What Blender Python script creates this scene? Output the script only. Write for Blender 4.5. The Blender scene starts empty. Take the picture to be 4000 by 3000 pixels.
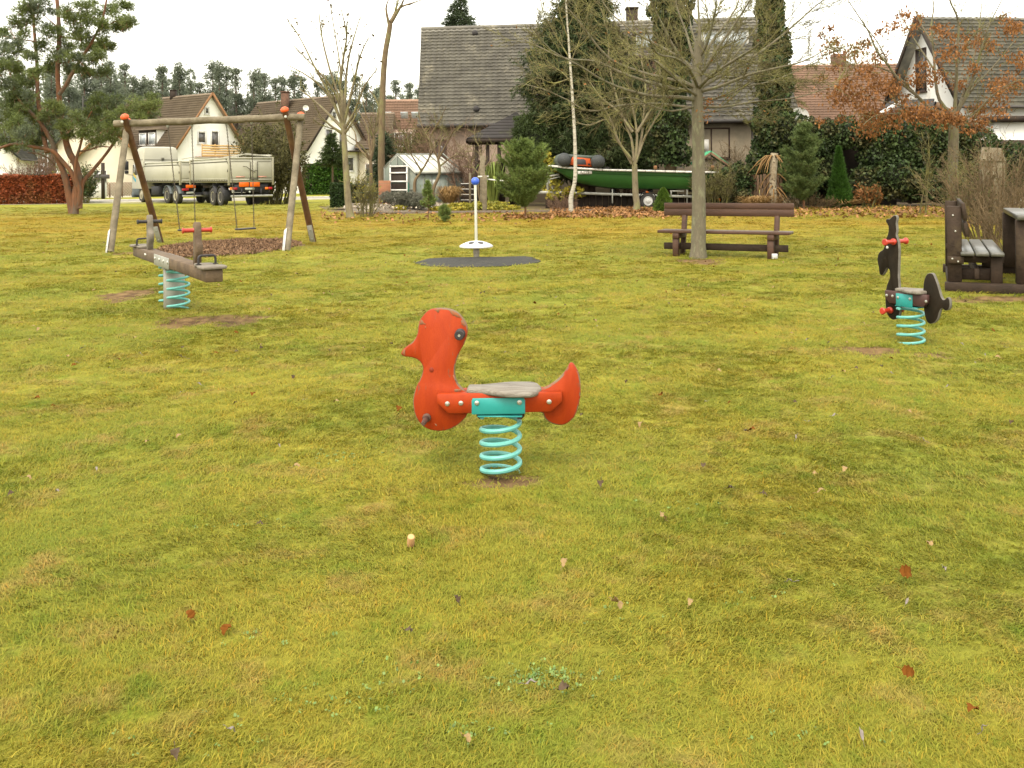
import bpy, math, random
import numpy as np
from mathutils import Vector, Matrix
PI = math.pi
rad = math.radians
scene = bpy.context.scene
COL = scene.collection
random.seed(7)
RNG = np.random.default_rng(7)

# ------------------------------------------------------------------ camera
F = 3690.0; HY = 688.0; RO = math.radians(0.5); H = 1.35   # focal (px), horizon row, roll, eye height
def sstep(t):
    t = max(0.0, min(1.0, t)); return t*t*(3-2*t)
SOIL = []      # (x, y, rx, ry, depth)
def gz(x, y):
    z = -0.22*sstep((y-45)/9.0)*sstep((-x-8)/6.0)
    n = 0.012*math.sin(x*1.7+0.6*y)*math.sin(y*1.3-0.4*x)+0.006*math.sin(x*4.1+1.1)*math.sin(y*3.7+x)
    z += n*(1-sstep((y-20)/15.0))
    for (sx, sy, rx, ry, dz) in SOIL:
        q = ((x-sx)/rx)**2+((y-sy)/ry)**2
        if q < 1: z -= dz*(1-q)**2
    return z
def ray(px, py):
    a, b = px-2000.0, py-HY; c, s = math.cos(RO), math.sin(RO)
    return (a*c-b*s, F, -(a*s+b*c))
def P(px, py, Y):
    dx, dy, dz = ray(px, py); t = Y/dy
    return Vector((dx*t, Y, H+dz*t))
def Z(px, py, z):
    dx, dy, dz = ray(px, py); t = (z-H)/dz
    return Vector((dx*t, dy*t, z))
def G(px, py):
    p = Z(px, py, 0.0)
    for _ in range(4): p = Z(px, py, gz(p.x, p.y))
    return p
def PL(px, py, org, d):
    """pixel -> (along d, z) on the vertical plane through org containing horizontal dir d"""
    dx, dy, dz = ray(px, py)
    nx, ny = d[1], -d[0]
    t = (org[0]*nx+org[1]*ny)/(dx*nx+dy*ny)
    return ((dx*t-org[0])*d[0]+(dy*t-org[1])*d[1], H+dz*t)

# ------------------------------------------------------------------ meshes
def nrm(v):
    v = np.asarray(v, float); return v/(np.linalg.norm(v)+1e-12)
class MB:
    def __init__(s): s.v=[]; s.n=0; s.f={3:[],4:[]}; s.ng=[]
    def addv(s, a):
        a = np.asarray(a, float).reshape(-1, 3); s.v.append(a); o = s.n; s.n += len(a); return o
    def quads(s, V, Q): o=s.addv(V); s.f[4].append(np.asarray(Q)+o)
    def tris(s, V, T): o=s.addv(V); s.f[3].append(np.asarray(T)+o)
    def ngon(s, V): o=s.addv(V); s.ng.append([o+i for i in range(len(V))])
    def box(s, c, size, rot=None):
        """rot: 3x3 columns = local axes"""
        h = np.array(size, float)/2
        L = np.array([[x,y,z] for x in(-1,1) for y in(-1,1) for z in(-1,1)])*h
        if rot is not None: L = L @ np.array(rot).T
        s.quads(L+np.array(c, float), [[0,1,3,2],[4,6,7,5],[0,4,5,1],[2,3,7,6],[0,2,6,4],[1,5,7,3]])
    def bar(s, a, b, w, h, up=(0,0,1), ext=0):
        a=np.array(a,float); b=np.array(b,float); d=b-a; L=np.linalg.norm(d); d=d/L
        u=np.array(up,float); sd=np.cross(d,u)
        if np.linalg.norm(sd)<1e-4: sd=np.cross(d,(1,0,0))
        sd=nrm(sd); u2=np.cross(sd,d)
        s.box((a+b)/2, (L+2*ext, w, h), np.array([d,sd,u2]).T)
    def bbox(s, c, size, rot=None, bev=0.006):
        """box with chamfered edges"""
        h=np.array(size,float)/2; b=min(bev, h.min()*0.6); V=[]; 
        for x in(-1,1):
            for y in(-1,1):
                for z in(-1,1):
                    V+= [[x*h[0],y*(h[1]-b),z*(h[2]-b)],[x*(h[0]-b),y*h[1],z*(h[2]-b)],[x*(h[0]-b),y*(h[1]-b),z*h[2]]]
        V=np.array(V); 
        if rot is not None: V=V@np.array(rot).T
        o=s.addv(V+np.array(c,float))
        def i(x,y,z,k): return o+((x>0)*4+(y>0)*2+(z>0))*3+k
        for sg in(-1,1):
            a=[i(sg,-1,-1,0),i(sg,1,-1,0),i(sg,1,1,0),i(sg,-1,1,0)]; s.ng.append(a if sg>0 else a[::-1])
            a=[i(-1,sg,-1,1),i(1,sg,-1,1),i(1,sg,1,1),i(-1,sg,1,1)]; s.ng.append(a[::-1] if sg>0 else a)
            a=[i(-1,-1,sg,2),i(1,-1,sg,2),i(1,1,sg,2),i(-1,1,sg,2)]; s.ng.append(a if sg>0 else a[::-1])
        for p in(-1,1):
            for q in(-1,1):
                f=p*q
                a=[i(p,q,-1,0),i(p,q,-1,1),i(p,q,1,1),i(p,q,1,0)]; s.ng.append(a if f>0 else a[::-1])
                a=[i(p,-1,q,0),i(p,1,q,0),i(p,1,q,2),i(p,-1,q,2)]; s.ng.append(a if f>0 else a[::-1])
                a=[i(-1,p,q,1),i(-1,p,q,2),i(1,p,q,2),i(1,p,q,1)]; s.ng.append(a if f>0 else a[::-1])
                for r in(-1,1):
                    a=[i(p,q,r,0),i(p,q,r,1),i(p,q,r,2)]; s.ng.append(a if p*q*r>0 else a[::-1])
    def bbar(s, a, b, w, h, up=(0,0,1), bev=0.006, ext=0):
        a=np.array(a,float); b=np.array(b,float); d=b-a; L=np.linalg.norm(d); d=d/L
        u=np.array(up,float); sd=np.cross(d,u)
        if np.linalg.norm(sd)<1e-4: sd=np.cross(d,(1,0,0))
        sd=nrm(sd); u2=np.cross(sd,d)
        s.bbox((a+b)/2, (L+2*ext, w, h), np.array([d,sd,u2]).T, bev)
    def tube(s, pts, r, seg=8, caps=True, closed=False):
        pts=np.array([tuple(p) for p in pts],float); n=len(pts)
        rs=np.full(n,r,float) if np.isscalar(r) else np.array(r,float)
        T=np.gradient(pts,axis=0); T/= (np.linalg.norm(T,axis=1)[:,None]+1e-12)
        u=np.cross(T[0],(0,0,1.0)); 
        if np.linalg.norm(u)<1e-3: u=np.cross(T[0],(1.0,0,0))
        u=nrm(u); A=np.arange(seg)*2*PI/seg; V=[]
        for k in range(n):
            u=nrm(u-T[k]*np.dot(u,T[k])); w=np.cross(T[k],u)
            V.append(pts[k]+rs[k]*(np.cos(A)[:,None]*u+np.sin(A)[:,None]*w))
        Q=[[k*seg+j,k*seg+(j+1)%seg,(k+1)*seg+(j+1)%seg,(k+1)*seg+j] for k in range(n-1) for j in range(seg)]
        o=s.addv(np.concatenate(V)); s.f[4].append(np.array(Q)+o)
        if caps:
            s.ng.append([o+j for j in range(seg)][::-1]); s.ng.append([o+(n-1)*seg+j for j in range(seg)])
    def lathe(s, prof, c=(0,0,0), seg=20, axis=None, cap=True):
        """prof: list of (r, h) along axis (default z)"""
        ax=np.array((0,0,1.0)) if axis is None else nrm(axis)
        u=np.cross(ax,(0,1.0,0)); 
        if np.linalg.norm(u)<1e-3: u=np.cross(ax,(1.0,0,0))
        u=nrm(u); w=np.cross(ax,u); A=np.arange(seg)*2*PI/seg
        V=np.concatenate([np.array(c,float)+ax*h+r*(np.cos(A)[:,None]*u+np.sin(A)[:,None]*w) for r,h in prof])
        n=len(prof)
        Q=[[k*seg+j,k*seg+(j+1)%seg,(k+1)*seg+(j+1)%seg,(k+1)*seg+j] for k in range(n-1) for j in range(seg)]
        o=s.addv(V); s.f[4].append(np.array(Q)+o)
        if cap:
            s.ng.append([o+j for j in range(seg)][::-1]); s.ng.append([o+(n-1)*seg+j for j in range(seg)])
    def prism(s, pts, org, d, nn, t, bev=0.004, up=(0,0,1)):
        """pts list (a, b) in plane (d, up) ; thickness t along nn, centred; small chamfer"""
        org=np.array(org,float); d=np.array(d,float); up=np.array(up,float); nn=np.array(nn,float)
        p=np.array(pts,float); m=len(p)
        nx=np.roll(p,-1,0)-np.roll(p,1,0); nn2=np.stack([nx[:,1],-nx[:,0]],1); nn2/= (np.linalg.norm(nn2,axis=1)[:,None]+1e-9)
        area=0.5*np.sum(p[:,0]*np.roll(p[:,1],-1)-np.roll(p[:,0],-1)*p[:,1])
        if area<0: nn2=-nn2
        pin=p-nn2*bev
        def W(q,k): return org+q[:,:1]*d+q[:,1:]*up+nn*k
        o=s.addv(np.concatenate([W(pin,-t/2),W(p,-t/2+bev),W(p,t/2-bev),W(pin,t/2)]))
        for L in range(3):
            s.f[4].append(np.array([[L*m+j,L*m+(j+1)%m,(L+1)*m+(j+1)%m,(L+1)*m+j] for j in range(m)])+o)
        s.ng.append([o+j for j in range(m)][::-1]); s.ng.append([o+3*m+j for j in range(m)])
    def sticks(s, P0, P1, R0, R1, seg=3):
        P0=np.asarray(P0,float); P1=np.asarray(P1,float); n=len(P0)
        if n==0: return
        R0=np.asarray(R0,float).reshape(-1,1); R1=np.asarray(R1,float).reshape(-1,1)
        D=P1-P0; D/= (np.linalg.norm(D,axis=1)[:,None]+1e-9)
        ref=np.tile([0.31,0.17,1.0],(n,1)); U=np.cross(D,ref); U/= (np.linalg.norm(U,axis=1)[:,None]+1e-9); W=np.cross(D,U)
        V=np.zeros((n,2*seg,3))
        for j in range(seg):
            a=2*PI*j/seg; o=math.cos(a)*U+math.sin(a)*W
            V[:,j]=P0+R0*o; V[:,seg+j]=P1+R1*o
        base=(np.arange(n)*2*seg)[:,None]
        Q=np.concatenate([base+np.array([j,(j+1)%seg,seg+(j+1)%seg,seg+j]) for j in range(seg)])
        s.quads(V.reshape(-1,3),Q)
    def cards(s, C, size, asp=0.5, flat=0.0, dirs=None, rng=RNG, fold=False):
        """diamond leaves at centres C, random orientation"""
        C=np.asarray(C,float); n=len(C)
        if n==0: return
        D=rng.normal(size=(n,3)) if dirs is None else np.asarray(dirs,float)+rng.normal(size=(n,3))*0.35
        D/= np.linalg.norm(D,axis=1)[:,None]
        N=rng.normal(size=(n,3)); N[:,2]=np.abs(N[:,2])+flat*3
        U=np.cross(D,N); U/= (np.linalg.norm(U,axis=1)[:,None]+1e-9)
        sz=(np.asarray(size)*np.ones(n)*rng.uniform(0.65,1.35,n))[:,None]
        V=np.stack([C-D*sz*0.5, C+U*sz*0.5*asp, C+D*sz*0.5, C-U*sz*0.5*asp],1)
        Q=(np.arange(n)*4)[:,None]+np.arange(4)
        s.quads(V.reshape(-1,3),Q)
    def spikes(s, C, dirs, length, w, k=8, spread=0.8, rng=RNG):
        """k needles (thin tris) at each centre"""
        C=np.repeat(np.asarray(C,float),k,0); D=np.repeat(np.asarray(dirs,float),k,0); n=len(C)
        if n==0: return
        D=D/(np.linalg.norm(D,axis=1)[:,None]+1e-9)+rng.normal(size=(n,3))*spread; D/= np.linalg.norm(D,axis=1)[:,None]
        U=np.cross(D,rng.normal(size=(n,3))); U/= (np.linalg.norm(U,axis=1)[:,None]+1e-9)
        L=(length*rng.uniform(0.6,1.2,n))[:,None]
        V=np.stack([C-U*w/2, C+U*w/2, C+D*L],1)
        s.tris(V.reshape(-1,3),(np.arange(n)*3)[:,None]+np.arange(3))
    def build(s, name, mat, parent=None, smooth=False, loc=None):
        V=np.concatenate(s.v) if s.v else np.zeros((0,3))
        o0=np.array(loc,float) if loc is not None else (np.array(parent['_o']) if parent is not None and '_o' in parent else np.zeros(3))
        V=V-o0
        fs=[]; 
        idx=[]; tot=[]
        for k in(3,4):
            if s.f[k]:
                a=np.concatenate([np.asarray(q).reshape(-1,k) for q in s.f[k]]); idx.append(a.ravel()); tot.append(np.full(len(a),k))
        for g in s.ng: idx.append(np.array(g)); tot.append(np.array([len(g)]))
        idx=np.concatenate(idx).astype(np.int32); tot=np.concatenate(tot).astype(np.int32)
        me=bpy.data.meshes.new(name); me.vertices.add(len(V)); me.vertices.foreach_set('co',V.ravel().astype(np.float32))
        me.loops.add(len(idx)); me.loops.foreach_set('vertex_index',idx)
        st=np.concatenate([[0],np.cumsum(tot)[:-1]]).astype(np.int32)
        me.polygons.add(len(tot)); me.polygons.foreach_set('loop_start',st); me.polygons.foreach_set('loop_total',tot)
        if smooth: me.polygons.foreach_set('use_smooth',np.ones(len(tot),bool))
        me.update(calc_edges=True); me.validate()
        if mat: me.materials.append(mat)
        ob=bpy.data.objects.new(name,me); COL.objects.link(ob)
        if parent is not None:
            ob.parent=parent; ob['_o']=[float(q) for q in o0]
        else:
            ob['_o']=[float(q) for q in o0]
            if loc is not None: ob.location=loc
        if smooth and len(tot)<60000:
            try: me.set_sharp_from_angle(angle=rad(40))
            except Exception: pass
        return ob
def tag(o, label=None, cat=None, group=None, kind=None):
    if label: o['label']=label
    if cat: o['category']=cat
    if group: o['group']=group
    if kind: o['kind']=kind
    return o
def thing(name, label, cat, loc=(0,0,0), group=None):
    o=bpy.data.objects.new(name,None); COL.objects.link(o); o.empty_display_size=0.2
    o.location=tuple(loc); o['_o']=[float(q) for q in loc]
    return tag(o,label,cat,group)
def kids(o): return [c for c in bpy.data.objects if c.parent==o]
def copy_thing(root, loc, rz=0, label=None, scale=None, children=None):
    r=root.copy(); COL.objects.link(r); r.location=loc; r.rotation_euler=(0,0,rz)
    if scale: r.scale=scale if hasattr(scale,'__len__') else (scale,)*3
    if label: r['label']=label
    for c in (children if children is not None else kids(root)):
        d=c.copy(); COL.objects.link(d); d.parent=r
    return r

# ------------------------------------------------------------------ materials
def C4(c): return (c[0],c[1],c[2],1.0)
def M(name, c1, c2=None, rough=0.8, scale=6.0, detail=4, island=0.0, bump=0.0, bscale=None, metal=0.0, stretch=(1,1,1), spec=0.3, c3=None, s3=1.0, t3=(0.55,0.7), lo=0.35, hi=0.65, world=False, trans=0.0, objrand=0.0):
    m=bpy.data.materials.new(name); m.use_nodes=True; nt=m.node_tree; N=nt.nodes; L=nt.links
    b=N['Principled BSDF']; b.inputs['Roughness'].default_value=rough; b.inputs['Metallic'].default_value=metal
    b.inputs['Specular IOR Level'].default_value=spec
    if c2 is None: c2=tuple(q*0.78 for q in c1)
    tc=N.new('ShaderNodeTexCoord'); mp=N.new('ShaderNodeMapping'); mp.inputs['Scale'].default_value=stretch
    if world:
        ge=N.new('ShaderNodeNewGeometry'); L.new(ge.outputs['Position'],mp.inputs['Vector'])
    else: L.new(tc.outputs['Object'],mp.inputs['Vector'])
    nz=N.new('ShaderNodeTexNoise'); nz.inputs['Scale'].default_value=scale; nz.inputs['Detail'].default_value=detail; nz.inputs['Roughness'].default_value=0.65
    L.new(mp.outputs[0],nz.inputs['Vector'])
    cr=N.new('ShaderNodeValToRGB'); cr.color_ramp.elements[0].position=lo; cr.color_ramp.elements[1].position=hi
    cr.color_ramp.elements[0].color=C4(c1); cr.color_ramp.elements[1].color=C4(c2); L.new(nz.outputs['Fac'],cr.inputs['Fac'])
    out=cr.outputs['Color']
    if c3 is not None:
        n3=N.new('ShaderNodeTexNoise'); n3.inputs['Scale'].default_value=s3; n3.inputs['Detail'].default_value=5; n3.inputs['Roughness'].default_value=0.7; L.new(mp.outputs[0],n3.inputs['Vector'])
        r3=N.new('ShaderNodeMapRange'); r3.inputs['From Min'].default_value=t3[0]; r3.inputs['From Max'].default_value=t3[1]; L.new(n3.outputs['Fac'],r3.inputs['Value'])
        mx=N.new('ShaderNodeMix'); mx.data_type='RGBA'; L.new(r3.outputs[0],mx.inputs[0]); L.new(out,mx.inputs[6]); mx.inputs[7].default_value=C4(c3); out=mx.outputs[2]
    if island>0 or objrand>0:
        if island>0:
            g=N.new('ShaderNodeNewGeometry'); rnd=g.outputs['Random Per Island']; amt=island
        else:
            g=N.new('ShaderNodeObjectInfo'); rnd=g.outputs['Random']; amt=objrand
        mr=N.new('ShaderNodeMapRange'); mr.inputs['To Min'].default_value=1-amt; mr.inputs['To Max'].default_value=1+amt; L.new(rnd,mr.inputs['Value'])
        hs=N.new('ShaderNodeHueSaturation'); L.new(mr.outputs[0],hs.inputs['Value']); L.new(out,hs.inputs['Color']); out=hs.outputs[0]
    L.new(out,b.inputs['Base Color'])
    if bump>0:
        nb=N.new('ShaderNodeTexNoise'); nb.inputs['Scale'].default_value=bscale or scale*4; nb.inputs['Detail'].default_value=5; L.new(mp.outputs[0],nb.inputs['Vector'])
        bp=N.new('ShaderNodeBump'); bp.inputs['Strength'].default_value=bump; bp.inputs['Distance'].default_value=0.02; L.new(nb.outputs['Fac'],bp.inputs['Height']); L.new(bp.outputs[0],b.inputs['Normal'])
    if trans>0:
        tr=N.new('ShaderNodeBsdfTranslucent'); L.new(out,tr.inputs['Color']); ms=N.new('ShaderNodeMixShader'); ms.inputs[0].default_value=trans
        L.new(b.outputs[0],ms.inputs[1]); L.new(tr.outputs[0],ms.inputs[2]); L.new(ms.outputs[0],N['Material Output'].inputs[0])
    return m
# ------------------------------------------------------------------ soil dips
def soil(px,py,rx,ry,dz):
    p=Z(px,py,0); SOIL.append((p.x,p.y,rx,ry,dz)); return p
soil(705,1258,0.26,0.5,0.05); soil(820,1245,0.34,0.28,0.02); soil(935,1250,0.26,0.42,0.04); soil(495,1155,0.30,0.7,0.02)
soil(3395,1372,0.30,0.26,0.04); soil(1955,1878,0.20,0.11,0.015); soil(3640,1385,0.15,0.2,0.02)
soil(3900,1165,0.65,0.28,0.03); soil(2740,1020,0.45,0.5,0.01); soil(520,990,0.5,0.5,0.02); soil(880,2490,0.07,0.05,0.02)
SOILB=list(SOIL)
chipc=Z(885,968,0)
CHIP=(chipc.x,chipc.y,1.30,2.35)
MATP=[(240,1395),(300,1372),(430,1340),(650,1330),(950,1318),(1300,1312),(1700,1310),(1815,1328),(1915,1365),(1880,1385),(1690,1410),(1450,1436),(1200,1448),(800,1450),(480,1440),(330,1420)]
MATP=[(1550+x/3.403,620+y/3.403) for x,y in MATP]
matw=[G(*q) for q in MATP]; matc=sum(matw,Vector())/len(matw)
def in_chip(x,y,k=1.0): 
    a=math.atan2((y-CHIP[1])/CHIP[3],(x-CHIP[0])/CHIP[2]); rr=k*(1+0.07*math.sin(3*a+1)+0.05*math.sin(7*a))
    return ((x-CHIP[0])/CHIP[2])**2+((y-CHIP[1])/CHIP[3])**2 < rr*rr
def soilness(x,y):
    m=0
    for (sx,sy,rx,ry,dz) in SOILB:
        aa=math.atan2((y-sy)/ry,(x-sx)/rx); q=(((x-sx)/rx)**2+((y-sy)/ry)**2)*(1+.28*math.sin(3*aa+sx)+.18*math.sin(7*aa+sy*3))
        if q<1.0: m=max(m,1.0-q)
    return m

# ------------------------------------------------------------------ lawn colour
def lawn_group():
    g=bpy.data.node_groups.new('lawn_colour','ShaderNodeTree'); N=g.nodes; L=g.links
    g.interface.new_socket('Color',in_out='OUTPUT',socket_type='NodeSocketColor')
    out=N.new('NodeGroupOutput'); ge=N.new('ShaderNodeNewGeometry')
    def noise(sc,det=3,rough=.6,str_=(1,1,1)):
        mp=N.new('ShaderNodeMapping'); mp.inputs['Scale'].default_value=str_; L.new(ge.outputs['Position'],mp.inputs[0])
        n=N.new('ShaderNodeTexNoise'); n.inputs['Scale'].default_value=sc; n.inputs['Detail'].default_value=det; n.inputs['Roughness'].default_value=rough; L.new(mp.outputs[0],n.inputs['Vector']); return n.outputs['Fac']
    def mix(f,a,b):
        m=N.new('ShaderNodeMix'); m.data_type='RGBA'
        if f is not None: L.new(f,m.inputs[0])
        for k,s in((6,a),(7,b)):
            if isinstance(s,tuple): m.inputs[k].default_value=C4(s)
            else: L.new(s,m.inputs[k])
        return m.outputs[2]
    def rng_(f,a,b,c=0,d=1):
        r=N.new('ShaderNodeMapRange'); r.inputs[1].default_value=a; r.inputs[2].default_value=b; r.inputs[3].default_value=c; r.inputs[4].default_value=d; L.new(f,r.inputs[0]); return r.outputs[0]
    YG=(0.232,0.208,0.026); GR=(0.172,0.190,0.024); ST=(0.27,0.195,0.055); OR=(0.255,0.150,0.016); G2=(0.120,0.172,0.014); BR=(0.15,0.105,0.03)
    c=mix(rng_(noise(0.75,4,.65),0.42,0.64),YG,GR)
    c=mix(rng_(noise(2.6,4,.7),0.52,0.72),c,ST)
    c=mix(rng_(noise(7.0,3,.7),0.55,0.75),c,GR)
    c=mix(rng_(noise(4.3,4,.75,(1,.8,1)),0.54,0.72,0,.8),c,G2)
    c=mix(rng_(noise(11.0,5,.8),0.60,0.75,0,.8),c,BR)
    c=mix(rng_(noise(0.32,3,.6),0.50,0.68,0,.5),c,GR)
    # far band of rusty moss (it lies across the lawn in front of the gardens)
    sx=N.new('ShaderNodeSeparateXYZ'); L.new(ge.outputs['Position'],sx.inputs[0])
    up=rng_(sx.outputs['Y'],16.5,24.0); dn=rng_(sx.outputs['Y'],33.0,42.0,1,0)
    ml=N.new('ShaderNodeMath'); ml.operation='MULTIPLY'; L.new(up,ml.inputs[0]); L.new(dn,ml.inputs[1])
    nz=rng_(noise(0.35,4,.6,(0.5,1,1)),0.35,0.6,0.25,1.0)
    m2=N.new('ShaderNodeMath'); m2.operation='MULTIPLY'; L.new(ml.outputs[0],m2.inputs[0]); L.new(nz,m2.inputs[1])
    m3=N.new('ShaderNodeMath'); m3.operation='MULTIPLY'; L.new(m2.outputs[0],m3.inputs[0]); m3.inputs[1].default_value=0.62
    c=mix(m3.outputs[0],c,OR)
    L.new(c,out.inputs[0]); return g
LG=lawn_group()
def lawn_mat(name, blade):
    m=bpy.data.materials.new(name); m.use_nodes=True; nt=m.node_tree; N=nt.nodes; L=nt.links; b=N['Principled BSDF']
    gr=N.new('ShaderNodeGroup'); gr.node_tree=LG; col=gr.outputs[0]
    if blade:
        oi=N.new('ShaderNodeObjectInfo'); ge=N.new('ShaderNodeNewGeometry')
        ad=N.new('ShaderNodeMath'); ad.operation='ADD'; L.new(oi.outputs['Random'],ad.inputs[0]); L.new(ge.outputs['Random Per Island'],ad.inputs[1])
        fr=N.new('ShaderNodeMath'); fr.operation='FRACT'; L.new(ad.outputs[0],fr.inputs[0])
        cr=N.new('ShaderNodeValToRGB'); e=cr.color_ramp; e.elements[0].position=0; e.elements[0].color=(0.75,0.85,0.6,1); e.elements[1].position=1; e.elements[1].color=(1.55,1.4,1.5,1)
        for p_,c_ in((0.35,(1,1,1,1)),(0.7,(1.2,1.22,1.1,1)),(0.84,(1.35,1.3,1.3,1)),(0.94,(1.4,1.0,0.7,1))):
            q=e.elements.new(p_); q.color=c_
        L.new(fr.outputs[0],cr.inputs[0])
        mx=N.new('ShaderNodeMix'); mx.data_type='RGBA'; mx.blend_type='MULTIPLY'; mx.inputs[0].default_value=1; L.new(col,mx.inputs[6]); L.new(cr.outputs[0],mx.inputs[7])
        col=mx.outputs[2]
        b.inputs['Roughness'].default_value=0.7; b.inputs['Specular IOR Level'].default_value=0.15
        tr=N.new('ShaderNodeBsdfTranslucent'); L.new(col,tr.inputs[0]); ms=N.new('ShaderNodeMixShader'); ms.inputs[0].default_value=0.3
        L.new(b.outputs[0],ms.inputs[1]); L.new(tr.outputs[0],ms.inputs[2]); L.new(ms.outputs[0],N['Material Output'].inputs[0])
        L.new(col,b.inputs['Base Color'])
    else:
        ge=N.new('ShaderNodeNewGeometry'); at=N.new('ShaderNodeAttribute'); at.attribute_name='soil'
        n=N.new('ShaderNodeTexNoise'); n.inputs['Scale'].default_value=38; n.inputs['Detail'].default_value=7; n.inputs['Roughness'].default_value=0.75
        mp=N.new('ShaderNodeMapping'); mp.inputs['Scale'].default_value=(1,0.75,1); L.new(ge.outputs['Position'],mp.inputs[0]); L.new(mp.outputs[0],n.inputs['Vector'])
        r=N.new('ShaderNodeMapRange'); r.inputs[1].default_value=0.3; r.inputs[2].default_value=0.7; r.inputs[3].default_value=0.62; r.inputs[4].default_value=1.4; L.new(n.outputs[0],r.inputs[0])
        hs=N.new('ShaderNodeHueSaturation'); L.new(r.outputs[0],hs.inputs['Value']); L.new(col,hs.inputs['Color'])
        sn=N.new('ShaderNodeTexNoise'); sn.inputs['Scale'].default_value=9; sn.inputs['Detail'].default_value=6; L.new(ge.outputs['Position'],sn.inputs['Vector'])
        sr=N.new('ShaderNodeValToRGB'); sr.color_ramp.elements[0].color=(0.085,0.050,0.024,1); sr.color_ramp.elements[1].color=(0.21,0.135,0.06,1); sr.color_ramp.elements[0].position=.35; sr.color_ramp.elements[1].position=.65; L.new(sn.outputs[0],sr.inputs[0])
        am=N.new('ShaderNodeMath'); am.operation='ADD'; L.new(at.outputs['Fac'],am.inputs[0]); L.new(sn.outputs[0],am.inputs[1])
        ar=N.new('ShaderNodeMapRange'); ar.inputs[1].default_value=0.62; ar.inputs[2].default_value=0.88; L.new(am.outputs[0],ar.inputs[0])
        ar2=N.new('ShaderNodeMath'); ar2.operation='MULTIPLY'; L.new(ar.outputs[0],ar2.inputs[0])
        gt=N.new('ShaderNodeMath'); gt.operation='GREATER_THAN'; gt.inputs[1].default_value=0.01; L.new(at.outputs['Fac'],gt.inputs[0]); L.new(gt.outputs[0],ar2.inputs[1])
        mx=N.new('ShaderNodeMix'); mx.data_type='RGBA'; L.new(ar2.outputs[0],mx.inputs[0]); L.new(hs.outputs[0],mx.inputs[6]); L.new(sr.outputs[0],mx.inputs[7])
        L.new(mx.outputs[2],b.inputs['Base Color']); b.inputs['Roughness'].default_value=0.95; b.inputs['Specular IOR Level'].default_value=0.1
        bp=N.new('ShaderNodeBump'); bp.inputs['Strength'].default_value=0.8; bp.inputs['Distance'].default_value=0.03; L.new(n.outputs[0],bp.inputs['Height']); L.new(bp.outputs[0],b.inputs['Normal'])
    return m
LAWN=lawn_mat('lawn_ground',False); BLADE=lawn_mat('grass_blade',True)

# ground sheet
def axis(parts):
    a=[]; 
    for lo,hi,st in parts: a+=list(np.arange(lo,hi,st))
    return np.array(a+[parts[-1][1]])
xs=axis([(-400,-60,20),(-60,-16,2),(-16,-5,0.4),(-5,5,0.12),(5,12,0.3),(12,60,2),(60,400,20)])
ys=axis([(-60,-4,4),(-4,1,0.5),(1,9,0.10),(9,20,0.2),(20,60,1.0),(60,160,5),(160,600,40)])
V=np.zeros((len(ys),len(xs),3)); S=np.zeros((len(ys),len(xs)))
for j,y in enumerate(ys):
    for i,x in enumerate(xs):
        V[j,i]=(x,y,gz(x,y)); S[j,i]=soilness(x,y)
nx=len(xs); mb=MB(); Q=[[j*nx+i,j*nx+i+1,(j+1)*nx+i+1,(j+1)*nx+i] for j in range(len(ys)-1) for i in range(nx-1)]
mb.quads(V.reshape(-1,3),Q); ground=mb.build('ground',LAWN,smooth=True); tag(ground,kind='structure')
a=ground.data.attributes.new('soil','FLOAT','POINT'); a.data.foreach_set('value',S.ravel().astype(np.float32))

# grass tufts (sources are not linked into the scene, only referenced)
tufts=bpy.data.collections.new('grass_tufts')
for k in range(6):
    r=np.random.default_rng(100+k); mb=MB(); nb=44
    Vs=[];Qs=[];Ts=[]
    for b in range(nb):
        p=np.array([r.normal()*0.020,r.normal()*0.020,0]); a=r.normal()*0.9; lean=r.uniform(0.5,1.45)
        if k<3: lean=r.uniform(0.9,1.5)
        L_=r.uniform(0.010,0.029); w=r.uniform(0.0007,0.0013); d=np.array([math.cos(a),math.sin(a),0]); sd=np.array([-d[1],d[0],0])
        p1=p+d*L_*0.45*math.sin(lean*0.6)+np.array([0,0,L_*0.5*math.cos(lean*0.6)])
        p2=p1+d*L_*0.6*math.sin(min(lean*1.15,1.65))+np.array([0,0,L_*0.5*math.cos(min(lean*1.15,1.65))])
        o=len(Vs); Vs+= [p-sd*w,p+sd*w,p1+sd*w*0.9,p1-sd*w*0.9,p2]; Qs.append([o,o+1,o+2,o+3]); Ts.append([o+3,o+2,o+4])
    o=mb.addv(Vs); mb.f[4].append(np.array(Qs)+o); mb.f[3].append(np.array(Ts)+o)
    ob=mb.build('grass_tuft',BLADE); COL.objects.unlink(ob); tufts.objects.link(ob)
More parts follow.
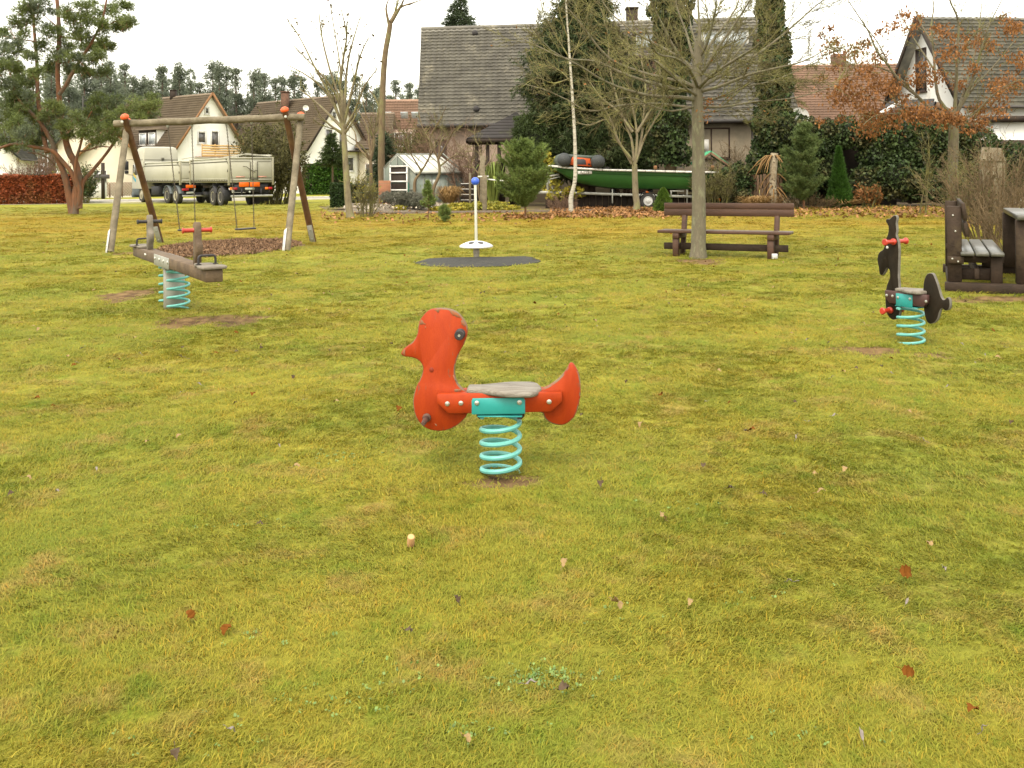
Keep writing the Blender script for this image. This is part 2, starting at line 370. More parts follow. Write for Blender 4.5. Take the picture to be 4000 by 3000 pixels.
def grass():
    r=np.random.default_rng(5); pts=[];sc=[];ro=[]
    bands=[(1.2,2.6,1500,1.0),(2.6,4,1150,1.15),(4,6,640,1.45),(6,9,330,1.9),(9,14,150,2.6),(14,22,60,3.6),(22,34,20,5.2),(34,48,7,7.5)]
    for y0,y1,dens,s in bands:
        w0=0.60*y1+1.6; n=int((y1-y0)*2*w0*dens)
        X=r.uniform(-w0,w0,n); Y=r.uniform(y0,y1,n); U=r.uniform(0,1,n)
        keep=np.abs(X)<0.60*Y+1.5
        for x,y,u in zip(X[keep],Y[keep],U[keep]):
            if in_chip(x,y,1.0): continue
            m=soilness(x,y)
            if m>0 and u<m*1.45: continue
            if abs(x-matc.x)<1.15 and abs(y-matc.y)<1.5 and y<30:
                if inpoly(x,y,matw): continue
            if y>37 and (x>-7.6): continue
            if y>58: continue
            ang=2.2*math.sin(x*0.9+0.7*y)+1.7*math.sin(y*1.9-x*1.3)+r.normal()*0.9
            pts.append((x,y,gz(x,y)-0.002)); q=s*r.uniform(0.75,1.25); h=(0.8+0.12*math.sin(x*2.1+1)*math.sin(y*2.3+x)+0.10*math.sin(7*x+y)); sc.append((q,q,(q**0.35)*r.uniform(0.8,1.1)*h)); ro.append((r.normal()*0.12,r.normal()*0.12,ang))
    me=bpy.data.meshes.new('grass'); me.vertices.add(len(pts)); me.vertices.foreach_set('co',np.array(pts,np.float32).ravel())
    a=me.attributes.new('sc','FLOAT_VECTOR','POINT'); a.data.foreach_set('vector',np.array(sc,np.float32).ravel())
    a=me.attributes.new('ro','FLOAT_VECTOR','POINT'); a.data.foreach_set('vector',np.array(ro,np.float32).ravel())
    ob=bpy.data.objects.new('grass',me); COL.objects.link(ob); tag(ob,'short matted yellow-green grass covering the lawn','grass',kind='stuff')
    ng=bpy.data.node_groups.new('scatter','GeometryNodeTree'); ng.interface.new_socket('Geometry',in_out='INPUT',socket_type='NodeSocketGeometry'); ng.interface.new_socket('Geometry',in_out='OUTPUT',socket_type='NodeSocketGeometry')
    N=ng.nodes; L=ng.links; gi=N.new('NodeGroupInput'); go=N.new('NodeGroupOutput')
    ip=N.new('GeometryNodeInstanceOnPoints'); ci=N.new('GeometryNodeCollectionInfo'); ci.inputs['Collection'].default_value=tufts; ci.inputs['Separate Children'].default_value=True; ci.inputs['Reset Children'].default_value=True
    m2p=N.new('GeometryNodeMeshToPoints'); L.new(gi.outputs[0],m2p.inputs[0]); L.new(m2p.outputs[0],ip.inputs['Points']); L.new(ci.outputs[0],ip.inputs['Instance']); ip.inputs['Pick Instance'].default_value=True
    a1=N.new('GeometryNodeInputNamedAttribute'); a1.data_type='FLOAT_VECTOR'; a1.inputs[0].default_value='sc'; L.new(a1.outputs[0],ip.inputs['Scale'])
    a2=N.new('GeometryNodeInputNamedAttribute'); a2.data_type='FLOAT_VECTOR'; a2.inputs[0].default_value='ro'
    e=N.new('FunctionNodeEulerToRotation'); L.new(a2.outputs[0],e.inputs[0]); L.new(e.outputs[0],ip.inputs['Rotation'])
    L.new(ip.outputs[0],go.inputs[0]); md=ob.modifiers.new('scatter','NODES'); md.node_group=ng
    print('grass tufts',len(pts))
def clover():
    r=np.random.default_rng(9); C=[]
    for px,py,rx,ry,n in [(2130,2665,.16,.08,85),(1560,2640,.12,.08,16),(1290,2740,.16,.10,24),(1335,1790,.14,.12,40),(700,2900,.2,.1,14),(3230,2900,.2,.1,10),(2400,2400,.2,.1,8),(1000,2500,.2,.1,10),(1900,2880,.15,.06,14),(3000,2350,.3,.1,10),(2700,2000,.3,.2,12),(900,2050,.3,.2,12)]:
        p=Z(px,py,0)
        for _ in range(n): 
            x=p.x+r.normal()*rx*.5; y=p.y+r.normal()*ry*.5; c=np.array([x,y,gz(x,y)+.006+r.uniform(0,.010)])
            for a in (0,2.1,4.2): C.append(c+np.array([math.cos(a)*.006,math.sin(a)*.006,0]))
    m=MB(); m.cards(C,.009,.85,flat=.8,rng=r); tag(m.build('clover',M('clover_leaf',(0.13,0.19,0.045),(0.08,0.14,0.025),rough=.5,scale=30,island=.35)),'scattered small clover and daisy leaves in the near grass','clover',kind='stuff')
clover()
def inpoly(x,y,poly):
    c=False; n=len(poly); j=n-1
    for i in range(n):
        xi,yi=poly[i][0],poly[i][1]; xj,yj=poly[j][0],poly[j][1]
        if (yi>y)!=(yj>y) and x<(xj-xi)*(y-yi)/(yj-yi)+xi: c=not c
        j=i
    return c
grass()

def patch(name,pts,z,mat,label=None,cat=None,kind=None,rim=0.0):
    """flat sheet draped on the ground: polygon of (x,y)"""
    pts=[Vector((p[0],p[1])) for p in pts]; c=sum(pts,Vector((0,0)))/len(pts); mb=MB(); V=[]; n=len(pts); R=8
    V.append((c.x,c.y,gz(c.x,c.y)+z))
    for k in range(1,R+1):
        for p in pts:
            q=c+(p-c)*(k/R); V.append((q.x,q.y,gz(q.x,q.y)+z*(1 if k<R else 0.6)-rim*(k==R)))
    o=mb.addv(V); mb.f[3].append(np.array([[0,1+j,1+(j+1)%n] for j in range(n)])+o)
    mb.f[4].append(np.array([[1+(k-1)*n+j,1+k*n+j,1+k*n+(j+1)%n,1+(k-1)*n+(j+1)%n] for k in range(1,R) for j in range(n)])+o)
    ob=mb.build(name,mat,smooth=True); return tag(ob,label,cat,kind=kind)
# wood chips under the swings
MCHIP=M('wood_chip_bed',(0.17,0.10,0.055),(0.09,0.05,0.03),scale=60,rough=.95,detail=6,bump=.8,bscale=120)
cp=[]
for k in range(64):
    a=2*PI*k/64; rr=1+0.07*math.sin(3*a+1)+0.05*math.sin(7*a)
    cp.append((CHIP[0]+CHIP[2]*rr*math.cos(a),CHIP[1]+CHIP[3]*rr*math.sin(a)))
patch('wood_chip_bed',cp,0.012,MCHIP,kind='structure')
MCH=M('wood_chip',(0.21,0.125,0.065),(0.115,0.065,0.037),rough=.9,scale=3,island=.5)
mb=MB(); C=[]; r=np.random.default_rng(11)
while len(C)<14000:
    a=r.uniform(0,2*PI); q=math.sqrt(r.uniform(0,1.08)); x=CHIP[0]+CHIP[2]*q*math.cos(a); y=CHIP[1]+CHIP[3]*q*math.sin(a)
    if in_chip(x,y,1.05): C.append((x,y,gz(x,y)+0.02+r.uniform(0,0.012)))
mb.cards(C,0.075,0.4,flat=0.5,rng=r); tag(mb.build('wood_chips',MCH),'loose brown wood chips bedded under the swing frame','wood chips',kind='stuff')
# rubber mat under the spinner
MMAT=M('rubber_mat',(0.050,0.049,0.044),(0.034,0.034,0.031),scale=14,rough=.85,spec=.15,bump=.5,bscale=160,c3=(0.068,0.064,0.052),s3=3)
mb=MB(); n=len(matw); V=[]
for k,(f,z) in enumerate([(1.0,0.004),(1.0,0.016),(0.66,0.03),(0.33,0.05),(0.04,0.07)]):
    for w in matw:
        q=matc+(w-matc)*f; V.append((q.x,q.y,gz(q.x,q.y)+z+0.006*math.sin(q.x*4)*math.sin(q.y*2.5)))
o=mb.addv(V); mb.f[4].append(np.array([[k*n+j,k*n+(j+1)%n,(k+1)*n+(j+1)%n,(k+1)*n+j] for k in range(4) for j in range(n)])+o); mb.ng.append([o+4*n+j for j in range(n)])
tag(mb.build('rubber_mat',MMAT,smooth=True),'dark grey rubber mat with angular outline around the spinning pole','mat')
# road, gravel, garden soil
MROAD=M('road_asphalt',(0.16,0.155,0.14),(0.11,0.105,0.10),scale=3,rough=.9,bump=.3,bscale=60)
MKERB=M('kerb_stone',(0.42,0.40,0.34),(0.33,0.31,0.26),scale=5)
MGRAV=M('gravel',(0.30,0.25,0.19),(0.13,0.11,0.085),scale=22,detail=6,rough=.95,bump=.8,bscale=60,lo=.4,hi=.6)
MSOIL=M('garden_soil',(0.14,0.095,0.055),(0.08,0.055,0.035),scale=4,detail=6,rough=.95,c3=(0.12,0.11,0.035),s3=1.2,t3=(0.45,0.6),bump=.6)
def strip(name,pts,wid,z,mat,kind='structure',thick=None,label=None,cat=None):
    mb=MB(); V=[]; n=len(pts)
    for i,p in enumerate(pts):
        a=pts[max(0,i-1)]; b=pts[min(n-1,i+1)]; d=nrm((b[0]-a[0],b[1]-a[1],0)); sd=np.array([-d[1],d[0],0]); c=np.array([p[0],p[1],gz(p[0],p[1])+z])
        V+= [c-sd*wid/2,c+sd*wid/2]
        if thick: V+= [c-sd*wid/2-np.array([0,0,thick]),c+sd*wid/2-np.array([0,0,thick])]
    k=4 if thick else 2; o=mb.addv(V)
    for i in range(n-1):
        mb.ng.append([o+i*k,o+i*k+1,o+i*k+k+1,o+i*k+k])
        if thick:
            mb.ng.append([o+i*k,o+i*k+k,o+i*k+k+2,o+i*k+2]); mb.ng.append([o+i*k+1,o+i*k+3,o+i*k+k+3,o+i*k+k+1])
    if thick: mb.ng.append([o,o+2,o+3,o+1]); q=o+(n-1)*k; mb.ng.append([q,q+1,q+3,q+2])
    return tag(mb.build(name,mat),label,cat,kind=kind)
roadp=[(-70,66),(-28,67),(-18,69.5),(-8,74),(4,82),(20,96)]
rp=[]
for i in range(len(roadp)-1):
    for t in np.linspace(0,1,12,endpoint=False): rp.append((roadp[i][0]*(1-t)+roadp[i+1][0]*t,roadp[i][1]*(1-t)+roadp[i+1][1]*t))
strip('road',rp,5.6,0.02,MROAD)
def offs(pts,o):
    r_=[]
    for i,p in enumerate(pts):
        a=pts[max(0,i-1)]; b=pts[min(len(pts)-1,i+1)]; d=nrm((b[0]-a[0],b[1]-a[1],0)); r_.append((p[0]+d[1]*o,p[1]-d[0]*o))
    return r_
strip('path',[(-60,60.2),(-40,60.2),(-24,61.2),(-19,63)],0.5,0.03,MKERB); strip('kerb',offs(rp,2.9),0.14,0.11,MKERB,thick=0.12); strip('kerb',offs(rp,-2.9),0.14,0.12,MKERB,thick=0.13)
gravw=[G(1345,830),G(1350,800),G(1380,778),G(1450,765),G(1560,768),G(1650,778),G(1780,784),G(1800,800),G(1760,816),G(1650,826),G(1500,831)]
patch('garden_soil',[(-7.2,37.2),(-6.0,36.6),(0,36.8),(6,37.4),(15,36.8),(22,34.5),(34,34.5),(40,60),(0,70),(-8,60),(-9,44)],0.008,MSOIL,kind='structure')
gob=patch('gravel_bed',gravw,0.16,MGRAV,kind='structure',rim=0.08)
MB0=MB(); 
MSTONE=M('pebble',(0.40,0.35,0.28),(0.24,0.20,0.15),rough=.8,island=.5)
C=[]
while len(C)<5000:
    x=r.uniform(-8,-2); y=r.uniform(34,60)
    if inpoly(x,y,gravw): C.append((x,y,gz(x,y)+0.165))
mb=MB(); mb.cards(C,0.13,0.8,flat=.6,rng=r); tag(mb.build('gravel_stones',MSTONE),'pale loose stones covering the garden bed behind the bare maple','gravel',kind='stuff')
for pa,pb in (((1270,838),(1900,828)),((1900,828),(2100,835))):
    pass
MEDGE=M('edging',(0.13,0.10,0.08),(0.09,0.07,0.05),scale=4)
a_=G(1370,838); b_=G(1900,832)
strip('garden_edging',[(a_.x,a_.y),(b_.x,b_.y),(b_.x+4,b_.y+0.2)],0.08,0.09,MEDGE,kind=None,thick=0.1,label='low dark edging board along the front of the gravel bed',cat='garden edging')
# ------------------------------------------------------------------ playground materials
MRED=M('red_paint',(0.315,0.036,0.004),(0.275,0.029,0.004),scale=9,stretch=(3,3,0.8),rough=.6,spec=.2,bump=.12,bscale=90,c3=(0.17,0.06,0.03),s3=11,t3=(.63,.70))
MREDW=M('red_paint_worn_edge',(0.25,0.028,0.006),(0.15,0.10,0.06),scale=9,rough=.7,lo=.44,hi=.54)
MTEAL=M('teal_metal',(0.025,0.275,0.255),(0.022,0.245,0.23),scale=6,rough=.42,spec=.4,c3=(0.02,0.17,0.15),s3=12,t3=(.68,.75))
MSPR=M('spring_paint',(0.12,0.37,0.33),(0.095,0.32,0.285),scale=20,rough=.45,spec=.4,c3=(0.16,0.25,0.18),s3=22,t3=(.63,.72))
MSEAT=M('weathered_seat',(0.24,0.22,0.185),(0.13,0.11,0.085),scale=9,stretch=(1,6,4),rough=.7,bump=.4,bscale=60,c3=(0.10,0.075,0.05),s3=30,t3=(.6,.72))
MSTEEL=M('zinc_bolt',(0.50,0.50,0.46),(0.38,0.38,0.34),scale=40,rough=.35,metal=.8)
MDARKM=M('dark_rubber',(0.035,0.03,0.03),(0.022,0.02,0.02),scale=20,rough=.5)
MPEG=M('worn_peg',(0.11,0.055,0.035),(0.05,0.03,0.025),scale=20,rough=.6)
MBLK=M('horse_dark_paint',(0.020,0.014,0.008),(0.012,0.009,0.005),scale=7,rough=.8,spec=.15,bump=.15,c3=(0.05,0.04,0.03),s3=18,t3=(.66,.76))
MEDG=M('bare_board_edge',(0.15,0.14,0.12),(0.09,0.08,0.065),scale=14,rough=.8)
MPUR=M('brown_beam_paint',(0.075,0.036,0.032),(0.052,0.027,0.024),scale=9,rough=.55)
MREDP=M('red_plastic_grip',(0.38,0.032,0.015),(0.30,0.025,0.012),scale=8,rough=.35,spec=.5)
MGREYW=M('grey_weathered_wood',(0.20,0.17,0.115),(0.10,0.08,0.052),scale=5,stretch=(1,1,1),rough=.85,bump=.5,bscale=40,c3=(0.10,0.085,0.05),s3=3,t3=(.5,.72),detail=7)
MBRNW=M('brown_impregnated_wood',(0.11,0.050,0.018),(0.055,0.026,0.010),scale=4,rough=.7,bump=.4,bscale=30,c3=(0.15,0.10,0.04),s3=1.2,t3=(.5,.7),detail=7)
MSEES=M('seesaw_brown_wood',(0.125,0.086,0.050),(0.075,0.05,0.030),scale=7,rough=.75,bump=.35,bscale=50,c3=(0.075,0.05,0.032),s3=4,t3=(.55,.72))
MSEET=M('seesaw_grey_wood',(0.18,0.155,0.12),(0.11,0.095,0.072),scale=8,rough=.75,bump=.35,bscale=50)
MGALV=M('galvanised_steel',(0.32,0.32,0.28),(0.24,0.24,0.21),scale=6,rough=.5,metal=.35,spec=.4)
MBENCH=M('bench_brown_paint',(0.080,0.040,0.024),(0.055,0.028,0.017),scale=3,stretch=(1,1,5),rough=.6,bump=.2,bscale=40,c3=(0.06,0.035,0.022),s3=3,t3=(.62,.75))
MBENT=M('bench_worn_top',(0.13,0.095,0.07),(0.085,0.06,0.042),scale=4,rough=.45)
MPICW=M('picnic_dark_wood',(0.038,0.024,0.015),(0.020,0.013,0.008),scale=5,rough=.7,spec=.2,bump=.3,bscale=40,c3=(0.06,0.042,0.022),s3=2,t3=(.6,.75))
MPICT=M('picnic_wet_top',(0.085,0.083,0.066),(0.05,0.048,0.038),scale=6,stretch=(3,1,1),rough=.3,spec=.6,bump=.2,bscale=30)
MORCAP=M('orange_cap',(0.62,0.10,0.022),(0.52,0.075,0.018),scale=6,rough=.45)
MBLUE=M('blue_ball',(0.035,0.10,0.52),(0.03,0.085,0.45),scale=9,rough=.35,spec=.5)
MINOX=M('bright_steel_tube',(0.75,0.75,0.72),(0.66,0.66,0.62),scale=9,rough=.28,metal=.85)
MDISC=M('pale_disc',(0.68,0.67,0.64),(0.60,0.59,0.56),scale=8,rough=.3,metal=.3,spec=.5)
MPOSTM=M('spinner_base_steel',(0.34,0.31,0.25),(0.25,0.22,0.17),scale=20,rough=.5,metal=.5)
MCHAIN=M('chain_steel',(0.10,0.085,0.06),(0.06,0.05,0.035),scale=60,rough=.7,metal=.2)
MWHITEB=M('white_coated_bracket',(0.5,0.5,0.48),(0.42,0.42,0.4),scale=10,rough=.5)

def spring(parent,c,R,wire,z0,z1,turns,name='spring',a0=0.0,loc=None,topr=None):
    n=int(turns*26); pts=[]
    for i in range(n+1):
        t=i/n; a=a0+turns*2*PI*t; 
        # closed end coils
        z=z0+(z1-z0)*t
        pts.append((c[0]+R*math.cos(a),c[1]+R*math.sin(a),z))
    mb=MB(); mb.tube(pts,wire,8); return mb.build(name,MSPR,parent,smooth=True)
def bolt(parent,p,n,r=0.014):
    mb=MB(); mb.lathe([(r*1.25,-0.002),(r*1.25,0.002),(r*.95,0.003),(r*.85,0.007),(r*.45,0.008),(r*.4,0.005)],p,12,n); return mb.build('bolt',MSTEEL,parent,smooth=True)

# ------------------------------------------------------------------ the red duck rocker
MCHIPP=M('bare_grey_wood_chip',(0.17,0.10,0.06),(0.26,0.08,0.03),scale=60,rough=.8,lo=.4,hi=.6)
MKNOT=M('wood_knot',(0.22,0.022,0.006),(0.16,0.02,0.006),scale=50,rough=.6)
def worn(ob,m):
    ob.data.materials.append(MREDW)
    for k in range(3*m): ob.data.polygons[k].material_index=1
def duck():
    o=G(1956,1849); d=np.array([math.cos(rad(-3)),math.sin(rad(-3)),0]); nn=np.array([d[1],-d[0],0])  # nn points to the camera
    if nn[1]>0: nn=-nn
    up=np.array([0,0,1.0]); org=np.array([o.x,o.y,0])
    T=thing('duck_rocker','red wooden duck spring rocker with teal spring in the middle of the lawn','spring rocker',o)
    def c(zx,zy,off=0.0):
        return PL(1500+zx/2.074,1150+zy/2.074,org+nn*off,d)
    body=[(145,465),(160,440),(188,420),(215,400),(238,378),(255,355),(268,335),(277,305),(280,270),(283,245),(290,220),(302,194),(320,170),(338,149),(360,130),(380,121),(400,117),(430,112),(460,110),(490,111),(520,115),(552,123),(580,135),(608,155),(630,180),(650,205),(665,230),(675,256),(678,280),(677,308),(672,335),(663,368),(650,400),(635,426),(620,450),(609,475),(600,500),(590,525),(583,550),(577,575),(575,600),(574,620),(575,640),(578,667),(585,690),(594,711),(605,730),(622,748),(640,762),(660,775),(690,790),(698,880),(672,975),(663,992),(650,1005),(627,1030),(600,1050),(575,1067),(550,1080),(525,1089),(500,1095),(470,1099),(440,1100),(408,1097),(380,1090),(348,1078),(320,1060),(296,1037),(275,1010),(260,981),(250,950),(243,915),(240,880),(239,855),(242,830),(247,800),(255,770),(266,742),(280,715),(293,688),(305,660),(314,635),(320,610),(321,595),(318,580),(311,562),(300,545),(287,532),(270,520),(250,511),(225,505),(200,501),(175,500),(155,490),(143,478)]
    tail=[(1255,772),(1275,762),(1302,752),(1330,740),(1361,721),(1390,700),(1416,679),(1440,655),(1459,633),(1475,610),(1489,587),(1500,565),(1507,557),(1515,553),(1526,555),(1535,562),(1548,578),(1560,600),(1575,628),(1585,660),(1591,695),(1593,730),(1593,775),(1590,820),(1584,860),(1575,900),(1564,936),(1550,970),(1537,992),(1520,1010),(1501,1027),(1480,1040),(1460,1049),(1440,1053),(1415,1054),(1390,1050),(1364,1042),(1340,1030),(1320,1015),(1305,1000),(1296,980),(1290,960),(1262,945),(1250,860)]
    mb=MB(); mb.prism([c(*q) for q in body],org,d,nn,0.034,0.004); worn(mb.build('duck_body',MRED,T),len(body))
    mb=MB(); mb.prism([c(*q) for q in tail],org,d,nn,0.034,0.006); worn(mb.build('tail',MRED,T),len(tail))
    for ch in ([(530,131),(548,133),(562,134),(578,146),(596,152),(610,168),(622,186),(612,192),(600,184),(588,186),(574,172),(560,175),(548,160),(540,150)],[(622,212),(634,206),(646,222),(656,240),(658,262),(646,260),(640,248),(630,246),(626,230)],[(294,222),(300,204),(306,206),(314,214),(324,230),(342,240),(330,246),(316,240),(304,246),(290,244)],[(408,126),(424,120),(448,118),(458,126),(444,134),(446,148),(432,146),(424,136)],[(148,478),(150,464),(163,444),(174,447),(170,470),(173,496),(158,488)],[(566,772),(584,766),(600,768),(618,764),(634,776),(622,782),(616,792),(598,786),(584,794),(572,786)],[(556,655),(566,652),(574,668),(580,690),(590,712),(580,706),(570,690)],[(330,262),(338,258),(340,270),(332,276)],[(410,1046),(424,1052),(430,1068),(418,1064)]):
        mb=MB(); mb.prism([c(*q,0.0175) for q in ch],org+nn*0.0172,d,nn,0.001,0.0002); mb.build('chipped_patch',MCHIPP,T)
    mb=MB(); mb.prism([c(385+19*math.cos(t),612+21*math.sin(t),0.0175) for t in np.linspace(0,2*PI,14,endpoint=False)],org+nn*0.0171,d,nn,0.001,0.0002); mb.build('knot',MKNOT,T)
    # beams both sides
    for s in(1,-1):
        off=s*0.040; pl=[(425,818),(440,806),(1440,795),(1442,870),(1352,952),(522,968),(425,880)]
        mb=MB(); mb.prism([c(*q,0.06) for q in pl],org+nn*off,d,nn,0.044,0.004); mb.build('beam',MRED,T)
    th=(0.0365+0.0265+0.004)
    for s in(1,-1):
        pl=[(718,842),(1132,836),(1143,860),(1143,966),(710,973),(710,862)]
        mb=MB(); mb.prism([c(*q,0.065) for q in pl],org+nn*s*0.0645,d,nn,0.005,0.0015); mb.build('side_plate',MTEAL,T)
    zc=c(925,974,0.066)[1]-0.006; ac=c(945,985)[0]
    mb=MB(); mb.box(org+d*ac+up*(zc-0.004),(0.20,0.128,0.005),np.array([d,nn,up]).T); mb.build('base_plate',MTEAL,T)
    for bx,by,s in [(512,888,0),(622,883,0),(752,880,1),(1098,875,1),(1338,872,0)]:
        a,z=c(bx,by,0.066); bolt(T,org+d*a+up*z+nn*(0.0622 if s==0 else 0.067),nn,0.0088)
        bolt(T,org+d*a+up*z-nn*(0.0622 if s==0 else 0.067),-nn,0.0088)
    # seat board, narrow to the front
    a0,zt=c(668,795,0.05); a1,_=c(1272,770,0.05); L=a1-a0; zt=c(925,812,0.06)[1]+0.012
    ou=[]
    for t in np.linspace(0,1,22):
        w=0.052+0.062*sstep((t-0.12)/0.5); 
        if t>0.82: w*=math.sqrt(max(0.02,1-((t-0.82)/0.18)**2))*0.98+0.02
        if t<0.04: w*=0.85
        ou.append((a0+t*L,w))
    ring=[(a,w) for a,w in ou]+[(a,-w) for a,w in ou[::-1]]
    mb=MB(); mb.prism(ring,org+up*(zt-.002),d,up,0.025,0.006,up=nn)
    mb.build('seat',MSEAT,T)
    # eye pegs (handles) and foot pegs
    for (px_,py_,r_,L_,nm,mt) in [(607,325,0.0215,0.075,'handle',MDARKM),(330,1010,0.0135,0.13,'foot_rest',MPEG)]:
        for s in(1,-1):
            # pixel given at outer end for the camera side
            a,z=c(px_-(0 if nm=='handle' else 0)+(12 if nm=='handle' else 16),py_-(8 if nm=='handle' else 12),0.02); q=org+d*a+up*z
            mb=MB(); 
            if nm=='handle': mb.lathe([(r_*1.05,0.016),(r_*1.1,0.024),(r_*.78,0.03),(r_*.72,L_*.72),(r_*1.0,L_*.8),(r_*1.02,L_*.97),(r_*.9,L_)],q,18,nn*s)
            else: mb.lathe([(r_*1.45,0.016),(r_*1.45,0.026),(r_*.95,0.03),(r_*.8,L_*.93),(r_*.6,L_)],q,14,nn*s)
            h=mb.build(nm,mt,T,smooth=True)
            if nm=='handle':
                m2=MB(); m2.lathe([(0.006,L_),(0.006,L_+0.002),(0.003,L_+0.002)],q,12,nn*s); m2.build('bolt',MSTEEL,h,smooth=True)
    R=0.0875; cc=org+d*c(945,1200)[0]
    ztop=zc-0.013; z0=gz(o.x,o.y)-0.035
    spring(T,cc,R,0.0112,z0,ztop,(ztop-z0)/0.0605,a0=-2*PI*((ztop-z0)/0.0605)+rad(200))
    for s in(1,-1):
        mb=MB(); mb.tube([cc+d*s*(R+0.017)+up*(zc-0.0),cc+d*s*(R+0.018)+up*(zc-0.016),cc+d*s*(R+0.008)+up*(zc-0.026),cc+d*s*(R-0.010)+up*(zc-0.027)],0.0055,8); mb.build('clamp',MPEG,T,smooth=True)
duck()

# ------------------------------------------------------------------ the dark horse rocker
def horse():
    o=G(3559,1340); an=rad(-60); d=np.array([math.cos(an),math.sin(an),0]); nn=np.array([d[1],-d[0],0])
    if nn[0]>0: nn=-nn                        # towards camera-left
    up=np.array([0,0,1.0]); org=np.array([o.x,o.y,0])
    T=thing('horse_rocker','dark brown horse-shaped spring rocker with red grips near the picnic bench','spring rocker',o)
    def c(zx,zy,off=0.0): return PL(3200+zx/2.37,760+zy/2.37,org+nn*off,d)
    head=[(690,200),(700,192),(715,190),(726,200),(730,220),(724,250),(722,270),(726,300),(728,335),(722,360),(723,385),(732,408),(741,435),(746,480),(748,525),(747,580),(745,640),(743,700),(742,760),(746,810),(750,870),(752,960),(755,1060),(757,1085),(752,1112),(738,1138),(720,1152),(700,1158),(684,1154),(668,1143),(653,1128),(640,1108),(632,1085),(628,1055),(624,1020),(622,980),(623,940),(625,900),(631,865),(640,830),(650,805),(660,780),(665,755),(665,730),(661,702),(650,680),(640,679),(630,692),(615,720),(603,738),(590,746),(577,742),(568,725),(564,700),(562,675),(556,648),(550,620),(550,588),(555,558),(563,540),(577,524),(592,517),(604,505),(612,488),(617,465),(617,445),(622,425),(630,405),(639,385),(647,365),(651,340),(653,315),(650,290),(642,275),(630,255),(627,240),(632,228),(645,224),(660,226),(670,220),(680,208)]
    tail=[(972,940),(973,880),(975,840),(979,810),(986,780),(997,752),(1011,735),(1025,727),(1042,725),(1058,729),(1069,741),(1080,765),(1090,790),(1101,820),(1110,850),(1120,885),(1130,920),(1140,950),(1152,968),(1165,974),(1178,968),(1187,955),(1198,950),(1210,958),(1218,975),(1221,1000),(1222,1030),(1216,1052),(1203,1066),(1188,1073),(1172,1071),(1160,1060),(1150,1050),(1137,1060),(1127,1078),(1118,1108),(1110,1138),(1098,1162),(1080,1182),(1060,1192),(1040,1195),(1022,1189),(1008,1175),(998,1152),(990,1128),(983,1090),(976,1040)]
    for nm,ol in(('horse_body',head),('tail',tail)):
        mb=MB(); mb.prism([c(*q) for q in ol],org,d,nn,0.030,0.003)
        ob=mb.build(nm,MBLK,T)
        # pale bare edge band
        ob.data.materials.append(MEDG); m=len(ol)
        for k in range(0,3*m):
            ob.data.polygons[k].material_index=1
    a0,z0t=c(628,888,.03); a1,_=c(1012,940,.03); zt=c(628,888,0.06)[1]; zb=c(628,992,0.06)[1]; hgt=0.098
    for s in(1,-1):
        mb=MB(); mb.prism([(a0,zt),(a1,zt),(a1,zt-hgt*.6),(a1-.03,zt-hgt),(a0+.04,zt-hgt),(a0,zt-hgt*.6)],org+nn*s*0.037,d,nn,0.042,0.004); mb.build('beam',MPUR,T)
    ap0=c(712,960,.06)[0]; ap1=c(864,960,.06)[0]
    for s in(1,-1):
        mb=MB(); mb.prism([(ap0,zt-0.012),(ap1,zt-0.012),(ap1,zt-hgt-0.012),(ap0,zt-hgt-0.012)],org+nn*s*0.061,d,nn,0.005,0.001); mb.build('side_plate',MTEAL,T)
        for k,(fx,dz,e) in enumerate([(-.09,0.04,0),(-.035,0.04,0),(0.02,0.045,1),(ap1-ap0-0.02,0.045,1),(ap1-ap0+0.12,0.05,0)]):
            bolt(T,org+d*(ap0+fx)+up*(zt-dz)+nn*s*(0.0585 if e==0 else 0.064),nn*s,0.009)
    L=c(972,900,.03)[0]-c(708,880,.03)[0]; as0=c(720,880,.03)[0]
    ou=[(as0+t*L,(0.055+0.05*sstep((t-.1)/.5))*(1 if t<.85 else math.sqrt(max(.03,1-((t-.85)/.15)**2)))) for t in np.linspace(0,1,18)]
    mb=MB(); mb.prism(ou+[(a,-w) for a,w in ou[::-1]],org+up*(zt+0.014),d,up,0.026,0.006,up=nn); mb.build('seat',MSEAT,T)
    # red grips : flanged rollers
    def grip(a,z,s,L_):
        q=org+d*a+up*z; mb=MB()
        mb.lathe([(0.026,0.017),(0.027,0.022),(0.026,0.032),(0.019,0.038),(0.017,L_*.55),(0.019,L_-.022),(0.027,L_-.015),(0.028,L_-.006),(0.022,L_)],q,16,nn*s); return q,mb
    for s in(1,-1):
        a,z=c(735,437); q,mb=grip(a-0.03,z,s,0.135); mb.build('handle',MREDP,T,smooth=True)
        a,z=c(675,1068); q,mb=grip(a,z,s,0.125); mb.build('foot_rest',MREDP,T,smooth=True)
    a,z=c(642,488); mb=MB(); mb.lathe([(0.012,0.0152),(0.012,0.017),(0.004,0.0175)],org+d*a+up*z,12,nn); mb.build('eye',MWHITEB,T)
    R=0.098; ztop=zt-hgt-0.03; z0=gz(o.x,o.y)+0.004
    ccx=c(848,1210)[0]; cc=org+d*ccx
    mb=MB(); mb.box(cc+up*(ztop+0.014),(0.2,0.12,0.006),np.array([d,nn,up]).T); mb.build('base_plate',MTEAL,T)
    spring(T,cc,R,0.0115,z0-0.07,ztop,(ztop-z0+.07)/0.069,a0=rad(200))
horse()

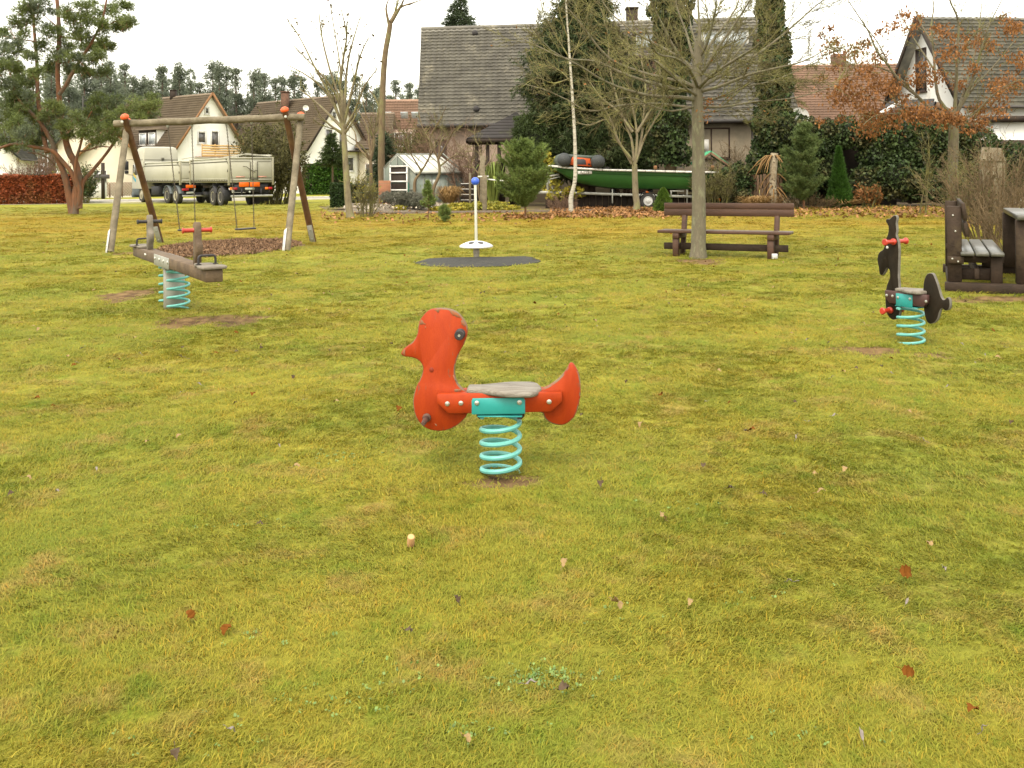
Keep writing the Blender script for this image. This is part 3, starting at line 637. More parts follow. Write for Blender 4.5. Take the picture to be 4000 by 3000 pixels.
# ------------------------------------------------------------------ the seesaw on two springs
def seesaw():
    far=Z(545,962,0.56); near=Z(838,1053,0.56); o=G(690,1192)
    d=np.array(near-far); L=np.linalg.norm(d); d/=L; nn=np.array([-d[1],d[0],0]); 
    if nn[0]<0: nn=-nn            # to the right
    up=np.array([0,0,1.0]); mid=np.array((far+near)/2); T=thing('spring_seesaw','weathered brown wooden seesaw beam on teal springs beside the swing frame','seesaw',(mid[0],mid[1],0))
    R3=np.array([d,nn,up]).T
    mb=MB(); mb.bbox(mid+up*(-0.055),(L,0.145,0.11),R3,0.006); bm=mb.build('beam',MSEES,T)
    lf=-nn  # side facing the camera-left
    mb=MB(); mb.bbox(mid-d*0.12-up*0.06+lf*0.0755,(0.72,0.006,0.115),R3,0.001); mb.build('side_plate',MGALV,T)
    mb=MB(); mb.bbox(mid-d*0.12-up*0.06-lf*0.0755,(0.72,0.006,0.115),R3,0.001); mb.build('side_plate',MGALV,T)
    for k in(-.42,-.2,0.0,0.2): bolt(T,mid+d*(k+0.0)-up*0.045+lf*0.079,lf,0.016)
    for k in(-1.0,-.95): bolt(T,mid+d*k-up*0.045+lf*0.073,lf,0.013)
    # seats : boards at both ends with a waist
    for s in(1,-1):
        for k,(a,l,w) in enumerate([(L/2-0.09,0.24,0.24),(L/2-0.34,0.20,0.17)]):
            ou=[]
            for t in np.linspace(0,2*PI,24,endpoint=False):
                cx=abs(math.cos(t))**0.55*math.copysign(1,math.cos(t)); cy=abs(math.sin(t))**0.55*math.copysign(1,math.sin(t)); ou.append((s*a+cx*l/2,cy*w/2))
            mb=MB(); mb.prism(ou,mid+up*0.0145,d,up,0.026,0.006,up=nn); mb.build('seat',MSEET,T)
        # black hoop behind the rider
        a=s*(L/2-0.26); w=0.075; q=mid+d*a
        pts=[q+nn*-w+up*0.028,q+nn*-w+up*0.075]+[q+nn*(-w+0.022*(1-math.cos(t)))+up*(0.075+0.03*math.sin(t)) for t in(0.5,1.0,1.57)]+[q+nn*(w-0.022*(1-math.cos(t)))+up*(0.075+0.03*math.sin(t)) for t in(1.57,1.0,0.5)]+[q+nn*w+up*0.075,q+nn*w+up*0.028]
        mb=MB(); mb.tube(pts,0.011,8); mb.lathe([(0.026,0),(0.026,0.006)],q+nn*w+up*0.0275,12); mb.lathe([(0.026,0),(0.026,0.006)],q-nn*w+up*0.0275,12); mb.build('hoop_handle',MDARKM,T,smooth=True)
        # upright board with crossed grips
        a=s*(L/2-0.62); q=mid+d*a; hh=[(-.04,-.02),(.04,-.02),(.045,.06),(.09,.10),(.10,.17),(.085,.20),(.06,.215),(.055,.26),(.04,.35),(.02,.385),(-.005,.39),(-.03,.37),(-.035,.30),(-.03,.22),(-.035,.10)]
        mb=MB(); mb.prism([(x*(-s if s<0 else 1)*1.0,z) for x,z in hh],q,d,nn,0.06,0.006); mb.build('grip_board',MSEET if s<0 else MSEES,T)
        for e in(1,-1):
            mb=MB(); r=0.020; Lg=0.135
            mb.lathe([(r*1.15,0.031),(r,0.037),(r*.95,Lg*.5),(r,Lg-.018),(r*1.4,Lg-.012),(r*1.4,Lg-.004),(r,Lg)],q+up*0.315,14,nn*e); mb.build('grip',MREDP if s>0 else MDARKM,T,smooth=True)
    # pillar, hinge and the two springs
    c0=np.array([o.x,o.y,0]); c0=mid*np.array([1,1,0])*0.5+c0*0.5
    mb=MB(); mb.bbox(c0+up*0.19,(0.10,0.20,0.44),R3,0.006); mb.build('pillar',MGALV,T)
    mb=MB(); mb.bbox(c0+up*0.415,(0.16,0.22,0.012),R3,0.002); mb.bbox(c0+up*0.455+nn*0.06,(0.07,0.012,0.09),R3,0.002); mb.bbox(c0+up*0.455-nn*0.06,(0.07,0.012,0.09),R3,0.002); mb.tube([c0+up*0.455-nn*0.09,c0+up*0.455+nn*0.09],0.014,8); mb.build('hinge',MGALV,T)
    for s in(1,-1):
        spring(T,c0+d*s*0.20,0.106,0.0125,0.0,0.435,4.9,a0=rad(30)*s)
seesaw()

# ------------------------------------------------------------------ swing frame
def swings():
    NL,NR,FL,FR=G(430,986),G(1120,982),G(628,949),G(1224,947); ym=(NL.y+FL.y)/2
    bl=P(447,484,ym); br=P(1193,457,ym); br.y=ym-0.05
    tl=P(492,482,ym); tr=P(1150,462,ym)
    T=thing('log_swing_set','timber swing frame of round logs with orange post caps over wood chips','swing frame',((NL.x+NR.x)/2,ym,0))
    n=14; pts=[bl.lerp(br,i/n)+Vector((0,0,0.006*math.sin(i*2.1))) for i in range(n+1)]
    mb=MB(); mb.tube(pts,[0.072+0.003*math.sin(i*1.7) for i in range(n+1)],14); mb.build('crossbeam',MGREYW,T,smooth=True)
    def pole(foot,top,mat,name,ext,brk):
        foot=Vector(foot); top=Vector(top); d=(top-foot).normalized(); e=top+d*ext; n=8
        mb=MB(); mb.tube([foot.lerp(e,i/n) for i in range(n+1)],[0.066-0.004*i/n+0.001*math.sin(i*3) for i in range(n+1)],14); p=mb.build(name,mat,T,smooth=True)
        mb=MB(); mb.lathe([(0.078,-0.03),(0.082,-0.005),(0.080,0.012),(0.045,0.045),(0.0,0.055)],e,16,d); mb.build('post_cap',MORCAP,p,smooth=True)
        # ground bracket: flat steel on the outer left face
        s=(Vector((-0.8,-0.75,0)) if brk else Vector((0.1,-1,0))).normalized(); s=(s-d*s.dot(d)).normalized()
        mb=MB(); mb.bbar(foot+s*0.070-d*0.05,foot+s*0.070+d*0.44,0.10,0.008,up=tuple(s),bev=0.002); 
        for h in(0.12,0.34): mb.lathe([(0.016,0),(0.014,0.012)],foot+s*0.074+d*h,8,s)
        mb.build('ground_bracket',MWHITEB if brk else MGALV,T)
        return p
    # near posts pass behind the beam, far posts lean over it in front
    ztl=tl.z; ztr=tr.z
    pole(NL,(tl.x-0.02,ym+0.135,ztl+0.04),MGREYW,'post',0.02,1)
    pole(FL,(tl.x+0.03,ym-0.12,ztl+0.10),MBRNW,'post',0.03,0)
    pole(NR,(tr.x+0.10,ym+0.135,ztr+0.06),MGREYW,'post',0.02,1)
    pole(FR,(tr.x-0.16,ym-0.12,ztr+0.14),MBRNW,'post',0.03,0)
    for (x,z) in((tl.x,ztl),(tr.x-0.13,ztr)):
        bolt(T,(x,ym-0.19,z+0.02),(0,-1,0),0.022)
    beamz=lambda x: bl.z+(br.z-bl.z)*(x-bl.x)/(br.x-bl.x)
    for k,(tops,bots,lab) in enumerate([(((628,245),(858,235)),((742,1218),(893,1216)),'swing seat hanging on chains from the left half of the timber frame'),(((1190,230),(1432,215)),((1292,1210),(1456,1200)),'swing seat hanging on chains from the right half of the timber frame')]):
        tp=[P(400+x/2.458,400+y/2.458,ym) for x,y in tops]; yb=[ym-0.10,ym+0.06] if k==0 else [ym-0.12,ym+0.04]
        bp=[P(400+x/2.458,400+y/2.458,yy) for (x,y),yy in zip(bots,yb)]
        S=thing('swing',('black flat '+lab),'swing',((bp[0]+bp[1])/2),group='swings under the log frame')
        for a,b in zip(tp,bp):
            a=Vector((a.x,a.y,beamz(a.x)-0.075))
            mb=MB(); n=int((a-b).length/0.036); dd=(b-a)/n; dn=dd.normalized()
            for i in range(n):
                c=a+dd*(i+0.5); side=Vector((1,0,0)) if i%2 else Vector((0,1,0))
                q=[]; 
                for j in range(9):
                    t=2*PI*j/8; q.append(c+dn*(0.023*math.cos(t))+side*(0.010*math.sin(t)))
                mb.tube(q,0.0052,4,caps=False)
            ch=mb.build('chain',MCHAIN,S)
            mb=MB(); mb.bbox(a+Vector((0,0,0.01)),(0.05,0.06,0.07),None,0.006); mb.tube([a+Vector((0,-.03,-.03)),a+Vector((0,.03,-.03))],0.012,8); mb.build('hanger',MGALV,S)
        e=(bp[1]-bp[0]).normalized(); c=(bp[0]+bp[1])/2; side=Vector((-e.y,e.x,0)).normalized(); hl=(bp[1]-bp[0]).length/2+0.035
        ou=[]
        for t in np.linspace(0,2*PI,28,endpoint=False):
            cx=abs(math.cos(t))**.35*math.copysign(1,math.cos(t)); cy=abs(math.sin(t))**.35*math.copysign(1,math.sin(t)); ou.append((cx*hl,cy*0.085))
        mb=MB(); mb.prism(ou,c-Vector((0,0,0.018)),tuple(e),tuple(Vector(e).cross(side)),0.030,0.008,up=tuple(side)); mb.build('seat',MDARKM,S)
swings()

# ------------------------------------------------------------------ spinner
def spinner():
    o=G(1861,1015); T=thing('spinner_pole','slim steel spinning pole with blue ball top and pale standing disc','spinner',o)
    S=lambda py: P(1861,py,o.y).z
    zb=S(708); zd=S(620+1150/3.403); up=Vector((0,0,1)); tilt=Vector((P(1856.5,708,o.y).x-o.x,0,zb-zd)).normalized()
    top=Vector((o.x,o.y,zd))+tilt*(zb-zd)
    mb=MB(); mb.tube([Vector((o.x,o.y,zd))+tilt*(zb-zd)*t for t in np.linspace(0,1,8)],[0.026,0.0255,0.025,0.0245,0.024,0.0235,0.023,0.023],16); mb.build('pole',MINOX,T,smooth=True)
    mb=MB(); R=0.066; mb.lathe([(max(.001,R*math.sin(t)),-R*math.cos(t)) for t in np.linspace(0,PI,15)],top,24); mb.build('ball',MBLUE,T,smooth=True)
    D=0.272; mb=MB(); mb.lathe([(0.05,-0.02),(D*.9,-0.006),(D*.99,0.0),(D,0.012),(D*.985,0.026),(D*.85,0.048),(D*.6,0.078),(D*.35,0.096),(D*.12,0.102),(0.001,0.103)],(o.x,o.y,zd-0.03),40); disc=mb.build('standing_disc',MDISC,T,smooth=True)
    for a in(-62,-118,62,118):
        rr=D*.58; p=Vector((o.x+rr*math.cos(rad(a)),o.y+rr*math.sin(rad(a)),zd-0.03+0.0815)); n=Vector((math.cos(rad(a))*.22,math.sin(rad(a))*.22,1)).normalized()
        mb=MB(); mb.lathe([(0.045,-0.004),(0.045,0.003),(0.03,0.004)],p,18,n); mb.build('foot_pad',MDARKM,disc)
    mb=MB(); mb.lathe([(0.046,-0.05),(0.046,0.12),(0.052,0.125),(0.052,0.15),(0.050,0.155),(0.050,zd-0.05)],(o.x,o.y,0.0),18); mb.build('base_post',MPOSTM,T,smooth=True)
spinner()

# ------------------------------------------------------------------ park bench behind the tree
def bench():
    A=G(2500+447/3.16,750+790/3.16); B=G(2500+1615/3.16,750+830/3.16); d=np.array(B-A); d[2]=0; L=np.linalg.norm(d); d/=L; nn=np.array([d[1],-d[0],0]); up=np.array([0,0,1.0])
    if nn[1]>0: nn=-nn
    bk=-nn; org=np.array([A.x,A.y,0]); R3=np.array([d,nn,up]).T
    T=thing('park_bench','long brown wooden park bench standing behind the bare tree trunk','bench',org+d*L/2)
    def al(zx,zy,off): return PL(2500+zx/3.16,750+zy/3.16,org+bk*off,d)
    zs=al(1000,487,-0.1)[1]; 
    sl=al(212,475,-0.06)[0]; sr=al(1838,490,-0.06)[0]
    for k in range(3):
        o_=-0.06+k*0.145; mb=MB(); mb.bbox(org+d*(sl+sr)/2+bk*(o_+0.07)+up*(zs-0.022),(sr-sl,0.135,0.045),R3,0.006); mb.build('seat_plank',MBENT if k else MBENCH,T)
    bo=0.46; x0=al(300,200,bo)[0]; x1=al(1900,215,bo)[0]
    zt=al(1000,134,bo)[1]; zm=al(1000,212,bo)[1]; zb=al(1000,300,bo)[1]
    for a,b,k in((zt,zm,0.008),(zm+0.004,zb,0.0)):
        mb=MB(); mb.bbox(org+d*(x0+x1)/2+bk*(bo+k)+up*(a+b)/2,(x1-x0,0.045,abs(a-b)-0.006),R3,0.007); mb.build('back_plank',MBENCH,T)
    for a in(0.0,L):
        mb=MB(); mb.bbox(org+d*a+up*(zs-0.13)/2,(0.095,0.10,zs-0.13),R3,0.006); mb.build('front_leg',MBENCH,T)
        mb=MB(); mb.bbox(org+d*(a+0.01)+bk*0.16+up*(zs-0.09),(0.105,0.46,0.085),R3,0.006); mb.build('cross_block',MBENCH,T)
        mb=MB(); mb.bbar(org+d*(a+0.015)+bk*0.32+up*-0.02,org+d*(a+0.015)+bk*(bo+0.065)+up*(zt-0.03),0.075,0.09,up=tuple(bk),bev=0.006); mb.build('rear_post',MBENCH,T)
    z=al(1000,680,0.09)[1]; a0=al(298,670,0.09)[0]; a1=al(1828,690,0.09)[0]
    mb=MB(); mb.bbox(org+d*(a0+a1)/2+bk*0.10+up*z,(a1-a0,0.05,0.11),R3,0.006); mb.build('stretcher',MPICW,T)
    # white scrap by the right leg
    p=G(2500+1662/3.16,750+838/3.16); mb=MB(); mb.bbox(p+Vector((0,0,0.055)),(0.085,0.05,0.085),None,0.006); o2=mb.build('paper_scrap',MWHITEB,loc=tuple(p)); tag(o2,'small white block lying against the right front leg of the bench','litter')
bench()

# ------------------------------------------------------------------ bench and table set at the right edge
def picnic():
    o=G(3702,1137); az=rad(24.0); u=np.array([math.sin(az),math.cos(az),0]); w=np.array([u[1],-u[0],0]); up=np.array([0,0,1.0]); org=np.array([o.x,o.y,0]); R3=np.array([w,u,up]).T
    def Wd(x,y,z): return org+w*x+u*y+up*z
    D=2.1
    T=thing('picnic_bench','dark timber bench with high backrest at the right edge of the lawn','bench',Wd(0.4,1,0))
    mt=MPICW
    for y in(0.0,D):
        mb=MB(); mb.bbox(Wd(0.075,y+0.05,0.535),(0.15,0.09,0.86),R3,0.008); mb.build('back_post',mt,T)
        mb=MB(); mb.bbox(Wd(0.50,y+0.05,0.245),(0.12,0.09,0.30),R3,0.008); mb.build('leg',mt,T)
        mb=MB(); mb.bbox(Wd(0.30,y+0.11,0.365),(0.56,0.05,0.09),R3,0.006); mb.build('seat_bearer',mt,T)
        mb=MB(); mb.bbox(Wd(0.085,y-0.02,0.355),(0.17,0.04,0.08),R3,0.006); mb.build('cleat',mt,T)
    for k in range(3):
        x=0.205+k*0.15; mb=MB(); mb.bbox(Wd(x,D/2,0.43),(0.138,D+0.18,0.045),R3,0.008); mb.build('seat_plank',MPICT,T)
    mb=MB(); mb.bbar(Wd(0.175,-0.03,0.90),Wd(0.175,D+0.10,0.90),0.04,0.20,up=(w[0]*-.12,w[1]*-.12,1),bev=0.006); mb.build('back_plank',MPICW,T)
    mb=MB(); mb.bbar(Wd(0.195,-0.03,0.70),Wd(0.195,D+0.10,0.70),0.04,0.16,up=(w[0]*-.12,w[1]*-.12,1),bev=0.006); mb.build('back_plank',MPICW,T)
    mb=MB(); mb.bbox(Wd(0.30,D/2,0.20),(0.05,D,0.12),R3,0.006); mb.build('stretcher',mt,T)
    mb=MB(); mb.bbox(Wd(0.31,0.12,0.19),(0.5,0.05,0.13),R3,0.006); mb.build('stretcher',mt,T)
    for x,z,e in((0.06,.86,0),(0.085,.68,0),(0.05,.37,1),(0.11,.34,1)):
        bolt(T,Wd(x,0.003 if e==0 else -0.042,z),-u,0.008)
    B=thing('sleeper_plinth','dark timber ground frame carrying the bench and table','ground frame',Wd(1.0,0,0))
    for y in(-0.03,D+0.15):
        mb=MB(); mb.bbox(Wd(1.0,y,0.045),(2.06,0.12,0.12),R3,0.008); mb.build('sleeper',mt,B)
    for xx in(0.06,2.0):
        mb=MB(); mb.bbox(Wd(xx,D/2+0.06,0.04),(0.12,D-0.02,0.10),R3,0.008); mb.build('sleeper',mt,B)
    Q=thing('picnic_table','dark timber picnic table cut off by the right edge of the picture','table',Wd(1.0,1,0))
    for k in range(3):
        mb=MB(); mb.bbox(Wd(0.80+k*0.21,D/2,0.845),(0.20,D+0.18,0.06),R3,0.008); mb.build('top_plank',MPICT,Q)
    for y in(0.0,D):
        for xx in(0.765,1.30):
            mb=MB(); mb.bbox(Wd(xx,y+0.05,0.46),(0.15,0.12,0.71),R3,0.008); mb.build('leg',mt,Q)
        mb=MB(); mb.bbox(Wd(1.03,y+0.135,0.77),(0.62,0.05,0.09),R3,0.006); mb.build('top_bearer',mt,Q)
    mb=MB(); mb.bbox(Wd(1.03,D/2,0.22),(0.07,D-.1,0.12),R3,0.006); mb.build('stretcher',mt,Q)
picnic()
# ------------------------------------------------------------------ trees
def bark(name,c1,c2,c3=None,**k):
    return M(name,c1,c2,rough=.9,scale=k.get('scale',9),stretch=k.get('st',(1,1,.35)),detail=7,bump=.6,bscale=k.get('bs',30),c3=c3,s3=k.get('s3',4),t3=(.5,.62))
MB_MAIN=bark('bark_lichen',(0.155,0.135,0.09),(0.075,0.063,0.042),(0.17,0.165,0.10),s3=9)
MB_TWIG=M('twig_olive',(0.125,0.108,0.045),(0.065,0.052,0.028),scale=3,rough=.9,c3=(0.19,0.18,0.06),s3=2.5,t3=(.45,.6))
MB_OAK=bark('bark_oak',(0.15,0.13,0.085),(0.09,0.075,0.05),(0.13,0.13,0.06))
MB_YNG=bark('bark_young',(0.19,0.16,0.10),(0.11,0.09,0.055),(0.19,0.18,0.08),s3=4)
MB_ORG=bark('bark_orange_brown',(0.15,0.11,0.06),(0.10,0.07,0.04),(0.15,0.14,0.06),s3=2)
MB_PINE=bark('bark_pine',(0.17,0.075,0.035),(0.09,0.05,0.03),(0.11,0.085,0.06),s3=1.3,scale=5)
MB_BIR=M('birch_bark',(0.42,0.40,0.33),(0.30,0.27,0.21),scale=5,stretch=(.6,.6,5),rough=.7,c3=(0.045,0.035,0.025),s3=4.5,t3=(.56,.62))
MB_FAR=M('bark_far',(0.11,0.075,0.05),(0.07,0.05,0.04),scale=3)
def gleaf(name,c1,c2,sc=1.2,isl=.4,c3=None,trans=.25,**k): return M(name,c1,c2,rough=.6,scale=sc,island=isl,spec=.25,c3=c3,s3=k.get('s3',.9),t3=k.get('t3',(.5,.6)),trans=trans)
MN_PINE=gleaf('needles_pine',(0.115,0.15,0.045),(0.165,0.195,0.06),c3=(0.12,0.145,0.09),s3=.6)
MN_YPINE=gleaf('needles_young_pine',(0.165,0.215,0.055),(0.11,0.16,0.04),sc=2)
MN_FAR=gleaf('needles_far',(0.035,0.055,0.028),(0.055,0.075,0.035),sc=.3)
MN_FARB=gleaf('needles_forest',(0.13,0.155,0.11),(0.175,0.20,0.135),sc=.15)  # distant haze is put into the colour: paler, greyer needles
MN_SPR=gleaf('needles_dark_spruce',(0.055,0.075,0.024),(0.034,0.052,0.018),sc=1.0,c3=(0.11,0.09,0.038),s3=.7,t3=(.54,.66))
MN_YEW=gleaf('needles_yew',(0.055,0.08,0.02),(0.032,0.05,0.014),sc=1.0)
ML_OAK=gleaf('oak_dead_leaves',(0.27,0.125,0.040),(0.17,0.075,0.028),sc=2,isl=.5,trans=.4)
ML_IVY=gleaf('ivy_leaves',(0.028,0.050,0.015),(0.050,0.075,0.022),sc=1.5,isl=.7,c3=(0.065,0.060,0.022),s3=.7)
ML_BEECH=gleaf('beech_hedge_leaves',(0.26,0.065,0.02),(0.16,0.042,0.016),sc=1.0,isl=.5,c3=(0.20,0.075,0.025),s3=.7)
ML_HEDG=gleaf('bright_hedge_leaves',(0.065,0.14,0.015),(0.035,0.085,0.012),sc=1.4,isl=.5)
ML_DHED=gleaf('dark_hedge_leaves',(0.022,0.045,0.012),(0.035,0.06,0.014),sc=2,isl=.5)
ML_YEL=gleaf('yellow_leaves',(0.34,0.27,0.03),(0.16,0.17,0.025),sc=2,isl=.4)
ML_BRI=gleaf('bright_dwarf_needles',(0.10,0.16,0.018),(0.06,0.115,0.015),sc=3)
ML_CYP=gleaf('cypress_green',(0.05,0.125,0.015),(0.035,0.08,0.013),sc=2)
ML_SHR=gleaf('olive_shrub_leaves',(0.085,0.08,0.025),(0.05,0.05,0.018),sc=1,isl=.5)
ML_DRY=gleaf('dry_blades',(0.34,0.22,0.085),(0.22,0.13,0.05),sc=2)
ML_CORN=gleaf('corn_blades',(0.20,0.24,0.05),(0.12,0.16,0.035),sc=2)
ML_GRY=gleaf('grey_herb',(0.15,0.145,0.11),(0.10,0.105,0.075),sc=2)
M_CORE=M('hedge_shade',(0.018,0.022,0.010),(0.012,0.015,0.008),rough=1)  # near-black colour stands in for the shade inside foliage

class Segs:
    def __init__(s): s.a=[];s.b=[];s.ra=[];s.rb=[];s.tips=[]
    def add(s,p,q,ra,rb): s.a.append(p);s.b.append(q);s.ra.append(ra);s.rb.append(rb)
    def to(s,mb,seg=3):
        if s.a: mb.sticks(s.a,s.b,s.ra,s.rb,seg)
def perp(d,rg):
    v=np.cross(d,rg.normal(size=3)); return nrm(v)
def grow(S,p,d,L,r,lvl,Pm,rg):
    n=Pm['n'][lvl]; st=L/n; d=nrm(d); ml=len(Pm['n'])-1; r1=r*Pm.get('tip',.35); up=Pm['up'][lvl]
    for i in range(n):
        d=nrm(d+rg.normal(size=3)*Pm['wig'][lvl]+np.array([0,0,up]))
        q=p+d*st; ra=r+(r1-r)*i/n; rb=r+(r1-r)*(i+1)/n; S.add(p,q,ra,rb)
        if lvl<ml and i>=Pm['start'][lvl]:
            for k in range(Pm['kids'][lvl]):
                a=rg.uniform(.5,1.1)*Pm['ang'][lvl]; cd=nrm(d*math.cos(a)+perp(d,rg)*math.sin(a))
                if Pm.get('noback') and cd[2]<-0.25: cd[2]*=-.5
                grow(S,p+(q-p)*rg.uniform(0,1),cd,L*Pm['ratio'][lvl]*rg.uniform(.6,1.15)*(1-.5*i/n),max(rb*Pm.get('rr',.6),Pm['rmin']),lvl+1,Pm,rg)
        p=q
    S.tips.append(tuple(p))
def smooth_poly(pts,k=4):
    pts=[np.array(tuple(p),float) for p in pts]
    if len(pts)<3: 
        return [pts[0]+(pts[1]-pts[0])*t for t in np.linspace(0,1,k+1)]
    out=[]
    for i in range(len(pts)-1):
        p0=pts[max(0,i-1)];p1=pts[i];p2=pts[i+1];p3=pts[min(len(pts)-1,i+2)]
        for t in np.linspace(0,1,k,endpoint=False):
            out.append(0.5*((2*p1)+(-p0+p2)*t+(2*p0-5*p1+4*p2-p3)*t*t+(-p0+3*p1-3*p2+p3)*t**3))
    out.append(pts[-1]); return out
def limb(mb,poly,r0,r1,seg=8,k=4,flare=0,noise=0.04,rg=RNG):
    pts=smooth_poly(poly,k); n=len(pts)
    rs=[(r0+(r1-r0)*(i/(n-1))**.8)*(1+rg.normal()*noise)+(flare*max(0,1-i/2.0) if flare else 0) for i in range(n)]
    mb.tube(pts,rs,seg); return pts,rs
def twigs_on(S,pts,rs,per_m,L,Pm,rg,t0=0.1,ang=.9,lvl=0,rf=.5,up=0):
    pts=[np.array(p,float) for p in pts]; n=len(pts)
    for i in range(n-1):
        if i/(n-1)<t0: continue
        seg=pts[i+1]-pts[i]; l=np.linalg.norm(seg); d=seg/(l+1e-9); c=rg.poisson(per_m*l)
        for k in range(c):
            a=ang*rg.uniform(.6,1.3); cd=nrm(d*math.cos(a)+perp(d,rg)*math.sin(a)+np.array([0,0,up]))
            grow(S,pts[i]+seg*rg.uniform(),cd,L*rg.uniform(.5,1.2)*(1-.45*i/n),max(rs[i]*rf,Pm['rmin']),lvl,Pm,rg)
PX=lambda pts,Y,org=(0,0),s=1.0,dy=0.0: [P(org[0]+x/s,org[1]+y/s,Y+dy*i/(max(1,len(pts)-1))) for i,(x,y) in enumerate(pts)]

# ---- the bare tree in front of the bench
def main_tree():
    rg=np.random.default_rng(21); o=G(2727,1008); Y=o.y; O=(2000,0); s=1.843
    T=thing('bare_tree','large bare tree with spreading lichened branches in front of the long bench','tree',o)
    mb=MB(); f=lambda pts,dy=0: PX(pts,Y,O,s,dy)
    tr=[tuple(o-Vector((0,0,.06)))]+[tuple(q) for q in f([(1343,1700),(1345,1500),(1343,1300),(1342,1100),(1338,900),(1335,760),(1332,640),(1335,520),(1340,400),(1350,300)])]
    limb(mb,tr,0.128,0.075,12,3,flare=.035,noise=.015,rg=rg)
    limb(mb,[tr[5]]+f([(1320,760),(1355,680),(1375,600),(1420,520)],.3),0.03,0.05,8,rg=rg)
    limbs=[
      ([(1330,640),(1250,600),(1090,560),(900,510),(700,420),(560,260),(480,150),(400,60)],-.5,.050),
      ([(1332,660),(1180,640),(980,590),(780,520),(600,440),(380,420),(180,330),(60,270)],.8,.048),
      ([(1330,720),(1200,700),(1000,690),(800,640),(640,570),(480,470),(280,360),(150,200)],-1.6,.046),
      ([(1330,780),(1180,760),(1000,745),(780,760),(560,800),(400,720),(220,640),(60,600)],.6,.032),
      ([(1330,760),(1150,800),(1000,760),(850,700),(700,740)],-1.2,.026),
      ([(1335,600),(1260,480),(1160,330),(1080,170),(1010,30),(980,-60)],-.6,.045),
      ([(1335,540),(1230,430),(1060,330),(880,230),(700,80),(620,-60)],1.3,.044),
      ([(1338,500),(1290,360),(1250,220),(1190,60),(1170,-80)],.8,.042),
      ([(1345,380),(1350,240),(1345,120),(1340,0),(1350,-120)],.2,.050),
      ([(1345,420),(1400,320),(1440,180),(1470,40),(1460,-80)],-.8,.045),
      ([(1345,450),(1420,330),(1530,180),(1610,60),(1650,-60)],.8,.045),
      ([(1340,560),(1400,480),(1480,350),(1600,180),(1690,40),(1750,-60)],-1.0,.046),
      ([(1340,600),(1420,560),(1540,480),(1680,300),(1760,180),(1745,60)],1.4,.044),
      ([(1340,640),(1460,570),(1640,470),(1850,330),(2020,190),(2190,40),(2300,-40)],.2,.048),
      ([(1345,660),(1500,620),(1700,540),(1900,490),(2100,440),(2300,330)],-1.3,.042),
      ([(1345,720),(1500,700),(1700,620),(1850,590),(2050,510),(2280,380)],1.2,.036),
      ([(1345,760),(1500,770),(1700,740),(1900,720),(2100,690),(2350,600)],-.4,.032),
      ([(1345,820),(1450,800),(1600,790),(1750,840),(1900,880)],.9,.020),
      ([(1335,620),(1300,500),(1330,350),(1290,200),(1270,60)],2.2,.04),
      ([(1335,620),(1360,520),(1500,400),(1560,260),(1640,120)],2.4,.04),
      ([(1335,640),(1200,560),(1050,450),(900,380),(760,250)],2.4,.04),
      ([(1340,640),(1280,500),(1180,420),(1040,380),(960,200)],-2.4,.04),
      ([(1340,640),(1440,540),(1620,420),(1800,300),(1900,100)],-2.4,.04),
      ([(1335,690),(1260,640),(1120,520),(1000,420),(820,330)],-2.0,.035),
    ]
    S=Segs(); Pm=dict(n=[7,4,3],wig=[.09,.14,.2],up=[.03,.02,0.0],start=[1,0],kids=[1,2],ang=[.8,.9],ratio=[.50,.5],rmin=.0038,rr=.6,tip=.4)
    lm=mb; P2=dict(n=[9,5,3],wig=[.08,.12,.2],up=[.02,.02,0.0],start=[1,1],kids=[2,1],ang=[.7,.9],ratio=[.42,.5],rmin=.0036,rr=.6,tip=.3)
    for L,dy,r in limbs:
        r*=.78; pts,rs=limb(lm,f(L,dy),r,r*.2,7,3,noise=.03,rg=rg)
        twigs_on(S,pts,rs,2.4,1.55,P2,rg,t0=.12,ang=.6,rf=.45,up=.12)
        twigs_on(S,pts,rs,3.2,0.65,Pm,rg,t0=.10,ang=.75,rf=.38,up=.05)
    mb.build('trunk',MB_MAIN,T,smooth=True)
    c=MB(); S.to(c,3)
    # buds and a few caught leaves
    tips=np.array(S.tips); c.build('crown',MB_TWIG,T)
    m=MB(); pick=tips[rg.choice(len(tips),90,replace=False)]; m.cards(pick,.05,.6,rng=rg)
    extra=[P(2000+x/s,y/s,Y+rg.normal()*.4) for x,y in ((1400,700),(1440,720),(1500,690),(1550,700),(1390,790),(1420,800),(1360,830),(1400,840),(1460,760),(1380,730),(1410,770),(1440,800))]
    m.cards(np.array([tuple(p+Vector(rg.normal(size=3)*.06)) for p in extra for _ in range(7)]),.055,.6,rng=rg)
    m.build('caught_leaves',ML_OAK,T); print('main tree twigs',len(S.a))
main_tree()

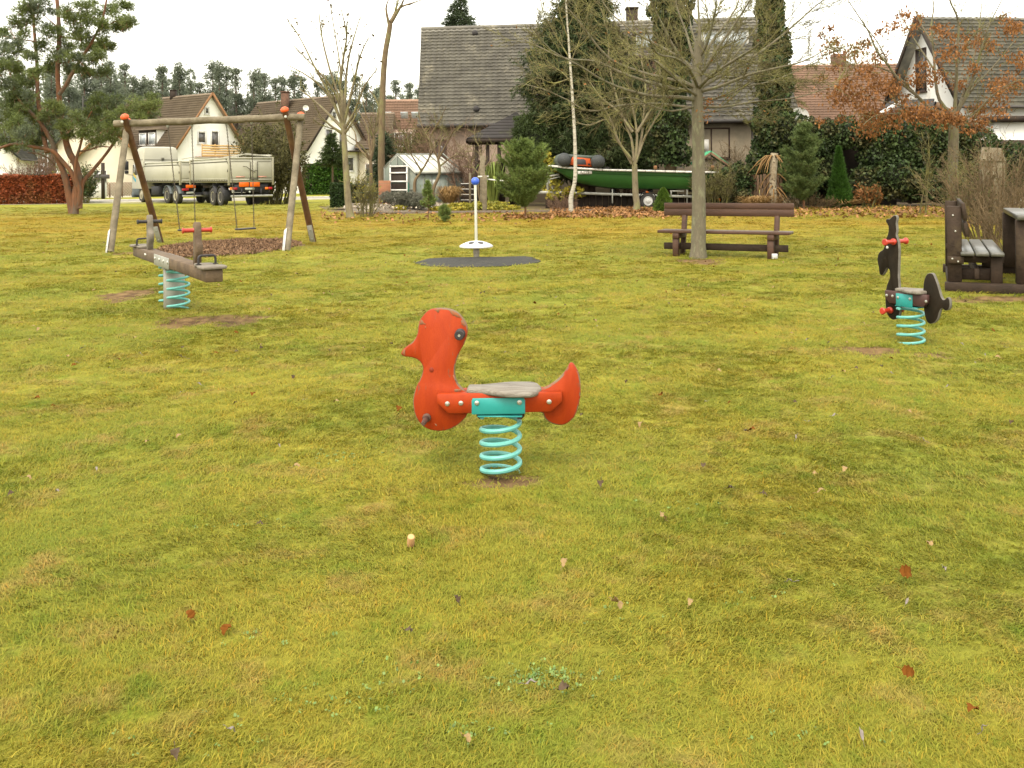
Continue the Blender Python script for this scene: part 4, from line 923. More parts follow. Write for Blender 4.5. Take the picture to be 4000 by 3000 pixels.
def bare(name,label,base,limbs,r0,Y=None,O=(800,0),s=1.843,per=4,L=.9,Pm=None,mat=MB_YNG,seed=3,cat='tree',group=None,trunk=None,rt=None,tw=MB_TWIG,leaf=None,nleaf=0,lsz=.06,cloud=None,flare=.03,up=.06,rf=.45,limbr=.45,ang=.6):
    rg=np.random.default_rng(seed); o=G(*base); Y=Y or o.y
    if Y!=o.y: o=P(base[0],base[1],Y); o.z=gz(o.x,o.y)
    T=thing(name,label,cat,o,group)
    mb=MB(); tp=[tuple(o-Vector((0,0,.1)))]+[tuple(P(O[0]+x/s,O[1]+y/s,Y)) for x,y in trunk]
    tpts,trs=limb(mb,tp,r0,rt if rt else r0*.5,10,3,flare=flare,noise=.02,rg=rg)
    S=Segs(); Pm=Pm or dict(n=[5,4],wig=[.09,.15],up=[.06,.03],start=[1],kids=[2],ang=[.6],ratio=[.45],rmin=.006,rr=.5,tip=.35)
    lm=mb
    for l in limbs:
        dy=rg.uniform(-1.2,1.2); pts,rs=limb(lm,PX(l,Y,O,s,dy),r0*limbr,max(r0*.10,Pm['rmin']),6,3,noise=.03,rg=rg)
        twigs_on(S,pts,rs,per,L,Pm,rg,t0=.15,ang=ang,rf=rf,up=up)
    if per>0: twigs_on(S,tpts,trs,per*.25,L,Pm,rg,t0=.6,ang=.9,rf=.2)
    mb.build('trunk',mat,T,smooth=True)
    c=MB(); S.to(c,3)
    if S.a: c.build('crown',tw,T)
    if nleaf:
        tips=np.array(S.tips); allp=(np.array(S.a)+np.array(S.b))/2; m=MB(); k=allp[rg.choice(len(allp),nleaf)]+rg.normal(size=(nleaf,3))*.05; m.cards(k,lsz,.6,rng=rg); m.build('leaves',leaf,T)
    return T,S,rg
# young bare maple left of the garden: coords in the (800,0) zoom
bare('bare_tree','slim bare maple with fan of upright twigs left of the gravel bed',(1372,852),
  [[(1000,950),(980,800),(975,600),(975,480),(930,200),(900,20)],[(1000,950),(990,780),(900,500),(840,250),(820,60)],[(1000,940),(930,740),(800,500),(700,300),(620,170)],[(1000,920),(900,700),(760,560),(600,470)],
   [(1000,900),(1010,700),(1030,450),(1080,250),(1120,120)],[(1005,880),(1060,650),(1120,400),(1180,270)],[(990,920),(870,800),(760,700),(680,640)],[(1005,930),(1080,800),(1150,620),(1240,500)],[(990,960),(900,900),(820,820)],[(1005,960),(1050,900),(1120,760)],
   [(975,600),(1000,400),(1020,250),(980,60)],[(1000,900),(950,700),(860,560),(640,330)]],
  0.135,trunk=[(1035,1480),(1022,1300),(1012,1150),(1000,950),(992,800),(985,650)],mat=MB_YNG,seed=31,per=2.6,L=.9,leaf=M('dark_seed_leaves',(0.07,0.06,0.045),(0.12,0.08,0.03),scale=3),nleaf=160,lsz=.11,
  Pm=dict(n=[5,3],wig=[.07,.12],up=[.10,.05],start=[1],kids=[1],ang=[.5],ratio=[.45],rmin=.0065,rr=.5,tip=.5),ang=.5)
# tall tree with orange-brown trunk
bare('bare_tree','tall bare tree with orange-brown trunk forking above the greenhouse',(1492,795),
  [[(1335,160),(1380,60),(1400,-60)],[(1340,165),(1400,60),(1500,20),(1560,0)],[(1325,170),(1305,60),(1330,-20)],[(1345,160),(1420,30),(1440,-60)],[(1285,760),(1240,900),(1250,750),(1180,640)]],
  0.205,Y=46.5,trunk=[(1275,1400),(1272,1200),(1272,1000),(1278,760),(1285,560),(1300,380),(1325,240),(1335,165)],rt=.12,mat=MB_ORG,seed=32,per=1.2,L=1.2,limbr=.4)
# second garden tree with curved limbs, between maple and tall trunk
bare('bare_tree','spreading fruit tree without leaves in front of the white gable house',(1448,798),
  [[(1190,1150),(1130,1050),(1020,970)],[(1190,1150),(1100,1050),(1080,950),(1020,880)],[(1195,1150),(1180,980),(1150,870),(1080,760)],[(1195,1150),(1210,980),(1240,860),(1250,700)],[(1195,1150),(1220,1000),(1160,820),(1120,640)]],
  0.13,Y=44,trunk=[(1195,1340),(1198,1250),(1192,1150)],mat=MB_ORG,seed=33,per=2.2,L=1.0,limbr=.5)
# fruit trees in front of the greenhouse / gazebo
bare('fruit_tree','bare crooked fruit tree in front of the greenhouse roof',(1700,800),
  [[(1680,1150),(1640,1050),(1560,900),(1540,780)],[(1680,1150),(1700,1020),(1730,950),(1640,860)],[(1690,1200),(1780,1130),(1850,1120),(1980,1180)],[(1670,1120),(1620,1000),(1700,850),(1740,760)],[(1680,1150),(1760,1000),(1800,930),(1860,900)]],
  0.10,Y=40.5,trunk=[(1640,1380),(1690,1250),(1680,1150)],mat=MB_ORG,seed=34,per=4.5,L=.9,limbr=.45,up=.02,ang=.9)
bare('fruit_tree','leaning orange-barked fruit tree beside the greenhouse door',(1622,795),
  [[(1560,1230),(1620,1120),(1600,1000),(1520,900)],[(1560,1230),(1480,1100),(1440,1000)],[(1590,1180),(1660,1060),(1720,990)]],
  0.085,Y=41.0,trunk=[(1510,1320),(1540,1260),(1570,1210)],mat=MB_ORG,seed=35,per=4,L=.8,limbr=.5,ang=.9)
bare('fruit_tree','bare shrubby fruit tree in front of the gazebo posts',(1890,810),
  [[(2090-800,0),(2090-800,0)]][:0] or [[(1970,1250),(1990,1100),(1940,980),(1960,880)],[(1970,1250),(2060,1150),(2100,1050)],[(1970,1250),(1900,1160),(1860,1060)]],
  0.06,Y=39.5,trunk=[(1972,1400),(1970,1250)],mat=MB_ORG,seed=36,per=6,L=.9,limbr=.6,ang=1.0)
# birch
def birch():
    rg=np.random.default_rng(41); o=G(2232,832); Y=o.y; T=thing('birch_tree','slender white birch with a bent trunk in front of the green boat','tree',o); O=(2000,0); s=1.843
    mb=MB(); tr=[tuple(o-Vector((0,0,.1)))]+PX([(425,1500),(425,1420),(448,1330),(456,1250),(455,1100),(450,950),(440,780),(430,620),(420,480),(408,300),(395,120),(385,-60)],Y,O,s)
    pts,rs=limb(mb,tr,0.100,0.028,10,3,flare=.02,rg=rg,noise=.03)
    S=Segs(); Pm=dict(n=[6,4],wig=[.08,.14],up=[.02,-.04],start=[1],kids=[2],ang=[.7],ratio=[.45],rmin=.0055,rr=.5,tip=.4)
    lm=MB()
    for L in ([(440,780),(470,700),(520,640)],[(420,450),(470,330),(530,160),(560,20)],[(415,420),(330,280),(240,120),(200,-20)],[(430,600),(360,520),(260,470),(150,480)],[(405,280),(350,120),(330,-20)],[(400,200),(460,80),(480,-40)],[(425,560),(300,600),(180,560),(80,620)],[(410,380),(520,300),(600,180)]):
        p_,r_=limb(lm,PX(L,Y,O,s,rg.uniform(-1,1)),.03,.008,5,3,rg=rg); twigs_on(S,p_,r_,8,1.1,Pm,rg,t0=.1,ang=.7,rf=.4)
    mb.build('trunk',MB_BIR,T,smooth=True); c=lm; S.to(c,3); c.build('crown',MB_TWIG,T)
birch()
# forked tree by the trailer: zoom (2000,0)
bare('bare_tree','bare forked tree with greenish limbs standing beside the boat trailer wheel',(2480,822),
  [[(880,1180),(860,1000),(800,850),(740,650),(700,450),(690,250),(640,60)],[(885,1180),(900,980),(870,780),(830,560),(840,350),(800,120)],[(890,1170),(930,1000),(950,800),(960,600),(930,400),(960,200)],[(895,1150),(960,980),(1050,830),(1110,700)],[(870,1160),(760,1010),(720,880),(640,740)],[(870,950),(760,800),(640,700),(540,560)],[(900,950),(1000,780),(1060,600),(1060,420)],[(865,1180),(760,1000),(700,860),(560,900),(460,880)]],
  0.145,Y=35.2,O=(2000,0),trunk=[(900,1480),(890,1400),(885,1280),(882,1180)],mat=MB_YNG,seed=42,per=6.5,L=1.1,limbr=.42,ang=.65,rt=.10)
# oak with brown leaves: zoom (3100,0)
def oak():
    rg=np.random.default_rng(43); o=G(3722,846); Y=o.y; T=thing('oak_tree','oak keeping rust brown leaves on low branches beside the right bench','tree',o); O=(3100,0); s=1.843
    mb=MB(); tr=[tuple(o-Vector((0,0,.1)))]+PX([(1140,1480),(1145,1250),(1150,1050),(1155,900),(1160,800)],Y,O,s)
    limb(mb,tr,0.165,0.14,12,3,flare=.03,rg=rg,noise=.015)
    limbs=[([(1160,860),(1000,790),(900,700),(780,600),(680,470),(600,370),(540,230),(470,120),(390,0)],-1,.06),
     ([(1155,840),(1050,720),(1020,560),(1010,400),(990,200),(1010,40),(980,-60)],.8,.065),
     ([(1160,820),(1170,600),(1180,350),(1185,150),(1130,20),(1110,-60)],-.6,.07),
     ([(1165,830),(1230,720),(1300,620),(1420,500),(1560,330),(1680,200)],.9,.06),
     ([(1165,840),(1260,640),(1340,400),(1400,200),(1500,0)],-1.2,.06),
     ([(1165,840),(1220,680),(1280,480),(1330,250),(1360,-20)],1.4,.055),
     ([(1160,860),(1060,800),(940,780),(760,760),(560,700),(400,640),(250,600)],1.0,.035),
     ([(1160,880),(1000,860),(800,820),(600,830),(500,900)],-1.2,.03),
     ([(900,700),(760,560),(600,480),(430,470),(300,360),(180,230)],-1.0,.03),
     ([(680,470),(620,330),(500,180),(340,110),(200,80)],-1.2,.022),
     ([(1165,870),(1280,830),(1420,700),(1560,600),(1700,560)],-1.0,.04),
     ([(1170,900),(1300,900),(1380,830),(1450,820)],.8,.025),
     ([(990,300),(900,140),(850,0)],.5,.03),([(1010,500),(900,330),(820,200),(740,40)],1.2,.03),([(1180,400),(1300,250),(1480,120),(1650,60)],-.8,.03)]
    S=Segs(); lm=mb; Pm=dict(n=[5,4],wig=[.10,.16],up=[.04,.02],start=[1],kids=[2],ang=[.7],ratio=[.5],rmin=.006,rr=.5,tip=.4)
    for L,dy,r in limbs:
        p_,r_=limb(lm,PX(L,Y,O,s,dy),r,max(.008,r*.2),6,3,rg=rg); twigs_on(S,p_,r_,4.0,.9,Pm,rg,t0=.15,ang=.7,rf=.35,up=.05)
    mb.build('trunk',MB_OAK,T,smooth=True); c=MB(); S.to(c,3); c.build('crown',MB_TWIG,T)
    # leaf clusters where the photograph shows them (zoom coords x,y,radius,count)
    cl=[(480,700,150,420),(330,700,110,240),(620,600,120,300),(700,640,80,160),(560,830,110,300),(540,930,90,220),(700,850,110,320),(850,820,90,260),(960,830,90,260),(1100,850,80,260),(1180,870,60,140),(430,380,80,150),(260,360,70,100),(300,300,60,70),(520,310,60,80),(620,420,70,130),(500,520,90,180),(200,250,30,30),(260,205,30,30),(800,110,60,70),(720,190,60,80),(850,210,50,60),(900,130,50,50),(620,230,40,40),(1010,550,80,180),(870,590,70,120),(930,480,50,60),(1110,250,80,110),(1180,370,90,140),(1290,290,80,120),(1100,400,70,90),(1400,330,80,120),(1560,210,80,170),(1610,200,50,80),(1550,600,110,260),(1450,620,70,120),(1340,780,70,160),(1320,860,60,120),(1350,900,50,90),(1190,620,70,110),(1300,500,60,80),(1480,700,80,130),(1600,420,70,90),(1480,810,60,80),(1260,950,40,50),(300,500,60,60),(190,570,40,30),(200,880,40,30),(380,600,70,90),(780,720,60,90),(1640,480,60,60),(1040,210,60,60),(330,860,40,40),(1500,130,40,40)]
    C=[]
    for x,y,R,n in cl:
        n=int(n*1.3); c0=P(O[0]+x/s,y/s,Y+rg.uniform(-1.2,1.2)); R=R/s*Y/3690
        C.append(np.array(c0)+rg.normal(size=(n,3))*np.array([R*.55,R*.6,R*.42]))
    C=np.concatenate(C); m=MB(); m.cards(C,.105,.5,dirs=np.tile([0,0,-1.0],(len(C),1))+rg.normal(size=(len(C),3))*.6,rng=rg); m.build('leaves',ML_OAK,T)
oak()

# ---- pines and conifers
def clumps(mb,cl,rg,nl,w,k,dirup=.5,dens=1.0,shell=.55,spread=.7):
    """cl: list (center3, rx, ry, rz, n)"""
    for c,rx,ry,rz,n in cl:
        n=int(n*dens); u=rg.normal(size=(n,3)); u/=np.linalg.norm(u,axis=1)[:,None]; rr=(rg.uniform(0,1,n)**(shell))[:,None]
        pos=np.array(c)+u*rr*np.array([rx,ry,rz]); d=u*np.array([1,1,.6])+np.array([0,0,dirup]); mb.spikes(pos,d,nl,w,k,spread,rg)
def big_pine():
    rg=np.random.default_rng(51); o=G(291,838); Y=o.y; s=1.843; O=(0,0)
    T=thing('pine_tree','large multi-stemmed Scots pine with orange bark at the left edge','tree',o)
    mb=MB(); f=lambda p,dy=0:PX(p,Y,O,s,dy); b=[tuple(o-Vector((0,0,.1)))]
    tz=mb
    stems=[([(535,1540),(545,1400),(565,1300),(545,1180),(500,1100),(470,1000),(440,880),(425,700),(415,520),(425,300),(420,120),(405,-60)],.4,.17,.07),
     ([(520,1540),(495,1400),(455,1230),(400,1120),(385,1050),(350,980),(290,880),(190,780),(120,700)],-.3,.15,.05),
     ([(550,1500),(550,1350),(520,1250),(440,1150),(372,1085),(250,1060),(110,1035),(0,1065),(-80,1090)],-.9,.11,.04),
     ([(560,1500),(575,1380),(545,1280),(550,1150),(575,1060),(600,960)],-.6,.10,.04),
     ([(575,1500),(590,1330),(640,1260),(690,1200),(770,1100),(870,960),(960,880)],.9,.10,.04),
     ([(340,1100),(300,900),(275,720),(268,560),(262,400),(245,200),(235,-40)],1.0,.10,.05),
     ([(425,680),(470,620),(530,510),(600,400),(680,270),(740,130),(770,-20)],-.3,.09,.035),
     ([(560,1090),(640,1080),(720,1055),(800,1060)],-.8,.04,.02),([(400,1190),(360,1150),(290,1110),(200,1100)],-.5,.03,.015),
     ([(600,960),(620,880),(660,800)],-.5,.04,.02),([(420,460),(520,440),(600,430)],.5,.03,.012),([(262,300),(130,280),(20,260)],.8,.035,.015),([(740,200),(840,150),(930,110)],-.2,.03,.012),([(265,420),(150,330),(60,200)],1.2,.03,.012),([(425,260),(560,280),(700,250),(800,200)],-.4,.03,.012),([(420,200),(330,120),(240,20)],.2,.03,.012),([(190,780),(100,600),(60,500)],.2,.03,.012),([(870,960),(980,800),(1080,780)],.4,.03,.012)]
    for p,dy,r0,r1 in stems:
        q=f(p,dy); limb(mb if r0>.05 else tz,q,r0,r1,9 if r0>.05 else 5,3,rg=rg,noise=.03)
        cl=[(60,640,110),(150,700,120),(40,800,110),(180,820,110),(100,930,110),(250,880,90),(320,960,70),(30,1010,80),(180,1000,80),(330,820,90),(60,1060,60),(270,1020,60),
        (560,900,90),(500,960,60),(640,840,90),(600,980,60),(690,900,90),(760,800,100),(800,880,90),(860,760,90),(930,800,90),(1000,760,80),(1070,760,60),(900,880,80),(980,860,60),(760,960,70),(680,1010,60),(820,1000,60),(1080,830,50),(430,790,50),(450,900,45),(380,760,45),(1105,700,35),(700,720,50),
        (130,520,90),(40,400,90),(60,300,80),(150,350,80),(30,230,60),(210,420,60),(180,250,70),(260,130,80),(330,60,80),(160,80,70),(120,160,60),(230,30,70),(260,520,50),(90,450,80),(20,520,80),(300,330,60),(330,230,60),
        (400,250,80),(480,330,80),(560,260,80),(520,150,80),(600,60,80),(460,70,70),(650,150,80),(700,80,70),(640,260,70),(720,280,60),(760,180,60),(820,60,70),(880,130,70),(900,40,40),(880,180,40),(700,330,60),(630,350,60),(560,420,50),(660,430,50),(700,400,40),(780,340,30),(520,500,45),(600,480,45),(470,420,60),(390,400,50),(940,160,30),(850,200,50),(340,480,50),(180,610,70),(640,540,45),(740,520,35)]
    C=[]
    for x,y,R in cl:
        c=P(x/s,y/s,Y+rg.uniform(-1.6,1.6)); R=R/s*Y/3690*1.05
        for k in range(max(6,int(R*R*34))):   # sub-clumps: tufts of shoots
            u=nrm(rg.normal(size=3)); cc=np.array(c)+u*R*rg.uniform(.3,1.0)*np.array([1,1,.85]); C.append((cc,.26,.26,.18,44))
    m=MB(); clumps(m,C,rg,.15,.022,5,dirup=.7,shell=.5,spread=.6)
    # short twigs inside clumps
    S=Segs()
    for c,*_ in C: 
        p=np.array(c); S.add(p-np.array([rg.normal()*.15,rg.normal()*.15,.25]),p,.012,.006)
    S.to(mb,3); mb.build('trunk',MB_PINE,T,smooth=True)
    m.build('crown',MN_PINE,T); print('pine clumps',len(C))
big_pine()
def young_pine(label,base,px0,px1,ptop,Y=None,seed=1,mat=MN_YPINE,whorls=9,name='young_pine',dens=1.0,stem=MB_PINE,nl=.10,w=.013,group=None,droop=.0,tuft=12,shape=1.0,bare_=.08,kk=1.5):
    rg=np.random.default_rng(seed); o=G(*base); 
    if Y: o=P(base[0],base[1],Y); o.z=gz(o.x,o.y)
    Y=o.y; t=P((px0+px1)/2,ptop,Y); hgt=t.z-o.z; rad_=abs(P(px1,base[1],Y).x-P(px0,base[1],Y).x)/2
    T=thing(name,label,'tree',o,group); mb=MB(); mb.tube([tuple(o),tuple(o+Vector((.02,0,hgt*.5))),(t.x,t.y,t.z)],[.035*hgt/2.3,.022*hgt/2.3,.006],7); S=Segs(); C=[];D=[]
    for k in range(whorls):
        h=bare_+ (1-bare_)*(k/(whorls-1.0)); z=o.z+hgt*h; prof=rad_*(min(1,(1-h)*kk+.07))**shape*(.75+.25*min(1,h/.2))
        for j in range(rg.integers(6,9)):
            a=rg.uniform(0,2*PI); R=prof*rg.uniform(.55,1.22); d=np.array([math.cos(a),math.sin(a),.55-droop+.4*h]); base_=np.array([o.x+(t.x-o.x)*h,o.y,z]); n=max(3,int(R/.07)); p=base_
            for i in range(n):
                q=p+nrm(d+np.array([0,0,.25*i/n]))*R/n*1.05; S.add(p,q,.008,.005); 
                for m_ in range(int(tuft*dens/2)): C.append(p+(q-p)*rg.uniform()+rg.normal(size=3)*.02*(1+2*i/n)); D.append(d+rg.normal(size=3)*.5)
                if i>0 and i%2==0:
                    for sgn in(1,-1):
                        sd=np.array([-d[1]*sgn,d[0]*sgn,.3])+d*.8; e=p+nrm(sd)*R*.3
                        S.add(p,e,.005,.003)
                        for tt in np.linspace(.3,1,4): 
                            for _ in range(int(2*dens)+1): C.append(p+(e-p)*tt+rg.normal(size=3)*.015); D.append(sd)
                p=q
    S.to(mb,3); mb.build('trunk',stem,T,smooth=True); m=MB(); m.spikes(C,D,nl,w,6,.55,rg); m.build('crown',mat,T); return T
young_pine('bushy young pine right of the spinning pole, in front of the gazebo',(2052,852),1940,2155,560,seed=61,dens=1.5,whorls=13,bare_=.16,shape=.75,kk=2.3)
young_pine('knee-high pine seedling standing in the leaf-strewn grass left of the spinner',(1733,868),1703,1766,808,seed=62,whorls=6,nl=.06,w=.009)
young_pine('thin pine sapling in front of the dry grass tuft by the greenhouse',(1672,860),1630,1712,715,seed=63,whorls=7,dens=.6,nl=.08,bare_=.35)
young_pine('loose bushy pine between the dried palm stump and the narrow cypress',(3140,818),3060,3235,500,seed=64,whorls=13,dens=1.5,nl=.12,bare_=.12,mat=gleaf('needles_grey_pine',(0.13,0.17,0.055),(0.09,0.13,0.04),sc=2),shape=.6,kk=2.2)
young_pine('small loose pine beside the thin sapling near the ivy hedge',(3655,802),3605,3705,690,seed=65,whorls=7,dens=1,bare_=.1,mat=MN_PINE)
# dense cone conifers
def cone(label,base,px0,px1,ptop,Y=None,seed=1,mat=ML_CYP,name='dwarf_conifer',n=5000,core=True,nl=.06,w=.012,pw=.8,zb=.02,k=4,ry=None):
    rg=np.random.default_rng(seed); o=G(*base)
    if Y: o=P(base[0],base[1],Y); o.z=gz(o.x,o.y)
    Y=o.y; t=P((px0+px1)/2,ptop,Y); hgt=t.z-o.z; R=abs(P(px1,base[1],Y).x-P(px0,base[1],Y).x)/2
    T=thing(name,label,'conifer',o); h=rg.uniform(0,1,n)**1.3; a=rg.uniform(0,2*PI,n); prof=R*((1-h)**pw)*(.82+.18*np.minimum(1,h/.12)); lump=1+.10*np.sin(a*5+h*14)+.07*np.sin(a*9-h*23); q=prof*lump*rg.uniform(.6,1.02,n)
    C=np.stack([o.x+q*np.cos(a),o.y+q*np.sin(a),o.z+zb*hgt+h*hgt*(1-zb)],1); D=np.stack([np.cos(a),np.sin(a),np.full(n,1.3)],1)
    m=MB(); m.spikes(C,D,nl,w,k,.5,rg); m.build('crown',mat,T)
    c=MB(); c.lathe([(.03,-.05),(.03,hgt*.12)]+[(R*((1-x)**pw)*.62,hgt*(.03+x*.93)) for x in np.linspace(0.02,.97,10)],tuple(o),10); c.build('trunk',M_CORE,T); return T  # short stem plus dark cone, painted as the shade within the needles
cone('round bright green dwarf spruce in front of the boat trailer',(2592,832),2548,2638,735,seed=71,mat=ML_BRI,n=4200,pw=.62)
cone('narrow green cypress beside the dark gap in the ivy hedge',(3278,795),3236,3335,578,Y=36.6,seed=72,n=5000,nl=.14,w=.02,pw=.95)
# ------------------------------------------------------------------ houses
MROOFG=M('grey_roof_tiles',(0.185,0.175,0.148),(0.115,0.108,0.094),scale=1.1,detail=7,rough=.75,c3=(0.34,0.31,0.24),s3=.9,t3=(.54,.74),bump=.2,bscale=20)
MROOFB=M('brown_roof_tiles',(0.18,0.14,0.098),(0.13,0.10,0.072),scale=.8,detail=6,rough=.8,c3=(0.16,0.12,0.08),s3=.5)
MROOFR=M('red_brown_roof_tiles',(0.28,0.175,0.12),(0.22,0.14,0.10),scale=.8,detail=6,rough=.8,c3=(0.20,0.13,0.09),s3=.6)
MROOFD=M('dark_roof_tiles',(0.125,0.120,0.100),(0.075,0.075,0.068),scale=.9,detail=6,rough=.6,c3=(0.22,0.205,0.165),s3=.8,t3=(.5,.7))
MFELT=M('roof_felt',(0.050,0.045,0.045),(0.032,0.030,0.030),scale=2,rough=.9,c3=(0.07,0.07,0.04),s3=1)
MWHITE=M('white_render',(0.80,0.79,0.74),(0.75,0.74,0.69),scale=.8,detail=6,rough=.9,c3=(0.48,0.44,0.36),s3=.5,t3=(.6,.8))
MCREAM=M('cream_render',(0.64,0.58,0.47),(0.56,0.51,0.41),scale=.7,detail=6,rough=.9)
MBEIGE=M('beige_grey_render',(0.26,0.215,0.15),(0.20,0.165,0.115),scale=.9,detail=7,rough=.95,c3=(0.16,0.14,0.10),s3=.8,t3=(.52,.7))
MPINK=M('pale_pinkish_render',(0.36,0.27,0.21),(0.28,0.21,0.16),scale=.9,detail=6,rough=.95)
MWOODD=M('dark_timber',(0.035,0.024,0.016),(0.022,0.015,0.011),scale=3,rough=.8)
MWOODB=M('orange_brown_verge',(0.24,0.12,0.05),(0.17,0.085,0.035),scale=3,rough=.7)
MWOODF=M('fence_wood',(0.17,0.105,0.062),(0.10,0.063,0.038),scale=3,stretch=(4,4,1),rough=.85,detail=6)
MLATH=M('fresh_pine_boards',(0.50,0.33,0.14),(0.40,0.25,0.10),scale=3,rough=.7)
MFRW=M('window_frame_white',(0.62,0.61,0.57),(0.56,0.55,0.51),scale=4,rough=.5)
MFRB=M('window_frame_brown',(0.05,0.03,0.02),(0.035,0.02,0.015),scale=4,rough=.5)
MGLASS=M('window_glass',(0.035,0.035,0.033),(0.12,0.11,0.10),scale=1.3,rough=.12,spec=.6)
MGLASSB=M('window_glass_painted_sky',(0.30,0.34,0.36),(0.40,0.43,0.44),scale=1.3,rough=.1,spec=.8)  # pale base colour paints the reflected sky into the panes
MBRICK=M('chimney_brick',(0.13,0.07,0.045),(0.08,0.045,0.03),scale=6,rough=.9)
MGUT=M('gutter',(0.06,0.055,0.05),(0.045,0.04,0.038),scale=3,rough=.5)
MGREEN=M('green_paint',(0.024,0.090,0.017),(0.017,0.068,0.013),scale=1.2,rough=.4,spec=.4,c3=(0.026,0.092,0.02),s3=.7)
MGREENF=M('mint_roof_felt',(0.06,0.33,0.16),(0.045,0.26,0.12),scale=3,rough=.7)
MGREENP=M('green_metal_post',(0.012,0.11,0.07),(0.01,0.08,0.05),scale=3,rough=.5)
MDISHM=M('dish_white',(0.55,0.54,0.5),(0.5,0.49,0.45),scale=3,rough=.5)

def tile_roof(name,A,B,C,D,mat,parent,rows,cols,amp=.035,step=.065,thick=.06):
    """A eave start, B eave end, C ridge end, D ridge start"""
    A,B,C,D=[np.array(tuple(q),float) for q in (A,B,C,D)]; n=nrm(np.cross(B-A,D-A)); 
    if n[2]<0: n=-n
    m=cols*5; us=np.linspace(0,1,m+1); w=amp*(0.5+0.5*np.cos(us*cols*2*PI))**1.5
    mb=MB(); V=[]; rg=np.random.default_rng(rows*7+cols)
    for i in range(rows):
        ln=np.linalg.norm(D-A); jit=rg.normal()*.003
        for e,h in((i/rows,step*.55),(i/rows,step),(min(1,(i+1)/rows+.11/ln),0.0)):
            p=(A+(D-A)*e)[None,:]*(1-us)[:,None]+(B+(C-B)*e)[None,:]*us[:,None]+n*(w+h+jit)[:,None]; V.append(p)
    V=np.concatenate(V); k=m+1; Q=[]
    for r in range(3*rows-1): 
        Q.append(np.stack([np.arange(m)+r*k,np.arange(m)+1+r*k,np.arange(m)+1+(r+1)*k,np.arange(m)+(r+1)*k],1))
    o=mb.addv(V); mb.f[4].append(np.concatenate(Q)+o)
    # underside slab
    L=[A,B,C,D]; mb.quads([q-n*0.004 for q in L]+[q-n*thick for q in L],[[0,1,2,3],[7,6,5,4],[0,4,5,1],[1,5,6,2],[2,6,7,3],[3,7,4,0]])
    return mb.build(name,mat,parent)
def window(parent,c,u,n,w,h,fm=None,gm=None,bars=1,name='window',rec=.06,hb=0,t=.07):
    """c centre on wall plane, u horizontal dir, n outward normal"""
    u=nrm(u);n=nrm(n);up=np.array([0,0,1.0]);c=np.array(c,float);fm=fm or MFRW;gm=gm or MGLASS; R=np.array([u,n,up]).T
    mb=MB()
    for s in(-1,1):
        mb.box(c+u*s*(w/2-t/2)+n*.01,(t,.08,h),R); mb.box(c+up*s*(h/2-t/2)+n*.012,(w-2*t,.08,t),R)
    for k in range(1,bars): mb.box(c+u*(-w/2+w*k/bars)+n*.008,(t*.9,.06,h-2*t),R)
    if hb: mb.box(c+up*h*.15+n*.006,(w-2*t,.05,t*.6),R)
    mb.box(c-up*(h/2+.03)+n*.05,(w+.12,.16,.05),R)
    f=mb.build(name,fm,parent); g=MB(); g.box(c+n*.004,(w-2*t+.01,.02,h-2*t+.01),R); g.build('pane',gm,f); return f
def wallbox(mb,c0,c1,u,h0,h1,th=.25,n=None):
    a=np.array([c0[0],c0[1],0]);b=np.array([c1[0],c1[1],0]); mb.bar(a+np.array([0,0,(h0+h1)/2]),b+np.array([0,0,(h0+h1)/2]),th,h1-h0)
def gable_house(name,label,Pn,g,w,r,L,ze,za,wm,rm,rows=16,cols=24,over=.45,verge=None,z0=-.3,both=True):
    """Pn: gable corner (x,y); g: dir along the gable; r: dir of ridge going away; gable wall in plane (Pn, g)"""
    g=nrm((g[0],g[1],0)); r=nrm((r[0],r[1],0)); P0=np.array([Pn[0],Pn[1],0.0]); up=np.array([0,0,1.0])
    T=thing(name,label,'house',(P0+g*w/2+r*L/2))
    mb=MB(); A=[P0+up*z0,P0+g*w+up*z0,P0+g*w+up*ze,P0+g*w/2+up*za,P0+up*ze]; Bk=[p+r*L for p in A]
    o=mb.addv(A+Bk); mb.ng+= [[o,o+1,o+2,o+3,o+4],[o+9,o+8,o+7,o+6,o+5],[o,o+4,o+9,o+5],[o+1,o+6,o+7,o+2]]
    mb.build('wall',wm,T)
    for s in(0,1):
        e0=P0+g*w*s; out=(-g if s==0 else g); sl=(za-ze)/(w/2)
        A_=e0+out*over+up*(ze-over*sl+.06)-r*over; B_=A_+r*(L+2*over); Cc=P0+g*w/2+up*(za+.06)+r*(L+over); D_=P0+g*w/2+up*(za+.06)-r*over
        rf=tile_roof('roof',A_,B_,Cc,D_,rm,T,rows,cols)
        if verge:
            m=MB(); m.bar(A_-r*.03-up*.02,D_-r*.03-up*.02,.06,.22); m.build('verge_board',verge,T)
        m=MB(); m.tube([A_+out*.05-up*.03,B_+out*.05-up*.03],.07,6); m.build('gutter',MGUT,T)
    return T,P0,g,r
